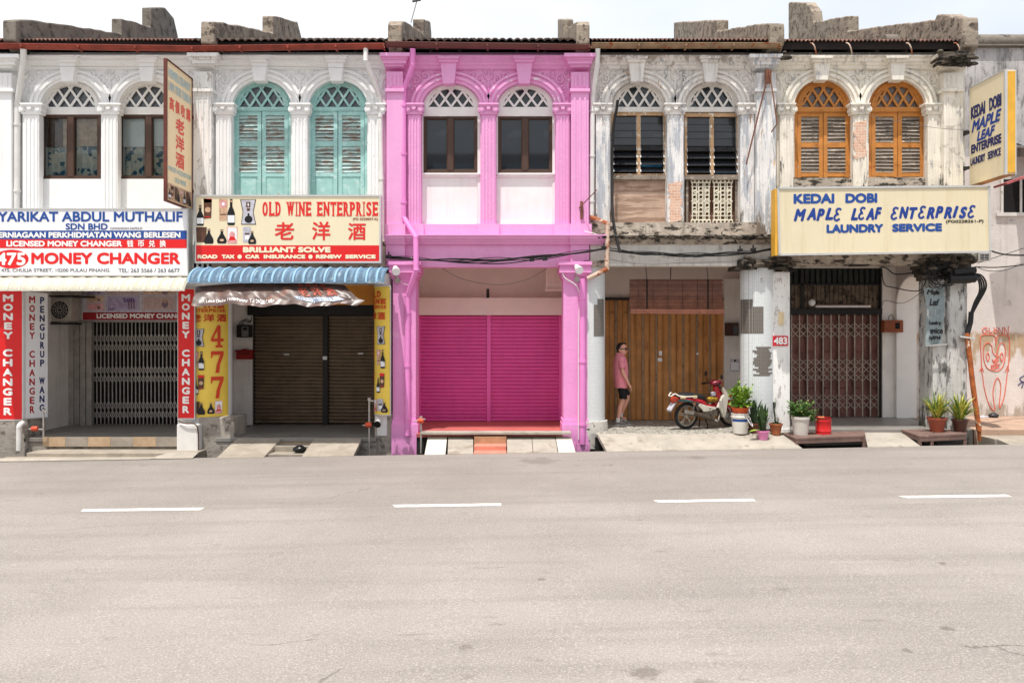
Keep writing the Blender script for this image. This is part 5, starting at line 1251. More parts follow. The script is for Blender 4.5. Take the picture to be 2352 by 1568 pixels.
def script(b, s_, xa, ya, xb, yb_):
    """loose brush capitals: each letter leans and starts with a slab of its own size"""
    p, q_ = zk(xa,ya), zk(xb,yb_); W = {'M':1.45,'I':.75,'E':.95,'L':.95,'N':1.2,'A':1.1}
    tot = sum(W.get(c,1) for c in s_); un = (q_[0]-p[0])/tot; a = p[0]; o = (((p[0]+q_[0])/2)-2000)*.0125
    for i, c in enumerate(s_):
        cw = W.get(c,1)*un; dy = (-1 if i % 2 else .8)
        ch = c
        if c == 'E' :                                     # round brush E drawn as two bowls
            cx, top, bot = a+cw*.42, p[1]+o+dy, q_[1]+o+dy; hh = bot-top
            pts = curve([(cx+cw*.36,top+hh*.12),(cx,top+hh*.02),(cx-cw*.22,top+hh*.22),(cx-cw*.02,top+hh*.44),(cx+cw*.12,top+hh*.46),(cx-cw*.2,top+hh*.52),(cx-cw*.36,top+hh*.76),(cx-cw*.1,top+hh*.98),(cx+cw*.3,top+hh*.84)], 5)
            lean = lambda pt: (pt[0]+(bot-pt[1])*.12, pt[1])
            pts = [lean(pt) for pt in pts]
            for (p0, p1) in zip(pts, pts[1:]):
                dx, dy2 = p1[0]-p0[0], p1[1]-p0[1]; L = math.hypot(dx,dy2) or 1; nx, ny = -dy2/L*2.4, dx/L*2.4
                rect_ = [(p0[0]-nx-dx*.1,p0[1]-ny-dy2*.1),(p1[0]-nx+dx*.1,p1[1]-ny+dy2*.1),(p1[0]+nx+dx*.1,p1[1]+ny+dy2*.1),(p0[0]+nx-dx*.1,p0[1]+ny-dy2*.1)]
                b.poly([fsl(x,y,.004+.0002*(len(b.f) % 9)) for x, y in rect_])
        else:
            text(b, c, a, p[1]+o+dy, a+cw*.98, q_[1]+o+dy, fsl, 1.9, .32)
        a += cw
script(b, 'MAPLE', 128, 180, 388, 247); script(b, 'LEAF', 436, 177, 606, 243); script(b, 'ENTERPRISE', 652, 171, 1112, 236)
b.m = 2; p, q_ = zk(950,245), zk(1154,266); text(b, '(PG0228261-P)', p[0], p[1]+1.6, q_[0], q_[1]+1.6, fsl, .35)
b.build('lettering', [M['blue'], M['deepblue'], M['blackt']], sg, fix=False)

# two signs that stand out square from the wall
def side_sign(name_label, xw, ys, zt, zb, facing, th=.12):
    """returns (thing, fn) ; fn(s,t,d): s metres from the picture-left edge, t metres from the top"""
    t = thing('projecting_sign', (xw, (ys[0]+ys[1])/2, zb), name_label, 'sign'); return t
XL = -6.68
ACR = mat('translucent_cream_acrylic', (250,234,204), .4, .02, 1)
_b = NB(ACR); _o = ACR.node_tree.nodes['Material Output']; _t = _b.n('BsdfTranslucent'); _t.inputs[0].default_value = lin((252,240,214)); _m = _b.n('MixShader'); _m.inputs[0].default_value = .45
_b.L(ACR.node_tree.nodes['Principled BSDF'].outputs[0], _m.inputs[1]); _b.L(_t.outputs[0], _m.inputs[2]); _b.L(_m.outputs[0], _o.inputs[0])
sg = side_sign('tall cream wine sign with a rust brown rim standing out square from the wall', XL, (-1.2,-.02), 7.62, 4.93, 1)
y0_, y1_ = -1.2, -.02; zt_, zb_ = 7.63, 4.93
fL = lambda s, t, d: (XL+d, y0_+s, zt_-t)
b = MB(); b.box(XL-.045, XL, y0_, y1_, zb_, zt_); b.build('panel', ACR, sg)
b = MB(); b.box(XL-.055, XL+.012, y0_-.03, y0_-.001, zb_-.03, zt_+.03); b.box(XL-.055, XL+.012, y1_+.001, y1_+.03, zb_-.03, zt_+.03); b.box(XL-.055, XL+.012, y0_, y1_, zt_+.001, zt_+.03); b.box(XL-.055, XL+.012, y0_, y1_, zb_-.03, zb_-.001)
b.box(XL-.05, XL+.0, y1_+.03, .3, 6.85, 6.9); b.box(XL-.05, XL+.0, y1_+.03, .3, 5.3, 5.35); b.build('rim', mat('rust_brown_rim', (104,52,42), .7, .2, 5), sg)
b = MB(); W_, H_ = y1_-y0_, zt_-zb_
text(b, 'MEMBELI BRANDY', .06, .12, W_-.06, .30, fL, .012); text(b, 'LAMA TIDEK TERNILAI', .06, .37, W_-.05, .55, fL, .010)
text(b, 'PRICED ACQUISITION', .06, 2.02, W_-.04, 2.13, fL, .008); text(b, 'OLD WINE', .34, 2.19, .88, 2.30, fL, .008)
b.m = 1
for i, ch in enumerate('高價收購'): text(b, ch, .10+i*.265, .66, .31+i*.265, .92, fL, .008)
for i, ch in enumerate('老洋酒'): text(b, ch, .38, .98+i*.345, .80, 1.29+i*.345, fL, .014)
b.build('lettering', [M['faded'], mat('sun_faded_red_lettering', (232,92,76), .5, .08, 8)], sg, fix=False)
b = MB(); b.m = 6; rect(b, .02, 2.36, W_-.02, H_-.02, fL, .002)
for k, kd in enumerate(('redbox','darkbox','goldbox','darkbox')): goods(b, kd, .05+k*.28, 2.39, .31+k*.28, H_-.04, fL, .003)
b.build('product_pictures', GM(), sg, fix=False)
XR = 9.555
sg = side_sign('pale laundry sign with a yellow end standing out from the wall at the right corner', XR, (-1.19,.0), 7.44, 5.43, -1)
y0_r, y1_r, zt_r, zb_r = -1.19, .0, 7.44, 5.425
b = MB(); b.box(XR, XR+.19, y0_r, y1_r, zb_r, zt_r); b.build('panel', M['signbeige'], sg)
b = MB(); b.box(XR+.03, XR+.20, y0_r-.02, y0_r-.001, zb_r+.03, zt_r-.03); b.m = 1; b.box(XR+.01, XR+.19, y0_r, y1_r, zb_r-.012, zb_r-.001); b.build('end_cap', [M['yellowend'], mat('rusty_sheet_underside', (176,120,66), .7, .2, 4)], sg)
b = MB(); b.box(XR-.015, XR+.03, y0_r-.025, y0_r+.02, zb_r-.01, zt_r+.012); b.box(XR+.185, XR+.205, y0_r-.022, y0_r+.02, zb_r-.01, zt_r+.012); b.box(XR-.012, XR+.19, y0_r+.02, y1_r, zt_r+.001, zt_r+.02); b.build('frame', M['alu'], sg)
b = MB(); b.box(XR-.02, XR+.04, .0, .4, 6.52, 6.57); b.box(XR-.02, XR+.04, .0, .4, 5.78, 5.83); b.bar((XR-.75,.2,6.55),(XR-.02,.02,6.55),.05,.05,(0,0,1)); b.bar((XR-.75,.2,5.80),(XR-.02,.02,5.80),.05,.05,(0,0,1)); b.build('bracket', M['blackmetal'], sg)
fR = lambda s, t, d: (XR-d, y1_r-s, zt_r-t)
b = MB()
text(b, 'KEDAI', .05, .40, .55, .66, fR, .013); text(b, 'DOBI', .68, .40, 1.08, .66, fR, .013)
text(b, 'ENTERPRISE', .06, 1.19, 1.08, 1.38, fR, .012); text(b, 'LAUNDRY', .04, 1.46, .55, 1.62, fR, .008); text(b, 'SERVICE', .63, 1.46, 1.06, 1.62, fR, .008)
b.m = 1; text(b, 'MAPLE', .08, .70, 1.08, .94, fR, .013, .3); text(b, 'LEAF', .26, .97, .88, 1.17, fR, .013, .3)
b.build('lettering', [M['navy'], M['deepblue']], sg, fix=False)

# upright panels and wrapped signs on the columns
sg = thing('column_sign', (X(-4,-.1),-.1,Z(962,-.1)), 'red upright panel sign with white letters beside the white one at the left edge', 'sign')
b = MB(); b.px(-60, 667, 52.5, 963, -.12, -.03); b.build('panel', M['red'], sg); fn = front(-.12)
b = MB(); column_text(b, 'MONEY', 19, 11, 676, 783, fn, 1.3); column_text(b, 'CHANGER', 18, 11, 801.5, 958, fn, 1.3); b.build('lettering', M['whitetext'], sg, fix=False)
b = MB(); b.px(-61, 963, 53, 966, -.125, -.03); b.px(50.5, 667, 53, 963, -.124, -.03); b.build('frame', M['alu'], sg)
YA = lambda u: -.13+(u-54)/56*.52
sg = thing('column_sign', (X(82,.1),.1,Z(960,.1)), 'white slanted panel sign with red and blue upright letters', 'sign')
fW = lambda u, v, d: (X(u,YA(u))+d*.4, YA(u)-d, Z(v, YA(u)))
def quadpanel(mb, fn, u0, v0, u1, v1, th, vr0=None, vr1=None):
    c = [fn(u0,v1,0), fn(u1,vr1 or v1,0), fn(u1,vr0 or v0,0), fn(u0,v0,0)]; e = [(p[0]-.3*th, p[1]+th, p[2]) for p in c]
    mb.add(c+e, [(0,1,2,3),(7,6,5,4),(0,4,5,1),(1,5,6,2),(2,6,7,3),(3,7,4,0)])
b = MB(); quadpanel(b, fW, 56, 669, 109, 961, .05, 674, 957); b.build('panel', M['signwhite'], sg)
b = MB(); b.bar(fW(56,669,0), fW(56,961,0), .02, .03); b.bar(fW(109.5,674,0), fW(109.5,957,0), .02, .03); b.bar(fW(56,961.5,0), fW(109.5,957.5,0), .02, .03); b.build('frame', M['alu'], sg)
b = MB(); column_text(b, 'MONEY', 74, 6.5, 680, 783, fW, .8); column_text(b, 'CHANGER', 74, 6.5, 805, 953, fW, .8); b.m = 1; column_text(b, 'PENGURUP', 97, 5.8, 682, 846, fW, .8); column_text(b, 'WANG', 96.5, 5.8, 866, 949, fW, .8); b.build('lettering', [M['darkred'], M['navy']], sg, fix=False)
sg = thing('column_sign', (X(428,-.1),-.1,Z(960,-.1)), 'narrow red upright panel sign with white letters, left of the yellow curved sign', 'sign')
b = MB(); b.px(409, 664, 446, 960, -.12, -.03); b.build('panel', M['red'], sg)
b = MB(); b.px(407.5, 960, 448, 963, -.125, -.03); b.px(446, 662, 448, 960, -.124, -.03); b.px(407.5, 662, 409, 960, -.124, -.03); b.px(409, 662, 446, 664, -.123, -.03); b.build('frame', M['alu'], sg)
b = MB(); column_text(b, 'MONEY', 427, 9, 675.5, 781, fn, 1.15); column_text(b, 'CHANGER', 427, 9, 802.5, 953, fn, 1.15); b.build('lettering', M['whitetext'], sg, fix=False)
def curved(uc, R, Yc):
    xc = X(uc, Yc); k = (D+Yc-R)/F
    def fn(a, v, d):
        q = (a-uc)*k/R; rr = R+d+(.013 if d > 0 else 0); return (xc+rr*math.sin(q), Yc-rr*math.cos(q), Z(v, Yc-R))
    return fn
def curved_panel(mb, fn, a0, v0, a1, v1, n=18, th=.02):
    for i in range(n):
        p, q_ = a0+(a1-a0)*i/n, a0+(a1-a0)*(i+1)/n
        mb.smooth = True
        mb.add([fn(p,v1,0), fn(q_,v1,0), fn(q_,v0,0), fn(p,v0,0)], [(0,1,2,3)]); mb.smooth = False
        mb.add([fn(p,v1,0), fn(q_,v1,0), fn(q_,v1,-th), fn(p,v1,-th)], [(0,3,2,1)]); mb.add([fn(p,v0,0), fn(q_,v0,0), fn(q_,v0,-th), fn(p,v0,-th)], [(0,1,2,3)])
def figure(b, ch, a0, b0, a1, b1, fn):
    """tall slab figures 4 and 7, cut into narrow pieces so that they follow the curve"""
    A = lambda x: a0+x*(a1-a0)
    B = lambda y: b0+y*(b1-b0)
    def strip(p, q, r_, t, n=6):
        for i in range(n):
            f, g = i/n, (i+1)/n; L = lambda u, v, k: (A(u[0]+(v[0]-u[0])*k), B(u[1]+(v[1]-u[1])*k))
            shape(b, [L(p,q,f), L(p,q,g), L(t,r_,g), L(t,r_,f)], fn, .004)
    if ch == '4':
        strip((.50,0),(.74,0),(.74,.9),(.50,.9),2); strip((0,.60),(1,.60),(1,.73),(0,.73)); strip((.34,.90),(.92,.90),(.92,1),(.34,1),4); strip((.0,.60),(.50,.0),(.50,.22),(.16,.60))
    else:
        strip((0,.02),(1,.02),(1,.19),(0,.19)); strip((0,.19),(.14,.19),(.05,.34),(0,.34),2); strip((.72,.19),(.44,.62),(.70,.62),(1,.19)); strip((.44,.62),(.34,1),(.63,1),(.70,.62))
def wtext(b, s_, a0, b0, a1, b1, fn, bold=0): text(b, s_, a0, b0, a1, b1, fn, bold)
sg = thing('column_sign', (X(492,.2),.2,Z(960,0)), 'yellow curved column sign with tall red figures, beside the narrow red panel', 'sign')
fc = curved(484, .46, .40); aL, aR = 450.5, 546
b = MB(); curved_panel(b, fc, aL, 668, aR, 960); b.build('panel', M['signyellow'], sg)
b = MB()
for v in (667,961): b.tube([fc(aL+(aR-aL)*k/12, v, 0) for k in range(13)], .018, 6)
b.tube([fc(aL,667,0), fc(aL,961,0)], .016, 6); b.build('frame', M['alu'], sg)
b = MB(); slab(b, 'OLD', 462, 676, 520, 692, fc, bold=.9); slab(b, 'WINE', 460, 694, 534, 707, fc, bold=.9); slab(b, 'ENTERPRISE', 456, 709.5, 536, 717, fc, bold=.4)
for i, ch in enumerate('老洋酒'): text(b, ch, 459+i*28, 721, 482+i*28, 739, fc, .6)
for i, ch in enumerate('477'):
    figure(b, ch, 503, 747+i*58.5, 531, 798+i*58.5, fc)
b.build('lettering', [mat('vermilion_lettering', (208,60,20), .5, 0)], sg, fix=False)
b = MB()
for kd, q_ in (('giftbox',(462,755,489,796)),('goldbox',(461,806,489,850)),('redbox',(463,860,489,906)),('darkbox',(460,922,491,952)),('flaskcard',(495,921,528,950))): goods(b, kd, *q_, fc, .003)
b.build('product_pictures', GM(), sg, fix=False)
sg = thing('column_sign', (X(880,.2),.2,Z(954,0)), 'yellow curved sign wrapped round the column against the pink pilaster', 'sign')
fc2 = curved(893, .30, .16); aL, aR = 836, 902
b = MB(); curved_panel(b, fc2, aL, 657, aR, 953); b.build('panel', M['signyellow'], sg)
b = MB()
for v in (656.5,953.5): b.tube([fc2(aL+(aR-aL)*k/12, v, 0) for k in range(13)], .014, 6)
b.tube([fc2(aR,656,0), fc2(aR,954,0)], .014, 6); b.build('frame', M['alu'], sg)
b = MB(); slab(b, 'OLD', 838, 668, 881, 683, fc2, bold=.8); slab(b, 'WINE', 834, 686, 893, 698, fc2, bold=.8); slab(b, 'ENTERPRISE', 832, 701, 893, 709, fc2, bold=.35)
for i, ch in enumerate('洋酒'): text(b, ch, 846+i*24, 717, 866+i*24, 734, fc2, .5)
for i, ch in enumerate('477'): figure(b, ch, 836, 752+i*52, 853, 798+i*52, fc2)
b.build('lettering', [mat('orange_red_lettering', (212,66,24), .5, 0)], sg, fix=False)
b = MB()
for kd, q_ in (('giftbox',(868,749,890,791)),('goldbox',(867,802,890,846)),('redbox',(867,856,889,902)),('greycard',(870,916,896,947)),('flaskcard',(846,918,868,946))): goods(b, kd, *q_, fc2, .003)
b.build('product_pictures', GM(), sg, fix=False)

# banknote banner over the gate
sg = thing('banner', (X(300,1.8),1.8,Z(735,1.8)), 'banner of banknote pictures over a dark red strip above the lattice gate', 'banner')
Yb = 1.8; fn = front(Yb)
b = MB(); b.px(188, 660, 440, 736, Yb, Yb+.05); b.build('panel', M['printgrey'], sg)
b = MB(); rect(b, 190, 717, 440, 735, fn, .002); b.build('colour_band', mat('maroon_strip', (150,26,34), .5, .05, 4), sg)
b = MB(); text(b, 'LICENSED MONEY CHANGER', 222, 720, 437, 731, fn, .7, d=.005); b.build('lettering', M['whitetext'], sg, fix=False)
b = MB()
for u0, v0, u1, v1, mi, bar in ((199,679,240,694,0,1),(199,696,240,713,1,1),(244,680,320,713.5,2,0),(326,680,404,713,3,1),(408,680,440,713,2,1),(244,664,320,677,3,0),(199,664,240,677,2,1),(326,664,404,677,0,1)):
    b.m = mi; rect(b, u0, v0, u1, v1, fn, .002); b.m = 4; rect(b, u0+2, v0+2, u1-2, v1-2, fn, .003); b.m = mi; rect(b, u0+4, v0+3, u1-4, v1-3, fn, .004); b.m = 5
    w_ = u1-u0
    if bar: shape(b, ell(u0+w_*.68,(v0+v1)/2+1,w_*.09,(v1-v0)*.3), fn, .005); b.m = 6; shape(b, ell(u0+w_*.68,(v0+v1)/2-(v1-v0)*.16,w_*.055,(v1-v0)*.14), fn, .006)
    else:
        for k in range(3): rect(b, u0+w_*(.66+.08*k), v0+8, u0+w_*(.71+.08*k), v1-4, fn, .005)
b.m = 7; text(b, '500', 283, 684, 309, 694, fn, .5, d=.007); text(b, '500', 248, 708, 262, 712, fn, .2, d=.007)
b.build('note_pictures', [M['printbeige'], M['printpink'], M['printlilac'], mat('rose_grey_print', (196,168,164), .5, .15, 20), M['printgrey'], mat('mauve_print', (128,104,118), .5, .2, 25), M['printbeige'], mat('violet_print', (92,66,130), .5, 0)], sg, fix=False)

# house number
sg = thing('number_plate', (X(1793,.05),.05,Z(784,.05)), 'small red house number plate with white figures on the peeling pier', 'number plate')
b = MB(); b.px(1775.5, 771, 1810, 794, .055, .078); b.build('plate', mat('red_enamel', (206,40,52), .4, .06, 8), sg)
b = MB(); text(b, '483', 1777.5, 774, 1808, 791, front(.055), .9); b.build('lettering', M['whitetext'], sg, fix=False)
# notice on the wall (its code left out)
sg = thing('notice', (X(1688,1.9),1.9,Z(855,1.9)), 'small framed paper notice on the white wall behind the red scooter', 'notice')
b = MB(); b.px(1677, 824, 1699, 853, 2.02, 2.04); b.build('paper', M['printgrey'], sg)
b = MB(); rect(b, 1679, 832, 1697, 850, front(2.02), .002); b.m = 1; shape(b, ell(1688,828,3,2.4,12), front(2.02), .003); b.build('print', [M['signwhite'], M['blackt']], sg, fix=False)
b = MB(); b.px(1664, 640, 1712, 985, 2.045, 2.3); b.build('back_wall', M['sidewall'], Dh)
# hanging laundry banner
Yh = -.12; fn = lambda u, v, d: (X(u,Yh), Yh+.05*math.sin((u-2120)*.16+v*.012)+.0-d, Z(v,Yh))
sg = thing('hanging_banner', (X(2150,Yh),Yh,Z(790,Yh)), 'worn grey cloth laundry banner hanging from the cable tangle on the corner column', 'banner')
b = MB(); nx, nz = 14, 16
def hb(i, j):
    t, s_ = i/nx, j/nz; u = 2124+2*s_+t*(44-6*s_)+2*math.sin(s_*5); v = 662-6*t+s_*(132+6*t); return fn(u, v, 0)
b.smooth = True; b.add([hb(i,j) for j in range(nz+1) for i in range(nx+1)], [(j*(nx+1)+i, j*(nx+1)+i+1, (j+1)*(nx+1)+i+1, (j+1)*(nx+1)+i) for j in range(nz) for i in range(nx)])
b.build('cloth', mat('faded_grey_cloth', (146,158,160), .85, .12, 5, patches=[((206,206,200), .6, .05, 5, (3,3,.6))], streak=((80,84,84), .4)), sg, fix=False)
b = MB()
for s_, u0, v0, u1, v1, sh in (('Maple',2128,665,2160,680,.2),('Leaf',2132,686,2160,702,.2),('Laundry',2131,737,2162,748,0),('service',2133,753,2164,766,0),('1kg RM4',2130,771,2160,782,0)): text(b, s_, u0, v0, u1, v1, fn, .45, sh, .012)
b.build('lettering', M['blackt'], sg, fix=False)
b = MB(); b.tube([fn(2124,795,0), fn(2172,791,0)], .015, 6); b.tube([fn(2122,660,0), fn(2166,655,0)], .008, 6); b.build('rod', M['gate'], sg)

# ------------------------------------------------------------------ awnings
def awning(label, m, u0, u1, v0, v1, yb, yf, rib, ribm, skew=(0,0)):
    """curved ribbed sheet from the wall (yb) out to its lip (yf)"""
    t = thing('awning', (X((u0+u1)/2,yb),yb,Z(v0,yb)), label, 'awning'); n = 10
    z0, z1 = Z(v0,yb), Z(v1,yf); prof = [(yb+(yf-yb)*math.sin(PI/2*k/n), z1+(z0-z1)*math.cos(PI/2*k/n)) for k in range(n+1)]
    S = MB(); nx = int((X(u1,yf)-X(u0,yf))/.06)
    x0, x1 = X(u0,yf), X(u1,yf); vs = []
    for p, (y, z) in enumerate(prof):
        for k in range(nx+1): vs.append((x0+(x1-x0)*k/nx, y-.010*(k % 2)*math.sin(PI/2*p/n), z+.010*(k % 2)+skew[0]*k/nx))
    S.smooth = False; S.add(vs, [(p*(nx+1)+k, p*(nx+1)+k+1, (p+1)*(nx+1)+k+1, (p+1)*(nx+1)+k) for p in range(n) for k in range(nx)])
    i = len(S.v); S.add([(x,y+.012,z-.006) for x,y,z in vs], [(p*(nx+1)+k, (p+1)*(nx+1)+k, (p+1)*(nx+1)+k+1, p*(nx+1)+k+1) for p in range(n) for k in range(nx)])
    S.build('sheet', m, t, fix=False)
    # cross ridges that follow the curve
    Rb = MB(); x = x0
    while x <= x1+.01:
        Rb.tube([(x, y-.012, z+.012+skew[0]*(x-x0)/(x1-x0)) for y, z in prof], .022, 6); x += rib
    Rb.build('rib', ribm, t)
    Hr = MB()
    for k in range(2, n+1):
        for dt in (0,.5):
            q = PI/2*(k-dt)/n; y, z = yb+(yf-yb)*math.sin(q), z1+(z0-z1)*math.cos(q); Hr.bar((x0,y-.012,z+.006), (x1,y-.012,z+.006+skew[0]), .014, .01)
    Hr.build('ridge', m, t)
    return t
awning('cream ribbed plastic awning over the left lattice gate', mat('cream_plastic_sheet', (238,234,220), .45, .04, 3), -70, 424, 640, 668, -.30, -.98, .245, mat('cream_plastic_rib', (226,218,198), .5, .04, 3))
awning('blue ribbed plastic awning under the wine shop board', mat('blue_plastic_sheet', (136,164,186), .4, .1, 2, patches=[((176,196,206), .55, .08, 5), ((96,132,164), .6, .08, 3)]), 433, 883, 617, 650, -.28, -1.0, .205, mat('pale_blue_plastic_rib', (150,190,218), .4, .06, 3))
# dark printed sheet hanging below
t = thing('banner', (X(640,-1.1),-1.1,Z(697,-1.1)), 'crumpled dark glossy banner with faded pictures hanging below the blue awning', 'banner')
rg = random.Random(21); nx, nz = 70, 12
b = MB(); b.smooth = True
from mathutils import noise as mnoise
def bp(i, j, d=0.):
    s_, q_ = i/nx, j/nz
    ul = 452+(439-452)*q_; ur = 790+(838-790)*min(1,q_*1.0) if q_ < .75 else 838-(q_-.75)*4*18
    vtop = 657-7*min(1,s_*3)+ (0 if s_ < .8 else (s_-.8)*20); vbot = 701+3*math.sin(s_*19)+1.5*math.sin(s_*47)
    u = ul+(ur-ul)*s_; v = vtop+(vbot-vtop)*q_; y = -.82-.42*q_+.06*mnoise.noise(Vector((s_*12, q_*2, 1)))+.022*mnoise.noise(Vector((s_*34, q_*5, 4)))
    return (X(u,y), y-d, Z(v,y))
b.add([bp(i,j) for j in range(nz+1) for i in range(nx+1)], [(j*(nx+1)+i, (j+1)*(nx+1)+i, (j+1)*(nx+1)+i+1, j*(nx+1)+i+1) for j in range(nz) for i in range(nx)])
b.build('sheet', mat('dark_glossy_vinyl', (92,72,66), .36, .3, 2.5, spec=.5, patches=[((120,84,70), .55, .1, 3), ((196,176,164), .68, .05, 3.5, (1,1,1.6)), ((40,32,32), .6, .08, 6)]), t, fix=False)
fb = lambda s_, q_, d: bp(s_*nx, q_*nz, d)
b = MB(); text(b, '477, Lebuh Chulia, 10200 Penang.', .04, .70, .33, .88, fb, .0, d=.02); text(b, 'Tel: 04-263 3448', .345, .70, .48, .88, fb, .0, d=.02)
b.m = 1; text(b, 'PRICED ACQUISITION OLD WINE', .62, .62, .89, .84, fb, .0012, d=.02); b.m = 2
for i, ch in enumerate('老洋酒'): text(b, ch, .66+i*.085, .2, .725+i*.085, .56, fb, .002, d=.02)
for i, ch in enumerate('高價收購'): text(b, ch, .68+i*.05, .02, .715+i*.05, .16, fb, .001, d=.02)
b.build('lettering', [M['whitetext'], mat('pale_blue_lettering', (190,204,226), .5, 0), mat('rust_red_lettering', (186,84,62), .5, 0)], t, fix=False)
yb_ = MB(); yb_.px(700, 655, 862, 700, .55, .6); yb_.build('panel', mat('orange_board', (200,130,40), .6, .1, 3), t)
# bamboo blind
Yv = .55
t = thing('bamboo_blind', (X(1554,Yv),Yv,Z(641,Yv)), 'brown split bamboo roller blind hanging before the ochre doors', 'blind')
b = MB(); rg = random.Random(9)
z0, z1 = Z(709,Yv), Z(641,Yv); n = 46
for k in range(n):
    b.m = 0 if rg.random() < .6 else 1
    z = z0+(z1-z0)*(k+.5)/n; b.box(X(1446,Yv)+rg.uniform(-.012,.012), X(1659,Yv)+.02*(1-k/n)+rg.uniform(-.012,.012), Yv+rg.uniform(-.004,.004), Yv+.012, z-(z1-z0)/n*.42, z+(z1-z0)/n*.42)
b.build('slats', [mat('brown_bamboo', (122,78,62), .7, .2, 6), mat('dark_bamboo', (88,54,44), .7, .2, 6)], t)
b = MB(); b.tube([(X(1448,Yv),Yv-.02,Z(713,Yv)),(X(1662,Yv),Yv-.02,Z(714,Yv))], .035, 12); b.tube([(X(1448,Yv),Yv-.03,Z(718,Yv)),(X(1662,Yv),Yv-.03,Z(719,Yv))], .022, 10); b.build('roll', mat('reddish_bamboo_roll', (166,110,90), .65, .15, 8), t)
b = MB()
for u in (1486,1626): b.box(X(u,Yv)-.016, X(u,Yv)+.016, Yv-.012, Yv-.005, Z(721,Yv), Z(641,Yv)); b.tube([(X(u,Yv),Yv,Z(641,Yv)),(X(u-3,Yv),Yv,Z(612,Yv))], .008, 5)
for k in range(6): b.box(X(1466+k*34,Yv)-.0025, X(1466+k*34,Yv)+.0025, Yv-.009, Yv-.0045, Z(709,Yv), Z(641,Yv))
b.tube([(X(1540,Yv),Yv,Z(641,Yv)),(X(1541,Yv),Yv,Z(612,Yv))], .01, 5); b.build('cord', M['darkwood'], t)
# ------------------------------------------------------------------ fittings
def W3(u, v, Y): return (X(u,Y), Y, Z(v,Y))
t = thing('air_conditioner', W3(140,738,1.2), 'grey air conditioner outdoor unit on a bracket beside the money changer gate', 'air conditioner')
Ya = 1.35
b = MB(); b.px(113, 682, 163, 738, Ya, Ya+.35); b.build('casing', mat('grimy_casing', (176,170,160), .6, .1, 4), t, bevel=.02)
b = MB(); c = W3(137,712,Ya-.003)
for r_ in (.05,.1,.15,.2): b.tube([(c[0]+r_*math.cos(q*PI/14), c[1], c[2]+r_*math.sin(q*PI/14)) for q in range(29)], .006, 4, False)
for k in range(12): b.bar((c[0]+.03*math.cos(k*PI/6),c[1],c[2]+.03*math.sin(k*PI/6)), (c[0]+.2*math.cos(k*PI/6+.3),c[1],c[2]+.2*math.sin(k*PI/6+.3)), .008, .006)
b.m = 1; b.disc((c[0],c[1]+.002,c[2]), .205, 'y', 28); b.build('fan_grille', [M['gate'], M['dark']], t)
b = MB(); b.px(108, 741, 165, 745, Ya-.02, Ya+.4); b.px(108, 678, 178, 681.5, Ya-.35, Ya+.4); b.build('bracket', M['blackmetal'], t)
t = thing('meter_box', W3(560,776,1.9), 'black electricity meter box above the red mailbox', 'meter')
b = MB(); b.px(543, 746, 577, 775, 1.93, 2.045); b.build('box', M['blackmetal'], t, bevel=.01)
b = MB(); b.px(555, 750, 570, 773, 1.905, 1.929); b.m = 1; b.px(557.5, 752, 567.5, 758, 1.90, 1.9045); b.build('meter', [mat('meter_grey', (120,118,116), .3, .1, 6), M['dark']], t, bevel=.006)
b = MB()
for k in range(3): b.tube(curve([W3(548+k*4,746,1.98), W3(556+k*5,736-k*2,1.96), W3(572+k*2,740,1.97), W3(577,733-k*3,2.0)]), .008, 5)
b.build('wire', M['cable'], t)
t = thing('mailbox', W3(558,826,1.9), 'red metal mailbox below the black meter box', 'mailbox')
b = MB(); Ym = 1.90; x0, x1, z0, z1 = X(542,Ym), X(578,Ym), Z(825,Ym), Z(806,Ym)
b.prism([(x0,z0),(x1,z0),(x1,z1),((x0+x1)/2,z1+.055),(x0,z1)], Ym, 2.044); b.build('box', mat('red_mailbox_paint', (150,26,24), .5, .1, 5), t, bevel=.008)
b = MB(); b.px(540, 803.5, 580, 807, Ym-.03, 2.044); b.m = 1; b.px(548, 811, 572, 813, Ym-.004, Ym-.0005); b.build('lid', [mat('dark_red_lid', (120,22,22), .5, .1, 5), M['dark']], t)
t = thing('meter_box', W3(1683,770,1.0), 'dark brown wooden meter box on the white wall left of the mosaic column', 'meter')
b = MB(); b.px(1668, 741, 1697, 771, 1.90, 2.044); b.build('box', mat('dark_brown_wood', (70,42,34), .6, .15, 5), t, bevel=.01)
b = MB(); b.px(1684, 747, 1694, 768, 1.885, 1.899); b.build('window', M['glassgrey'], t)
t = thing('meter_box', W3(2047,762,2.0), 'orange brown wooden meter box with an open slot right of the lattice gate', 'meter')
b = MB(); b.px(2031, 735, 2075, 763, 1.90, 2.079); b.build('box', mat('orange_brown_wood', (140,74,40), .6, .15, 5), t, bevel=.01)
b = MB(); b.px(2057, 741, 2067, 755, 1.889, 1.899); b.build('slot', M['dark'], t)
b = MB(); b.tube(curve([W3(2040,735,1.95),W3(2043,725,1.94),W3(2050,724,1.95),W3(2052,735,1.96)]), .008, 5); b.build('wire', M['cable'], t)
t = thing('fluorescent_lamp', W3(1900,614,1.0), 'long fluorescent tube fitting under the lintel over the gate', 'lamp')
b = MB(); b.px(1826, 607, 1966, 612, 1.0, 1.06); b.build('batten', M['boxing'], t); b = MB(); b.tube([W3(1829,610,.985), W3(1962,610,.985)], .018, 8); b.build('tube', M['signwhite'], t)
t = thing('fluorescent_lamp', W3(1938,706,2.0), 'slim fluorescent tube fitting beside the white globe lamp', 'lamp')
b = MB(); b.px(1875, 701, 2000, 706, 2.0, 2.085); b.build('batten', M['boxing'], t); b = MB(); b.tube([W3(1878,704,1.985), W3(1996,704,1.985)], .014, 8); b.build('tube', M['signwhite'], t)
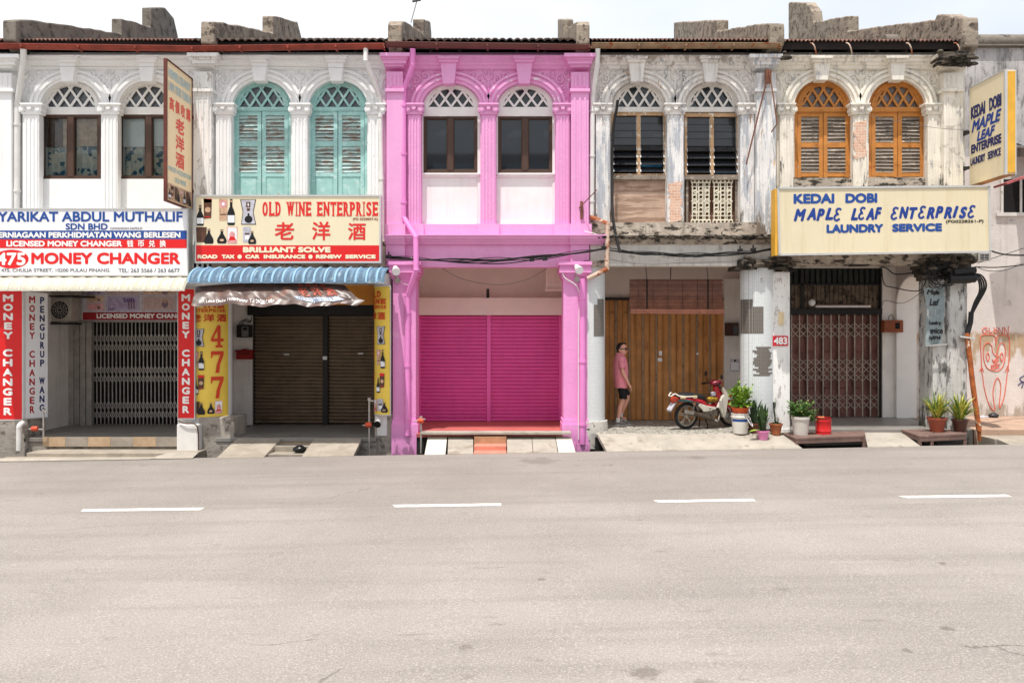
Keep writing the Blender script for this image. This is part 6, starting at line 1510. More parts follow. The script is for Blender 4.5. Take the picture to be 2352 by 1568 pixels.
t = thing('globe_lamp', W3(1865,703,1.9), 'white round globe lamp over the lattice gate', 'lamp')
b = MB(); b.lathe(W3(1865,695,1.95), [(.078*math.sin(PI*k/12), -.078*math.cos(PI*k/12)) for k in range(13)], 18); b.build('globe', M['signwhite'], t)
b = MB(); b.tube([W3(1865,695,1.99), W3(1865,695,2.15)], .03, 10); b.build('base', M['blackmetal'], t)
def floodlight(u, v, label):
    t = thing('floodlight', W3(u,v+18,-.1), label, 'lamp', 'floodlights on the pink columns')
    c = Vector(W3(u,v,-.28)); d = Vector((.12,-.5,-.25)).normalized()
    b = MB(); b.tube([c+d*.10, c+d*.06, c, c-d*.12, c-d*.14], [.085,.085,.066,.05,.02], 14); b.build('housing', M['whitepipe'], t)
    b = MB(); b.tube([c+d*.1005, c+d*.106], .078, 14); b.build('lens', M['signwhite'], t)
    b = MB(); b.tube([c-d*.12, c-d*.1+Vector((-.02,.10,-.12)), c+Vector((0,.25,-.2))], .012, 6); b.tube([c+Vector((0,.22,-.2)), c+Vector((0,.28,-.2))], [.06,.06], 10); b.build('arm', M['gate'], t)
floodlight(909, 620, 'small white floodlight on the left pink column, next to the yellow curved sign')
floodlight(1328, 617, 'small white floodlight on the right pink column')
# wall vents and small switch strip
t = thing('vent_block', W3(2262,597,.1), 'small white slotted vent block under the right end of the laundry board', 'vent')
b = MB(); b.px(2247, 581, 2276, 599, -.02, .3)
b.m = 1
for i in range(2):
    for k in range(4): b.px(2252+i*10.5, 584+k*3.6, 2261+i*10.5, 586.2+k*3.6, -.024, -.0205)
b.build('block', [M['whitepipe'], M['dark']], t)
t = thing('socket_strip', W3(1792,745,.0), 'cream strip of wooden pegs on the pier above the red number plate', 'socket strip')
b = MB(); b.px(1789, 716, 1798, 746, .05, .079); b.m = 0
for k in range(4): b.px(1797, 718+k*7, 1801, 723+k*7, .04, .079)
b.build('strip', mat('cream_plastic', (226,206,166), .6, .05, 5), t)
t = thing('wooden_shutter_panel', W3(1275,650,1.4), 'pale wooden shutter leaf near the walkway ceiling behind the pink column', 'shutter')
b = MB(); b.px(1254, 612, 1293, 664, 1.45, 1.5); b.build('leaf', M['boxing'], t)
b = MB(); b.px(1254, 612, 1260, 664, 1.42, 1.4495); b.px(1287, 612, 1293, 664, 1.42, 1.4495); b.px(1260, 650, 1287, 656, 1.42, 1.4495); b.px(1252, 664, 1295, 668, 1.38, 1.5); b.px(1270, 612, 1276, 650, 1.43, 1.4495); b.build('rail', M['boxing'], t)
b = MB(); b.px(1117, 663, 1124, 684, 1.75, 1.8); tag(b.build('bracket', M['blackmetal'], bevel=.005), 'short black bracket standing on the shutter box', 'bracket')

# ------------------------------------------------------------------ cables
def sag(p, q, s_, n=14):
    p, q = Vector(p), Vector(q); return [p.lerp(q, k/n)-Vector((0,0,s_*4*(k/n)*(1-k/n))) for k in range(n+1)]
b = MB(); b.tube([(X(944,2.),2.,Z(52,2.)),(X(957,2.2),2.2,Z(-4,2.))], .012, 6); b.obox((X(957,2.2),2.2,Z(0,2.2)), (.10,0,.02), (0,.04,0), (0,0,.03)); tag(b.build('antenna', M['wire']), 'thin leaning antenna pole on the roof wall left of the pink gable', 'antenna')
t = thing('cable_bundle', W3(1130,600,-.2), 'black bundle of twisted cables sagging across the pink and grey fronts', 'cables')
rg = random.Random(31)
b = MB()
for (p, q, s_, n) in (((886,589,-.1),(1386,571,-.2),.16,8),((1386,571,-.2),(1785,571,-.12),.12,6)):
    for i in range(n):
        base = sag(W3(*p), W3(*q), s_+rg.uniform(-.03,.05), 40); ph = rg.uniform(0,6); a = rg.uniform(.012,.034); f_ = rg.uniform(.25,.5)
        b.tube([c+Vector((0,a*math.sin(k*f_+ph),a*math.cos(k*f_+ph))) for k, c in enumerate(base)], rg.choice([.008,.010,.013]), 5)
b.build('cables', M['cable'], t)
b = MB()
for u, v, y in ((893,589,-.12),(1222,597,-.2),(1252,595,-.2),(1387,569,-.22),(1700,575,-.2),(1730,573,-.2)): b.obox(W3(u,v,y), (.05,0,.005), (0,.03,0), (0,0,.03)); b.obox(W3(u,v-5,y), (.012,0,0), (0,.012,0), (0,0,.05))
b.build('clamp', M['cable'], t)
def wirething(label, pts, r, m, cat='wire', name='wire', smooth=True):
    b = MB(); q = [W3(*p) for p in pts]; q = [tuple(c) for c in q]; b.tube(curve(q, 8) if smooth else q, r, 6); return tag(b.build(name, m), label, cat)
wirething('thin slack wire drooping across the shaded top of the pink doorway', [(1010,612,.45),(1060,640,.45),(1140,654,.45),(1210,642,.45),(1262,612,.45)], .006, M['wire'])
wirething('white cable running down the face of the right pink column', [(1290,606,-.05),(1296,636,-.10),(1330,668,-.04),(1329,760,-.035),(1329,1010,-.08)], .014, M['whitecable'], 'cable', 'cable')
wirething('thin wire looped from the left floodlight to the pink downpipe', [(912,634,-.06),(925,650,-.05),(945,650,-.1),(948,600,-.1),(942,590,-.05)], .006, M['whitecable'])
wirething('thick black cable hanging beside the left louvre window of the grey house', [(1419,230,.0),(1416,252,.05),(1408,300,.1),(1406,400,.1),(1408,500,-.1),(1424,580,-.28)], .03, M['cable'], 'cable', 'cable')
wirething('long thin wire across the top of the white and teal fronts', [(70,267*1.0-115,-.03),(300,154,-.2),(500,152,-.2),(700,154,-.2),(870,158,-.05)], .004, M['wire'])
wirething('thin wire strung from the orange windows to the projecting sign', [(1945,232,.0),(1990,262,-.1),(2100,286,-.1),(2170,296,-.1),(2226,298,-.2)], .005, M['wire'])
wirething('long thin wire under the grey lintel to the dark column head', [(1392,594,-.05),(1480,607,-.06),(1560,604,-.06),(1680,600,-.06),(1740,592,-.1)], .005, M['wire'])
wirething('thick black service cable leaving the sign board to the right', [(2272,575,-.3),(2300,583,.2),(2330,586,.8),(2380,586,1.2)], .018, M['cable'], 'cable', 'cable')
wirething('upper thin wire leaving the cable box towards the right', [(2245,604,-.05),(2290,590,.3),(2352,570,.8),(2400,555,1.1)], .007, M['cable'])
wirething('middle black wire leaving the cable box towards the right', [(2240,613,-.05),(2290,614,.3),(2352,608,.8),(2400,600,1.2)], .012, M['cable'])
wirething('lower drooping wire leaving the cable box towards the right', [(2243,613,-.05),(2270,622,.1),(2310,620,.4),(2352,604,.8)], .007, M['cable'])
wirething('lamp bracket rod leaning on the grey pilaster, thin and rusty', [(1766,165,-.12),(1740,270,-.10),(1714,378,-.02)], .016, M['rustdark'], 'rod', 'rod', False)
wirething('short rusty rod standing out at the right pink pilaster', [(1330,478,-.02),(1371,436,-.5)], .010, M['rustdark'], 'rod', 'rod', False)
wirething('white rod fixed at the foot of the right pink pilaster', [(1342,531,-.1),(1396,545,-.2)], .014, M['whitecable'], 'rod', 'rod', False)
b = MB(); b.px(1333, 462, 1339, 502, -.06, -.0005); tag(b.build('iron_bracket', M['rustdark'], bevel=.004), 'rusty iron strap on the right pink pilaster', 'bracket')
b = MB(); q = [W3(*p) for p in ((1766,160,-.12),(1776,220,-.25),(1785,285,-.3),(1772,303,-.05))]; b.tube(q, .014, 6); b.px(1759, 160, 1772, 190, -.13, -.05)
tag(b.build('lamp_bracket', M['rustdark']), 'bent rusty bracket with a wood block high on the grey cream pilaster', 'bracket')
# tangle and cable box on the corner column
t = thing('cable_box', W3(2205,630,-.2), 'black cable joint box with loops of cable on the blackened corner column', 'cable box')
b = MB(); b.px(2184, 622, 2232, 650, -.30, -.161); b.tube([W3(2190,626,-.3), W3(2240,620,-.3)], .07, 10); b.tube([W3(2180,640,-.3), W3(2240,640,-.3)], .08, 10); b.build('box', M['cable'], t, bevel=.01)
b = MB()
for k in range(9): b.tube(curve([W3(2190+rg.uniform(-30,10),650+rg.uniform(-20,4),-.22), W3(2150+rg.uniform(-20,20),650+rg.uniform(-10,14),-.26), W3(2140+rg.uniform(-14,14),625+rg.uniform(-14,14),-.22), W3(2170+rg.uniform(-10,20),605+rg.uniform(-8,14),-.2)]), rg.choice([.007,.010]), 5)
for k in range(4): b.tube(curve([W3(2228,640-k*4,-.28), W3(2246+k*3,642-k*3,-.26), W3(2250+k*5,668-k*3,-.2), W3(2238+k*3,695,-.17), W3(2229+k*1.2,722,-.16)]), .018, 6)
b.tube([W3(2231,716,-.16), W3(2229,740,-.16), W3(2221,770,-.16)], .05, 10); b.build('cables', M['cable'], t)
t = thing('conduit_pole', W3(2250,995,-.3), 'rusty orange conduit pole leaning against the corner column', 'pole')
b = MB(); b.tube([W3(2221,765,-.16), W3(2234,880,-.22), W3(2249,990,-.30)], .05, 12); b.tube([W3(2249,990,-.3), W3(2250,1012,-.3)], .035, 10); b.build('pipe', M['rust'], t)
b = MB(); b.bar(W3(2204,773,-.1), W3(2238,778,-.2), .03, .16); b.build('strap', M['alu'], t)
b = MB(); q = [W3(*p) for p in ((2008,606,.3),(2036,616,.4),(2060,630,.5),(2120,622,.2),(2140,618,.0))]; b.tube(curve(q), .014, 6)
q = [W3(*p) for p in ((2024,600,.6),(2030,650,.7),(2052,660,.6),(2110,668,.2),(2128,640,.0))]; b.tube(curve(q), .012, 6)
q = [W3(*p) for p in ((2027,700,2.0),(2034,690,1.9),(2075,696,1.0),(2120,668,.1))]; b.tube(curve(q), .006, 5)
tag(b.build('wire', M['cable']), 'black wires looping inside the side arch beside the gate', 'wires')
t = thing('small_sign', W3(2207,786,-.07), 'small blank white plate on the stained corner column', 'plate'); b = MB(); b.px(2203, 776, 2223, 783, -.075, -.0605); b.build('plate', M['alu'], t)

# ------------------------------------------------------------------ taps and pipes at the pavement
def tap(label, u0, vt, vb, y, val, valu):
    t = thing('standpipe', W3(u0,vb,y), label, 'tap')
    b = MB(); b.tube([W3(u0,vb,y), W3(u0,vt,y)], .018, 8); b.tube([W3(u0,vt,y), (W3(u0,vt,y)[0]+.09, y-.05, W3(u0,vt,y)[2])], .018, 8); b.build('pipe', M['gate'], t)
    b = MB(); c = Vector(W3(valu,val,y-.03)); b.tube([c+Vector((-.06,0,0)), c, c+Vector((.06,0,0))], [.045,.055,.045], 10); b.build('valve', mat('orange_red_valve', (212,84,54), .5, .1, 5), t)
    b = MB(); b.tube([c+Vector((-.12,0,-.01)), W3(u0,val+2,y)], .016, 8); b.tube([W3(u0,vt,y), (W3(u0,vt,y)[0], y, W3(u0,vt,y)[2]+.06)], [.03,.035], 8); b.build('tap', M['gate'], t)
    return t
tap('rusty standpipe with orange valve before the white slanted sign', 100, 945, 1004, -.25, 984, 80)
tap('standpipe with orange valve at the right of the brown roller shutter', 848, 920, 1043, -.25, 975, 846)
tap('standpipe with salmon valve against the left pink column', 967, 962, 1040, -.30, 966, 966)
t = thing('drain_pipe', W3(45,1035,-.2), 'white bent drain pipe at the far left column base', 'pipe')
b = MB(); b.tube(curve([W3(62,974,.0), W3(52,972,-.2), W3(45,978,-.28), W3(44,990,-.28), W3(44,1034,-.28)]), .055, 12); b.build('pipe', M['whitepipe'], t)
t = thing('drain_pipe', W3(866,985,-.1), 'white drain pipe with a black mouth under the yellow curved sign', 'pipe')
b = MB(); b.tube(curve([W3(868,952,.1), W3(868,962,-.02), W3(867,972,-.2)]), .065, 12); b.build('pipe', M['whitepipe'], t)
b = MB(); c = W3(867,974,-.22); b.tube([(c[0],c[1],c[2]), (c[0],c[1]-.02,c[2]-.01)], [.07,.072], 14); b.build('mouth', M['dark'], t)
wirething('brown cable bent over the white block beside the stone column base', [(410,966,-.32),(425,972,-.34),(448,974,-.34),(455,990,-.30),(456,1040,-.28)], .013, M['printbrown'], 'cable', 'cable')
# rubbish bags
def bag(label, u, v, y, r, m):
    c = W3(u, v, y); b = MB(); n = 14; rings = []
    for i in range(9):
        q = PI*i/8; rr = r*math.sin(q)*(1 if i < 6 else .8)+.004
        rings.append([(c[0]+1.25*rr*math.cos(2*PI*k/n)*(1+.22*mnoise.noise(Vector((k*1.3,i*.9,r*9)))), c[1]+rr*math.sin(2*PI*k/n)*(1+.22*mnoise.noise(Vector((k*1.3,i*.9,r*9)))), c[2]+r*.8*(1-math.cos(q))) for k in range(n)])
    b.loft(rings); return tag(b.build('rubbish_bag', m), label, 'bag')
bag('small black rubbish bag dropped on the sunken cement steps', 688, 1040, -.65, .10, mat('black_plastic_bag', (22,22,23), .3, .1, 9))
bag('small dark rubbish bag lying at the foot of the graffiti wall', 2282, 961, 2.3, .09, mat('grey_black_plastic_bag', (44,42,44), .4, .2, 9))
b = MB(); b.lathe(W3(2257,960,2.35), [(.0,.0),(.10,.01),(.09,.05),(.0,.07)], 9, sx=1.4); tag(b.build('cloth_rag', M['printgrey']), 'pale crumpled rag at the foot of the graffiti wall', 'rag')

# ------------------------------------------------------------------ steel plates over the drain
def plate(label, P, legs):
    """P: back-left, front-left, front-right, back-right world points"""
    t = thing('drain_plate', ((P[0][0]+P[2][0])/2, -.6, P[1][2]), label, 'steel plate', 'rusty plates bridging the drain')
    b = MB(); lo = [(x,y,z-.035) for x,y,z in P]; b.add(P+lo, [(0,1,2,3),(7,6,5,4),(0,4,5,1),(1,5,6,2),(2,6,7,3),(3,7,4,0)])
    b.build('plate', M['grate'], t)
    b = MB(); b.bar(Vector(P[1])+Vector((0,.02,-.075)), Vector(P[2])+Vector((0,.02,-.075)), .075, .03); b.bar(Vector(P[1])+Vector((.02,.02,-.075)), Vector(P[0])+Vector((.02,-.02,-.075)), .06, .03, (1,0,0)); b.build('angle_rim', M['grate'], t)
    for f in legs:
        p = Vector(P[1]).lerp(Vector(P[2]), f); b = MB(); b.box(p.x-.03, p.x+.03, p.y+.01, p.y+.06, -.5, p.z-.11); b.build('leg', M['grate'], t)
YFp = -.86
plate('rusty steel drain plate carrying the red tin and the white bucket plant', [W3(1795,993,-.16), W3(1829,1006,YFp), W3(1988,1000,YFp), W3(1986,989,-.16)], (.015,.985))
plate('rusty steel drain plate carrying the two potted spear-leaved plants', [W3(2070,986,-.16), W3(2112,1001,YFp), W3(2219,996,YFp), W3(2222,985,-.16)], (.02,.28,.985))

# ------------------------------------------------------------------ plants and pots
def leafmat(name, c, c2, rough=.5):
    m = mat(name, c, rough, .25, 14, patches=[(c2, .52, .12, 9)], spec=.4)
    p = m.node_tree.nodes['Principled BSDF']
    return m
def leaf(mb, p, d, L, wd, droop=.2, fold=.15):
    d = Vector(d).normalized(); s_ = d.cross(Vector((0,0,1)))
    s_ = s_.normalized() if s_.length > .05 else Vector((1,0,0)); n = s_.cross(d)
    p = Vector(p); m1 = p+d*L*.45+n*fold*wd; tip = p+d*L-Vector((0,0,droop*L)); mid2 = p+d*L*.75-Vector((0,0,droop*L*.4))
    a, b_ = p+d*L*.35+s_*wd, p+d*L*.35-s_*wd; a2, b2 = mid2+s_*wd*.7, mid2-s_*wd*.7
    mb.add([p, a, a2, tip, b2, b_, p+d*L*.4-n*fold*wd, mid2-n*fold*wd*.6], [(0,1,6),(1,2,7,6),(2,3,7),(3,4,7),(4,5,6,7),(5,0,6)])
def bushy(root, c, rx, ry, rz, n, L, wd, mats, seed, up=.3, hang=0):
    rg = random.Random(seed); b = MB(); S = MB(); c = Vector(c)
    for i in range(int(n/9)):
        q = rg.uniform(0,2*PI); tip = c+Vector((math.cos(q)*rx*rg.uniform(.3,.95), math.sin(q)*ry*rg.uniform(.3,.95), rz*rg.uniform(-.75,1.0)))
        base = c+Vector((rg.uniform(-.04,.04), rg.uniform(-.04,.04), -rz*.7)); mid = (base+tip)/2+Vector((0,0,.03))
        S.tube([base, mid, tip], [.006,.005,.003], 4)
        for k in range(9):
            t_ = rg.uniform(.3,1.05); p = base.lerp(tip, t_); d = (tip-base).normalized()*.5+Vector((rg.gauss(0,.7), rg.gauss(0,.7), rg.uniform(-.2,.8)+up-hang*.5))
            b.m = rg.choice([0,0,0,1,1,2]); leaf(b, p, d, L*rg.uniform(.6,1.2), wd*rg.uniform(.7,1.15), rg.uniform(.05,.45))
    f = b.build('foliage', mats, root, fix=False); S.build('stems', mats[0], root); return f
def blades(root, c, n, h, wd, mats, seed, spread=.18, curl=.15, name='foliage'):
    """stiff upright sword leaves"""
    rg = random.Random(seed); b = MB(); c = Vector(c)
    for i in range(n):
        q = rg.uniform(0,2*PI); r0 = rg.uniform(0,.05); H = h*rg.uniform(.5,1.05); lean = spread*rg.uniform(.1,1.1); w_ = wd*rg.uniform(.75,1.15)
        dr = Vector((math.cos(q), math.sin(q), 0)); s_ = Vector((-math.sin(q+rg.uniform(-.8,.8)), math.cos(q+rg.uniform(-.8,.8)), 0)); K = 6; vs = []
        for k in range(K+1):
            t_ = k/K; p = c+dr*(r0+lean*t_**1.4)+Vector((0,0,H*t_-curl*lean*t_**3)); ww = w_*(.65+.6*t_-1.25*t_**3) if k < K else .001
            vs += [p-s_*ww, p+dr*ww*.35, p+s_*ww]
        b.m = rg.choice([0,0,1]); b.add(vs, [(3*k,3*k+1,3*k+4,3*k+3) for k in range(K)]+[(3*k+1,3*k+2,3*k+5,3*k+4) for k in range(K)])
    return b.build(name, mats, root, fix=False)
def pot(root, x, y, z, r0, r1, h, m, rim=.0, name='pot', thick=.012):
    b = MB(); pr = [(0,0),(r0,0),(r0+(r1-r0)*.5,h*.5),(r1,h*.86),(r1+rim,h*.86),(r1+rim,h),(r1-thick,h),(r1-thick,h*.85),(0,h*.85)]
    b.lathe((x,y,z), pr, 24); o = b.build(name, m, root, fix=True); return o
SOIL = mat('dark_soil', (66,50,40), .95, .3, 9)
gl = [leafmat('lime_leaf', (146,178,62), (182,204,96)), leafmat('bright_leaf', (120,160,50), (160,190,80)), leafmat('deep_leaf', (74,112,40), (96,140,52))]
gd = [leafmat('mid_green_leaf', (92,130,62), (134,166,90)), leafmat('dark_leaf', (56,86,40), (92,124,60)), leafmat('olive_leaf', (124,132,72), (150,156,96))]
gs = [leafmat('snake_leaf', (60,88,48), (118,144,92)), leafmat('dark_snake_leaf', (34,56,30), (72,100,56))]
gy = [leafmat('yellow_edged_blade', (178,178,70), (222,210,120)), leafmat('green_blade', (84,118,52), (150,160,70))]
# bucket with an orange bowl plant on it
px_, py_ = X(1700,-.22), -.22; zb = zD
k_ = (D+py_)/F
t = thing('bucket', (px_,py_,zb), 'white plastic bucket with a blue stripe standing under the orange bowl plant', 'bucket')
b = MB(); r_ = 20*k_; h = 47*k_
b.lathe((px_,py_,zb), [(0,0),(r_*.80,0),(r_*.84,h*.05),(r_*.96,h*.80),(r_*1.06,h*.80),(r_*1.06,h*.84),(r_*.98,h*.85),(r_*.99,h*.97),(r_*1.03,h*.97),(r_*1.03,h),(r_*.95,h),(r_*.95,h*.9),(0,h*.9)], 28); b.build('body', mat('white_bucket_plastic', (226,222,214), .5, .05, 3, patches=[((190,180,166), .66, .1, 5)]), t)
b = MB(); b.lathe((px_,py_,zb), [(r_*.935,h*.60),(r_*.955,h*.72)], 20, arc=PI*.75, a0=PI*1.05); b.build('stripe', M['blue'], t, fix=False)
b = MB(); b.tube(curve([(px_+r_*.45,py_-r_*.98,zb+h*.80),(px_+r_*.95,py_-r_*1.1,zb+h*.45),(px_+r_*1.25,py_-r_*.6,zb+h*.40),(px_+r_*1.06,py_,zb+h*.8)]), .009, 6); b.build('handle', M['signwhite'], t)
t = thing('potted_plant', (px_,py_,zb+h), 'lime green leafy plant in an orange bowl on top of the white bucket', 'plant')
pot(t, px_, py_, zb+h+.002, r_*.80, r_*.98, 13*k_, mat('orange_plastic', (206,86,40), .5, .06, 4), .01)
bushy(t, (px_+.02,py_,zb+h+.28), .30, .24, .22, 760, .10, .030, gl, 3)
bushy(t, (px_+.05,py_,zb+h+.46), .28, .18, .22, 130, .09, .022, gl, 4)
# snake plant in a pink pot
px_, py_ = X(1752,-.55), -.55; zb = .20; k_ = (D+py_)/F
t = thing('potted_plant', (px_,py_,zb), 'dark snake plant in a small pink pot beside the white bucket', 'plant')
pot(t, px_, py_, zb, 10*k_, 13.5*k_, 21*k_, mat('pink_plastic', (214,130,176), .5, .05, 4), .012)
blades(t, (px_,py_,zb+.16), 26, .58, .045, gs, 6, .17); b = MB()
bushy(t, (px_+.02,py_,zb+.52), .15, .12, .10, 60, .06, .018, gl, 12)
b = MB(); leaf(b, (px_-.06,py_-.05,zb+.20), (-1,-.2,.1), .26, .06, .25); b.build('low_leaf', gl[0], t, fix=False)
# tall dark snake plant behind
px_, py_ = X(1728,.0)-.06, -.12
t = thing('potted_plant', (px_,py_,zD), 'very dark broad leaved plant in a brown pot behind the pink pot', 'plant')
pot(t, px_+.06, py_, zD, .09, .12, .2, mat('dull_brown_pot', (112,70,52), .7, .1, 5), .01)
blades(t, (px_+.06,py_,zD+.18), 14, .55, .05, [gs[1], gs[1]], 16, .16)
# twisted plant in a terracotta pot
px_, py_ = X(1782,-.28), -.28; k_ = (D+py_)/F; zb = zD-.02
t = thing('potted_plant', (px_,py_,zb), 'twisted upright succulent in a terracotta pot before the peeling pier', 'plant')
pot(t, px_, py_, zb, 10*k_, 14*k_, 26*k_, mat('terracotta_plastic', (168,98,62), .7, .1, 5, patches=[((190,140,100), .62, .1, 6)]), .012)
b = MB(); rg = random.Random(15)
for k in range(70):
    t_ = k/70; q = k*1.1; c = Vector((px_-.05*t_+.02*math.sin(t_*9), py_, zb+.22+.44*t_)); b.m = rg.choice([0,1,0]); leaf(b, c, (math.cos(q), math.sin(q), .7-.8*(1-t_)), .10*(1-.4*t_), .032, .3)
b.build('foliage', gs+[], t, fix=False); b = MB(); b.tube([(px_,py_,zb+.18),(px_-.03,py_,zb+.45),(px_-.05,py_,zb+.66)], .014, 6); b.build('stem', gs[1], t)
bushy(t, (px_+.06,py_-.04,zb+.25), .10, .1, .04, 36, .04, .012, gd, 25)
# white bucket with a round bush
px_, py_ = X(1839,-.48), -.48; k_ = (D+py_)/F; zb = Z(998,py_)
t = thing('potted_plant', (px_,py_,zb), 'round leafy bush in a dirty white bucket on the rusty plate', 'plant')
pot(t, px_, py_, zb, 16*k_, 19.5*k_, 42*k_, mat('dirty_white_bucket', (206,200,192), .55, .06, 4, patches=[((170,158,144), .62, .1, 4)]), .012, 'bucket')
bushy(t, (px_+.0,py_,zb+.50), .31, .26, .17, 900, .062, .024, gd, 9); bushy(t, (px_+.22,py_-.02,zb+.42), .16, .14, .20, 150, .055, .02, gd, 10, 0, .5)
# red tin
px_, py_ = X(1891,-.45), -.45; k_ = (D+py_)/F; zb = Z(996.5,py_)
t = thing('tin', (px_,py_,zb), 'bright red round tin standing beside the bush in the white bucket', 'tin')
b = MB(); r_ = 18*k_; h = 38*k_
b.lathe((px_,py_,zb), [(0,0),(r_*.94,0),(r_*.96,h*.04),(r_*.93,h*.08),(r_*.95,h*.18),(r_*.98,h*.2),(r_*.95,h*.22),(r_*.97,h*.78),(r_,h*.8),(r_*.98,h*.83),(r_*1.0,h*.97),(r_*1.03,h),(r_*.97,h),(r_*.93,h*.7),(0,h*.3)], 28); b.build('body', mat('red_enamel_tin', (206,24,28), .25, .05, 3, spec=.6), t)
b = MB(); b.tube([(px_+r_*1.02*math.cos(q*PI/14), py_+r_*1.02*math.sin(q*PI/14), zb+h) for q in range(29)], .008, 6); b.m = 1; b.tube([(px_-r_*.8,py_-.05,zb+h+.008),(px_-.02,py_-.1,zb+h+.012)], .02, 6); b.build('rim', [M['blackmetal'], mat('orange_paper', (232,130,80), .7, .05, 5)], t)
# two pots on the right-hand plate
for (u, v, hp, r0, r1, m, label, sd) in ((2152,991,33,16,20,mat('red_brown_glazed_pot', (150,74,52), .35, .08, 4),'yellow green spear plant in a red brown glazed pot','A'),(2205,992,30,14,17,mat('dark_brown_glazed_pot', (84,52,42), .35, .08, 4),'yellow green spear plant in a dark brown pot by the conduit pole','B')):
    py_ = -.50; px_ = X(u,py_); k_ = (D+py_)/F; zb = Z(v,py_)
    t = thing('potted_plant', (px_,py_,zb), label, 'plant')
    pot(t, px_, py_, zb, r0*k_*.85, r1*k_, hp*k_, m, .012)
    blades(t, (px_,py_,zb+hp*k_*.8), 85, .64, .026, gy, 40+ord(sd), .40, .45)
# ------------------------------------------------------------------ walking man
def skinned(name, verts, edges, radii, mt, parent, root=0, sub=2):
    me = bpy.data.meshes.new(name); me.from_pydata(verts, edges, []); o = bpy.data.objects.new(name, me); COL.objects.link(o)
    s_ = o.modifiers.new('skin', 'SKIN'); s_.use_smooth_shade = True; s_.branch_smoothing = .3
    for i, r_ in enumerate(radii):
        v = me.skin_vertices[0].data[i]; v.radius = r_ if isinstance(r_, tuple) else (r_, r_); v.use_root = (i == root)
    u = o.modifiers.new('subdivision', 'SUBSURF'); u.levels = sub; u.render_levels = sub
    dg = bpy.context.evaluated_depsgraph_get(); dg.update()
    new = bpy.data.meshes.new_from_object(o.evaluated_get(dg)); bpy.data.objects.remove(o)
    new.materials.clear(); new.materials.append(mt); new.polygons.foreach_set('use_smooth', [True]*len(new.polygons))
    o = bpy.data.objects.new(name, new); COL.objects.link(o)
    if parent: attach(o, parent)
    return o
MY = 1.22; MX = X(1427, MY); SC = .001345; Z0 = zD
def mp(px, py, dy=0.): return (MX+(px-270)*SC, MY+dy, Z0+(1490-py)*SC)
skin = mat('sun_reddened_skin', (228,168,146), .55, .05, 6, spec=.35)
man = thing('person', (MX,MY,Z0), 'person walking right in a pink polo shirt, black shorts, sunglasses and grey trainers', 'person')
V = []; E_ = []; R_ = []
def vtx(p, r_, par=None):
    V.append(p); R_.append(r_); 
    if par is not None: E_.append((par, len(V)-1))
    return len(V)-1
pel = vtx(mp(275,860), (.135,.15)); ab = vtx(mp(265,720), (.135,.15), pel); ch = vtx(mp(258,520), (.14,.16), ab); uc_ = vtx(mp(245,390), (.09,.12), ch)
nk = vtx(mp(246,320), (.058,.058), uc_)
nk2 = vtx(mp(254,275), (.062,.060), nk)
for sgn, sh_, el, wr in ((-1, mp(250,400,-.19), mp(268,600,-.25), mp(372,800,-.24)), (1, mp(262,400,.19), mp(300,600,.24), mp(330,790,.22))):
    s1 = vtx(sh_, .055, uc_); s2 = vtx(tuple((Vector(sh_)*.45+Vector(el)*.55)), .050, s1); e1 = vtx(el, .043, s2); e2 = vtx(tuple(Vector(el)*.6+Vector(wr)*.4), .043, e1); w1 = vtx(wr, .027, e2)
    dirh = (Vector(wr)-Vector(el)).normalized()*.5+Vector((.05,0,-.5)); dirh.normalize(); pm = Vector(wr)+dirh*.055
    h1 = vtx(tuple(pm), (.030,.022), w1)
    for k, (off, L) in enumerate(((-.027,.075),(-.009,.085),(.009,.08),(.026,.062))):
        kn = pm+dirh*.035+Vector((-off*.0+.012,off,0)); f1 = vtx(tuple(kn), .0105, h1); f2 = vtx(tuple(kn+dirh*L*.5+Vector((.004,-sgn*.004,0))), .0092, f1); f3 = vtx(tuple(kn+dirh*L*.85+Vector((-.014,-sgn*.012,0))), .008, f2)
    th = pm+Vector((.024,-.006*sgn,.012)); t1 = vtx(tuple(th), .011, h1); t2 = vtx(tuple(th+dirh*.05+Vector((.012,0,0))), .009, t1)
for sgn, hp_, kn_, cf, an_ in ((-1, mp(280,900,-.10), mp(283,1075,-.10), mp(236,1200,-.10), mp(208,1390,-.10)), (1, mp(290,900,.10), mp(392,1030,.09), mp(330,1170,.09), mp(270,1330,.09))):
    l1 = vtx(hp_, (.10,.095), pel); l2 = vtx(tuple(Vector(hp_)*.5+Vector(kn_)*.5), .085, l1); k1 = vtx(kn_, .060, l2); c1_ = vtx(cf, .060, k1); a1 = vtx(an_, .037, c1_)
    f1 = vtx(tuple(Vector(an_)+Vector((.02,0,-.07))), (.04,.035), a1); f2 = vtx(tuple(Vector(an_)+Vector((.13,0,-.09))), (.03,.025), f1)
body = skinned('body', V, E_, R_, skin, man)
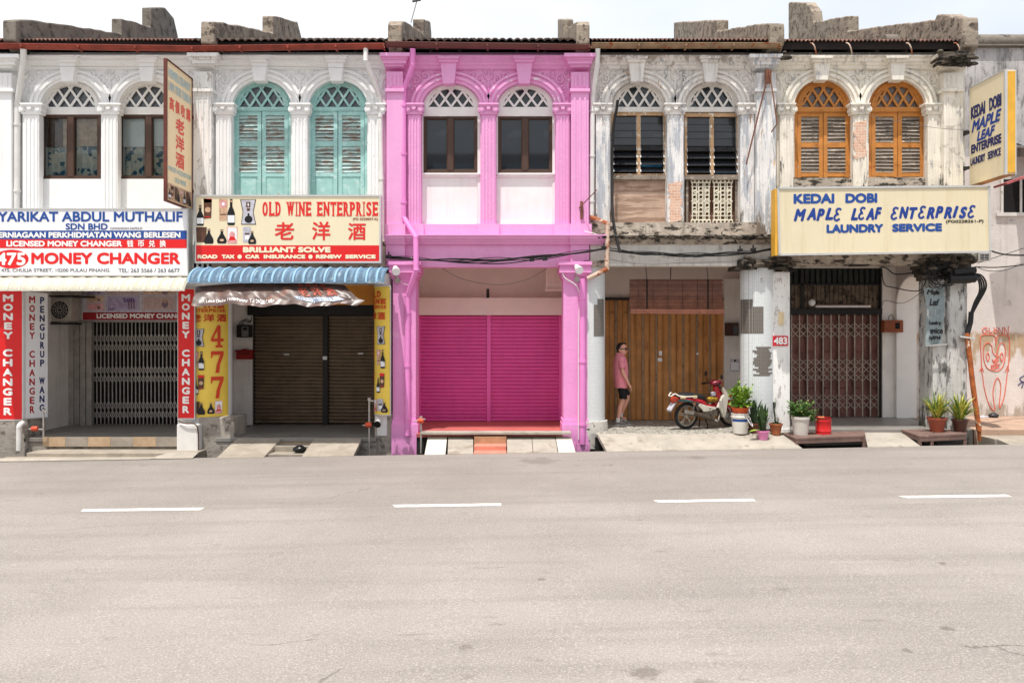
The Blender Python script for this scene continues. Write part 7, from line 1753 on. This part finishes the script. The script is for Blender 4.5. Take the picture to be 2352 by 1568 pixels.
# head: lofted rings front-to-back profile, then features
def ringy(cx, cz, rx, ry, n=20, z=None): return [(cx+rx*math.cos(2*PI*k/n), MY+ry*math.sin(2*PI*k/n), cz) for k in range(n)]
H = MB(); S_ = SC
prof = [(318,262,.040,.04),(322,300,.058,.05)]
rows = []   # (py, back px, front px, half width)
for (py, bk, fr, hw_) in ((322,296,336,.030),(312,262,346,.046),(300,240,350,.058),(285,226,350,.066),(262,212,350,.071),(240,204,352,.074),(215,200,353,.076),(190,200,356,.077),(165,206,352,.074),(145,220,338,.064),(130,240,318,.046),(122,262,298,.022)):
    cx, rx = (bk+fr)/2, (fr-bk)/2; c = mp(cx,py); n = 24
    rows.append([(c[0]+rx*SC*math.copysign(abs(math.cos(2*PI*k/n))**.85, math.cos(2*PI*k/n)), MY+hw_*math.copysign(abs(math.sin(2*PI*k/n))**.9, math.sin(2*PI*k/n)), c[2]) for k in range(n)])
H.loft(rows)
# nose, lips, brow, ears
nz_ = [mp(350,215), mp(362,238), mp(372,256), mp(364,268), mp(350,270)]
H.tube([mp(350,212), mp(358,232), mp(366,250), mp(362,264), mp(350,270)], [.010,.013,.018,.016,.008], 8)
for sg_ in (-1,1): H.tube([mp(358,262,sg_*.014), mp(348,266,sg_*.018)], [.009,.006], 6)
H.tube([mp(345,282,-.028), mp(354,281,-.012), mp(356,281,0), mp(354,281,.012), mp(345,282,.028)], [.004,.007,.008,.007,.004], 6)
H.tube([mp(345,290,-.024), mp(353,291,0), mp(345,290,.024)], [.004,.008,.004], 6)
for sg_ in (-1,1):
    H.tube([mp(236,225,sg_*.078), mp(228,238,sg_*.086), mp(234,258,sg_*.084), mp(248,270,sg_*.076)], [.012,.016,.014,.009], 8); H.tube([mp(240,232,sg_*.077), mp(244,262,sg_*.076)], [.010,.009], 6)
hd = H.build('head_surface', skin, None)
# join the head to the body mesh so that the figure is one surface set
bmx = bmesh.new(); bmx.from_mesh(body.data); bmx.from_mesh(hd.data); bmx.to_mesh(body.data); bmx.free(); bpy.data.objects.remove(hd)
hr = MB(); rows = []
for (py, bk, fr, hw_) in ((272,208,226,.040),(255,196,236,.062),(235,191,240,.076),(212,187,262,.082),(188,186,276,.085),(168,190,292,.083),(148,204,330,.074),(132,222,340,.056),(119,250,318,.030)):
    cx, rx = (bk+fr)/2, (fr-bk)/2; c = mp(cx,py); n = 24
    rows.append([(c[0]+rx*SC*math.cos(2*PI*k/n)+.004*math.sin(k*3.1+py), MY+(hw_+.004*math.sin(k*2.3+py))*math.sin(2*PI*k/n), c[2]) for k in range(n)])
hr.loft(rows); hr.tube([mp(300,128,-.03), mp(330,136,-.035), mp(344,152,-.03)], [.02,.022,.012], 8)
hr.build('hair', mat('dark_brown_hair', (46,32,28), .7, .3, 30), man)
g = MB()
for sg_ in (-1,1): g.obox(mp(348,226,sg_*.040), (.016,0,.002), (-.008,sg_*.036,0), (0,0,.024)); g.bar(mp(352,214,sg_*.066), mp(238,224,sg_*.084), .020, .010)
g.bar(mp(360,216,-.02), mp(360,216,.02), .012, .01); g.bar(mp(356,213,-.068), mp(356,213,.068), .012, .012); g.build('sunglasses', mat('black_plastic_frame', (14,13,14), .2, 0, spec=.6), man, bevel=.003)
shirt = mat('salmon_pink_polo', (242,148,164), .85, .06, 5, patches=[((234,134,152), .56, .12, 5, (1,1,.5))], bump=.15, bs=40)
P = MB(); rows = []; n = 28
for (py, bk, fr, hw_) in ((296,186,302,.068),(318,178,312,.095),(340,166,325,.155),(370,154,345,.200),(410,146,360,.222),(470,137,372,.222),(540,133,380,.212),(620,134,384,.205),(700,143,384,.205),(770,152,378,.205),(830,160,368,.208),(868,164,362,.210)):
    cx, rx = (bk+fr)/2, (fr-bk)/2; c = mp(cx,py)
    rows.append([(c[0]+rx*SC*math.copysign(abs(math.cos(2*PI*k/n))**.8, math.cos(2*PI*k/n))+.004*math.sin(k*2.2+py*.03), MY+hw_*math.copysign(abs(math.sin(2*PI*k/n))**.9, math.sin(2*PI*k/n)), c[2]+(.008*math.sin(k*1.0) if py > 860 else 0)) for k in range(n)])
P.loft(rows, False)
for sgn, sh_, el in ((-1, mp(252,385,-.17), mp(262,545,-.245)), (1, mp(262,385,.17), mp(285,545,.235))):
    a, b_ = Vector(sh_), Vector(el); P.tube([a+Vector((0,-sgn*.02,.02)), a.lerp(b_,.3), a.lerp(b_,.7), b_], [.075,.080,.072,.068], 14, False)
po = P.build('polo_shirt', shirt, man, fix=True)
C_ = MB(); C_.tube([mp(200,296,.05), mp(186,300,0), mp(200,298,-.05), mp(250,312,-.078), mp(296,345,-.05), mp(304,350,-.01)], [.014,.016,.016,.018,.018,.01], 8); C_.tube([mp(304,350,.01), mp(290,335,.06), mp(250,312,.078), mp(200,298,.05)], [.01,.016,.016,.014], 8)
C_.build('collar', shirt, po)
black = mat('black_shorts', (22,22,24), .85, .1, 5)
S = MB(); n = 22
for sgn, pts in ((-1, ((850,190,345,.10),(920,205,352,.11),(980,222,356,.115),(1045,228,358,.115))), (1, ((850,200,350,.10),(900,230,385,.11),(950,268,412,.112),(992,330,428,.11)))):
    rows = []
    for py, bk, fr, hw_ in pts:
        cx, rx = (bk+fr)/2, (fr-bk)/2; c = mp(cx, py, sgn*.10)
        tilt = (.10 if sgn > 0 and py > 900 else .0)
        rows.append([(c[0]+rx*SC*math.cos(2*PI*k/n), c[1]+hw_*math.sin(2*PI*k/n), c[2]+tilt*rx*SC*math.cos(2*PI*k/n)*2+.006*math.sin(k*1.7)*(py > 990)) for k in range(n)])
    S.loft(rows, False)
S.build('shorts', black, man)
for sgn, an_, dy in ((-1, (205,1385), -.10), (1, (270,1312), .09)):
    sk_ = MB(); sk_.tube([mp(an_[0]+2,an_[1]-22,dy), mp(an_[0]-2,an_[1]+20,dy), mp(an_[0]-4,an_[1]+46,dy)], [.047,.048,.05], 14); sk_.build('sock', mat('white_sock', (226,224,222), .9, .05, 8), man)
    c0 = mp(*( (150,1488) if sgn < 0 else (228,1455)), dy); L = 222*SC
    rows = []; n = 16
    for (f, w_, hh) in ((0,.028,.085),(.08,.038,.10),(.25,.041,.105),(.42,.042,.095),(.6,.047,.07),(.8,.048,.05),(.94,.036,.036),(1.0,.014,.022)):
        rows.append([(c0[0]+L*f, c0[1]+w_*math.cos(2*PI*k/n), c0[2]+.012+hh*(.5+.5*math.sin(2*PI*k/n))*1.0+(.0 if sgn < 0 else .0)) for k in range(n)])
    sh_ = MB(); sh_.loft(rows)
    if sgn > 0: sh_.xf(Matrix.Translation(Vector(c0)) @ Matrix.Rotation(.16, 4, 'Y') @ Matrix.Translation(-Vector(c0)))
    so_ = sh_.build('shoe', mat('grey_mesh_trainer', (132,124,120), .7, .2, 20, patches=[((206,202,198), .54, .05, 22)]), man)
    sl_ = MB(); rr = [(c0[0]+L*f, w_) for f, w_ in ((-.02,.028),(.1,.042),(.4,.044),(.62,.05),(.82,.05),(.96,.038),(1.02,.012))]
    sl_.prismz([(x, c0[1]+w_) for x, w_ in rr]+[(x, c0[1]-w_) for x, w_ in rr[::-1]], c0[2]-.006, c0[2]+.020)
    if sgn > 0: sl_.xf(Matrix.Translation(Vector(c0)) @ Matrix.Rotation(.16, 4, 'Y') @ Matrix.Translation(-Vector(c0)))
    sl_.build('sole', mat('pale_sole', (196,190,184), .8, .05, 8), so_)

# ------------------------------------------------------------------ parked underbone scooter
bike = thing('motorcycle', (X(1575,.47),.47,zD), 'red and white step-through scooter parked before the ochre doors', 'motorcycle')
BM = Matrix.Translation(Vector(bike.location)) @ Matrix.Rotation(math.radians(22), 4, 'Z') @ Matrix.Rotation(math.radians(4), 4, 'X')
def bb_(mb, name, m, parent=None, bevel=0, fix=True):
    mb.xf(BM); return mb.build(name, m, parent or bike, bevel, fix)
rubber = mat('tyre_rubber', (34,34,35), .85, .1, 12, bump=.2); alloy = mat('dirty_alloy_wheel', (170,160,148), .45, .12, 8, metal=.4)
redp = mat('red_scooter_plastic', (196,22,44), .25, .06, 5, spec=.6, coat=.5); whitep = mat('cream_white_plastic', (228,222,208), .35, .05, 5, spec=.5)
tealp = mat('dark_teal_plastic', (44,104,108), .3, .08, 5, spec=.5); chrome = mat('scuffed_chrome', (176,170,164), .25, .12, 8, metal=.85); dirty = mat('greasy_engine_metal', (128,118,106), .5, .25, 10, metal=.5); brownm = mat('scorched_exhaust', (92,80,70), .5, .25, 9, metal=.4)
def wheel(cx, cz, r, turn=0):
    Mt = Matrix.Translation(Vector((cx,0,cz))) @ Matrix.Rotation(turn, 4, 'Z')
    T = MB(); N = 44; n = 12; vs = []; fs = []
    for i in range(N):
        q = 2*PI*i/N
        for k in range(n):
            p = 2*PI*k/n; rr = r-.038+.038*math.cos(p); vs.append(tuple(Mt @ Vector((rr*math.cos(q), .036*math.sin(p), rr*math.sin(q)))))
    for i in range(N):
        for k in range(n): fs.append((i*n+k, ((i+1)%N)*n+k, ((i+1)%N)*n+(k+1)%n, i*n+(k+1)%n))
    T.smooth = True; T.add(vs, fs)
    wt = bb_(T, 'wheel', rubber)
    Rm = MB(); N = 44
    ring = lambda rr, y: [tuple(Mt @ Vector((rr*math.cos(2*PI*i/N), y, rr*math.sin(2*PI*i/N)))) for i in range(N)]
    Rm.smooth = True
    vs = ring(r-.068,-.02)+ring(r-.068,.02)+ring(r-.088,.012)+ring(r-.088,-.012); Rm.add(vs, [(a*N+i, a*N+(i+1)%N, ((a+1)%4)*N+(i+1)%N, ((a+1)%4)*N+i) for a in range(4) for i in range(N)])
    Rm.smooth = False
    for k in range(5):
        q = 2*PI*k/5+.35
        for dq in (-.13,.13):
            a = Mt @ Vector((.045*math.cos(q), 0, .045*math.sin(q))); b__ = Mt @ Vector(((r-.085)*math.cos(q+dq), 0, (r-.085)*math.sin(q+dq))); Rm.bar(a, b__, .018, .022)
    Rm.tube([Mt @ Vector((0,-.05,0)), Mt @ Vector((0,.05,0))], .05, 14); bb_(Rm, 'rim', alloy, wt)
    return wt
wheel(0, .292, .292); wheel(1.18, .285, .285, -.25)
def plate2(mb, pts, y0, y1): mb.prism(pts, y0, y1)
def hull(mb, stations):
    """rounded body from stations (x, z0, z1, half width)"""
    n = 16; rows = []
    for x, z0, z1, w_ in stations:
        cz, rz = (z0+z1)/2, (z1-z0)/2
        rows.append([(x, w_*math.copysign(abs(math.cos(2*PI*k/n))**.7, math.cos(2*PI*k/n)), cz+rz*math.copysign(abs(math.sin(2*PI*k/n))**.7, math.sin(2*PI*k/n))) for k in range(n)])
    mb.loft(rows)
b = MB(); hull(b, [(-.24,.58,.70,.06),(-.05,.60,.715,.10),(.15,.575,.70,.115),(.32,.53,.66,.115),(.40,.47,.62,.10),(.46,.47,.60,.07)]); bb_(b, 'body', redp)
b = MB(); hull(b, [(-.26,.60,.675,.066),(-.05,.60,.665,.108),(.10,.575,.625,.121),(.24,.545,.575,.119)]); bb_(b, 'tail_stripe', tealp)
b = MB(); hull(b, [(-.30,.70,.74,.07),(-.15,.69,.795,.11),(.05,.68,.80,.125),(.14,.67,.785,.125),(.22,.66,.76,.12),(.33,.63,.755,.11),(.40,.60,.72,.09),(.415,.59,.66,.06)]); bb_(b, 'seat', mat('black_seat_vinyl', (38,38,40), .45, .1, 9))
b = MB()
for s_ in (-1,1): b.tube([(.12,s_*.135,.72),(-.12,s_*.14,.725),(-.28,s_*.12,.74),(-.36,s_*.08,.79)], .014, 8)
b.tube([(-.36,-.08,.79),(-.43,-.05,.73),(-.43,.05,.73),(-.36,.08,.79)], .014, 8); bb_(b, 'grab_rail', whitep)
b = MB(); b.obox((.10,-.15,.715), (.045,0,0), (0,.02,0), (0,0,.028)); b.obox((-.20,-.15,.705), (.06,0,0), (0,.02,0), (0,0,.018)); bb_(b, 'foot_peg_bracket', mat('cream_bracket', (206,190,150), .6, .1, 8), bevel=.005)
b = MB(); hull(b, [(-.41,.60,.66,.03),(-.36,.58,.71,.07),(-.27,.60,.72,.075),(-.24,.63,.71,.06)]); bb_(b, 'tail_light', mat('red_orange_lens', (178,58,28), .2, .15, 14, spec=.6))
b = MB(); b.add([(-.30,-.07,.62),(-.30,.07,.62),(-.46,.06,.40),(-.46,-.06,.40),(-.28,-.07,.60),(-.28,.07,.60),(-.42,.06,.385),(-.42,-.06,.385)], [(0,1,2,3),(4,7,6,5),(0,3,7,4),(1,5,6,2),(2,6,7,3)])
mg = bb_(b, 'mudguard', mat('grey_plastic_guard', (120,114,110), .6, .1, 6)); b = MB(); b.obox((-.395,0,.50), (.05,0,.075), (0,.075,0), (-.008,0,.005)); b.m = 0; bb_(b, 'number_plate', M['printgrey'], mg)
# leg shield and lower fairing
b = MB()
for s_ in (-1,1):
    pts = [(.79,.905),(.815,.90),(.955,.735),(.945,.62),(.90,.30),(.875,.235),(.845,.245),(.82,.32),(.76,.43),(.69,.47),(.735,.58),(.80,.71),(.845,.735)]
    y0, y1 = (.10,.17) if s_ > 0 else (-.17,-.10); b.prism(pts, y0, y1)
b.prism([(.80,.90),(.82,.895),(.955,.735),(.945,.62),(.90,.42),(.885,.42),(.925,.62),(.935,.73)], -.0995, .0995); bb_(b, 'leg_shield', whitep, bevel=.012)
b = MB()
for s_ in (-1,1):
    pts = [(.22,.535),(.28,.555),(.46,.50),(.66,.465),(.70,.46),(.66,.40),(.50,.385),(.36,.375),(.335,.42),(.235,.50)]
    y0, y1 = (.075,.115) if s_ > 0 else (-.115,-.075); b.prism(pts, y0, y1)
bb_(b, 'side_cover', whitep, bevel=.01)
b = MB(); hull(b, [(.40,.50,.56,.09),(.52,.47,.52,.07),(.66,.455,.505,.065),(.76,.47,.56,.07),(.82,.56,.70,.07),(.84,.70,.80,.075)]); b.tube([(.76,0,.52),(.80,0,.70),(.72,0,.92)], [.07,.085,.06], 12); bb_(b, 'floor_tunnel', redp)
# front mudguard, forks
b = MB(); n = 16
for k in range(n):
    q0, q1 = math.radians(25+k*125/n), math.radians(25+(k+1)*125/n)
    rr = .325
    P4 = [Vector((1.18+rr*math.cos(q), y, .285+rr*math.sin(q))) for q in (q0,q1) for y in (-.06,.06)]
    b.add([tuple(p) for p in P4]+[(p.x,p.y*1.02,p.z+.01) for p in P4], [(0,1,3,2),(4,6,7,5),(0,2,6,4),(1,5,7,3)])
b.prism([(.955,.70),(1.10,.725),(1.13,.66),(1.02,.44),(.955,.42)], -.10, .10)
fm_ = bb_(b, 'front_mudguard', redp); b = MB(); b.m = 0; b.box(.965, 1.14, -.104, -.1005, .615, .68); pl_ = bb_(b, 'number_plate', M['blackt'], fm_)
b = MB(); text(b, 'BEL 5', .968, .675, 1.10, .622, lambda a, v, d: (a, -.106-d, v), .003); bb_(b, 'plate_lettering', M['whitetext'], fm_, fix=False)
b = MB()
for s_ in (-1,1): b.tube([(.93,s_*.07,.74),(1.06,s_*.075,.50),(1.18,s_*.065,.285)], [.024,.024,.02], 8)
bb_(b, 'fork', mat('red_grey_fork', (150,60,60), .5, .2, 8))
# headlight cowl, bars, mirror, basket
b = MB(); hull(b, [(.60,.945,1.0,.06),(.66,.92,1.045,.11),(.76,.935,1.055,.12),(.83,.96,1.03,.09)]); cw = bb_(b, 'handlebar_cowl', mat('dark_red_cowl', (124,26,44), .35, .08, 5, spec=.5))
b = MB(); b.tube([(.825,0,.995),(.845,0,.995)], [.07,.06], 14); bb_(b, 'headlight', M['alu'], cw)
b = MB(); b.tube([(.62,-.34,.925),(.66,-.18,.965),(.68,0,.97),(.66,.18,.965),(.62,.34,.925)], .013, 8); hb_ = bb_(b, 'handlebar', M['blackmetal'])
for s_ in (-1,1):
    b = MB(); b.tube([(.615,s_*.35,.922),(.63,s_*.25,.945)], .02, 10); b.tube([(.635,s_*.245,.946),(.64,s_*.232,.95)], .024, 10); bb_(b, 'grip', M['black'], hb_)
    b = MB(); b.tube([(.66,s_*.2,.965),(.65,s_*.25,1.05),(.66,s_*.28,1.10)], .007, 6); b.lathe((.665,s_*.285,1.15), [(.0,-.055),(.035,-.04),(.045,0),(.03,.045),(0,.06)], 12, sx=.45); bb_(b, 'mirror', M['blackmetal'], hb_)
b = MB(); x0,x1,z0,z1 = .40,.80,.60,.72; yb0,yb1 = -.13,.13
for k in range(12):
    x = x0+(x1-x0)*k/11
    for y in (yb0,yb1): b.tube([(x+.02,y*.8,z0-.03),(x,y,z1)], .0035, 4)
for k in range(7):
    y = yb0+(yb1-yb0)*k/6
    for x in (x0,x1): b.tube([(x,y,z1),(x+(.03 if x == x0 else -.02),y*.8,z0-.03)], .0035, 4)
for zz, s_ in ((z1,1),(z0+.05,.93),(z0,.87),(z0-.03,.82)):
    cx, hx = (x0+x1)/2, (x1-x0)/2*s_; hy = yb1*s_; b.tube([(cx-hx,-hy,zz),(cx+hx,-hy,zz),(cx+hx,hy,zz),(cx-hx,hy,zz),(cx-hx,-hy,zz)], .005, 5)
bk_ = bb_(b, 'basket', mat('rusty_black_wire', (58,48,40), .6, .2, 9))
b = MB(); rows = []; n = 16
for (z, r_) in ((.572,.07),(.60,.125),(.64,.13),(.665,.08),(.675,.01)): rows.append([(.66+1.05*r_*math.cos(2*PI*k/n)*(1+.1*math.sin(k*2.7)), .8*r_*math.sin(2*PI*k/n), z+.01*math.sin(k*1.9)) for k in range(n)])
b.loft(rows); o = bb_(b, 'yellow_sack', mat('yellow_fibre_sack', (176,140,30), .8, .3, 25, patches=[((120,84,22), .58, .08, 22)]))
bpy.data.objects.remove(o)
b.build('yellow_sack', mat('yellow_mesh_sack', (182,146,34), .8, .3, 25, patches=[((112,80,24), .58, .08, 22)])); o = bpy.data.objects['yellow_sack']; tag(o, 'yellow mesh sack lying in the wire basket of the scooter', 'sack')
b = MB(); b.obox((.66,-.02,.74), (.05,0,.01), (0,.03,0), (-.01,0,.05)); b.xf(BM); tag(b.build('paper_cup', M['printgrey'], None, .015), 'pale grey pack standing in the scooter basket', 'pack')
# engine, exhaust, shocks, stand
b = MB(); hull(b, [(.34,.26,.38,.07),(.42,.22,.40,.10),(.56,.21,.42,.11),(.68,.24,.42,.10),(.74,.28,.38,.07)]); b.tube([(.62,-.125,.34),(.62,.12,.34)], .085, 16); b.tube([(.46,-.12,.32),(.46,.1,.32)], .06, 14); b.tube([(.70,0,.35),(.86,0,.38)], [.06,.05], 10)
for k in range(5): b.tube([(.74+.025*k,0,.355+.004*k),(.75+.025*k,0,.356+.004*k)], .075, 12)
b.tube([(0,-.07,.292),(.40,-.07,.30)], .02, 8); b.tube([(0,.07,.292),(.40,.07,.30)], .02, 8); bb_(b, 'engine', dirty)
b = MB(); b.tube([(.80,-.10,.30),(.76,-.13,.20),(.62,-.15,.215),(.45,-.16,.25),(.20,-.165,.335),(.05,-.165,.375)], [.018,.020,.032,.045,.045,.040], 12); ex = bb_(b, 'exhaust', brownm)
b = MB(); b.tube([(.05,-.165,.375),(-.16,-.165,.415),(-.17,-.165,.417)], [.043,.046,.03], 14); b.m = 1; b.tube([(-.17,-.165,.417),(-.21,-.165,.425)], .016, 8); bb_(b, 'silencer', [chrome, M['black']], ex)
for s_ in (-1,1):
    b = MB(); b.tube([(.115,s_*.125,.60),(.105,s_*.125,.54)], .026, 10); b.m = 1; b.tube([(.105,s_*.125,.54),(.07,s_*.125,.38)], .017, 8)
    for k in range(6): b.m = 2; b.tube([(.103-.005*k,s_*.125,.53-.024*k),(.101-.005*k,s_*.125,.522-.024*k)], .026, 10)
    bb_(b, 'shock_absorber', [mat('copper_cap', (170,120,90), .4, .1, 8), M['gate'], M['black']])
b = MB(); b.tube([(.42,-.10,.22),(.46,-.13,.10),(.45,-.17,.006)], .012, 8); b.tube([(.45,-.17,.006),(.40,-.17,.006)], .012, 8); b.tube([(.42,.1,.22),(.44,.14,.006)], .012, 8); bb_(b, 'stand', M['black'])
b = MB(); b.tube([(.52,-.13,.36),(.49,-.16,.44),(.47,-.17,.47)], .010, 8); b.tube([(.47,-.15,.47),(.47,-.24,.475)], .012, 8); b.tube([(.78,-.12,.32),(.72,-.16,.22),(.70,-.2,.20)], .011, 8); b.tube([(.62,-.13,.20),(.62,-.26,.195)], .02, 8); b.tube([(.62,.13,.20),(.62,.26,.195)], .02, 8); bb_(b, 'pedals', M['gate'])
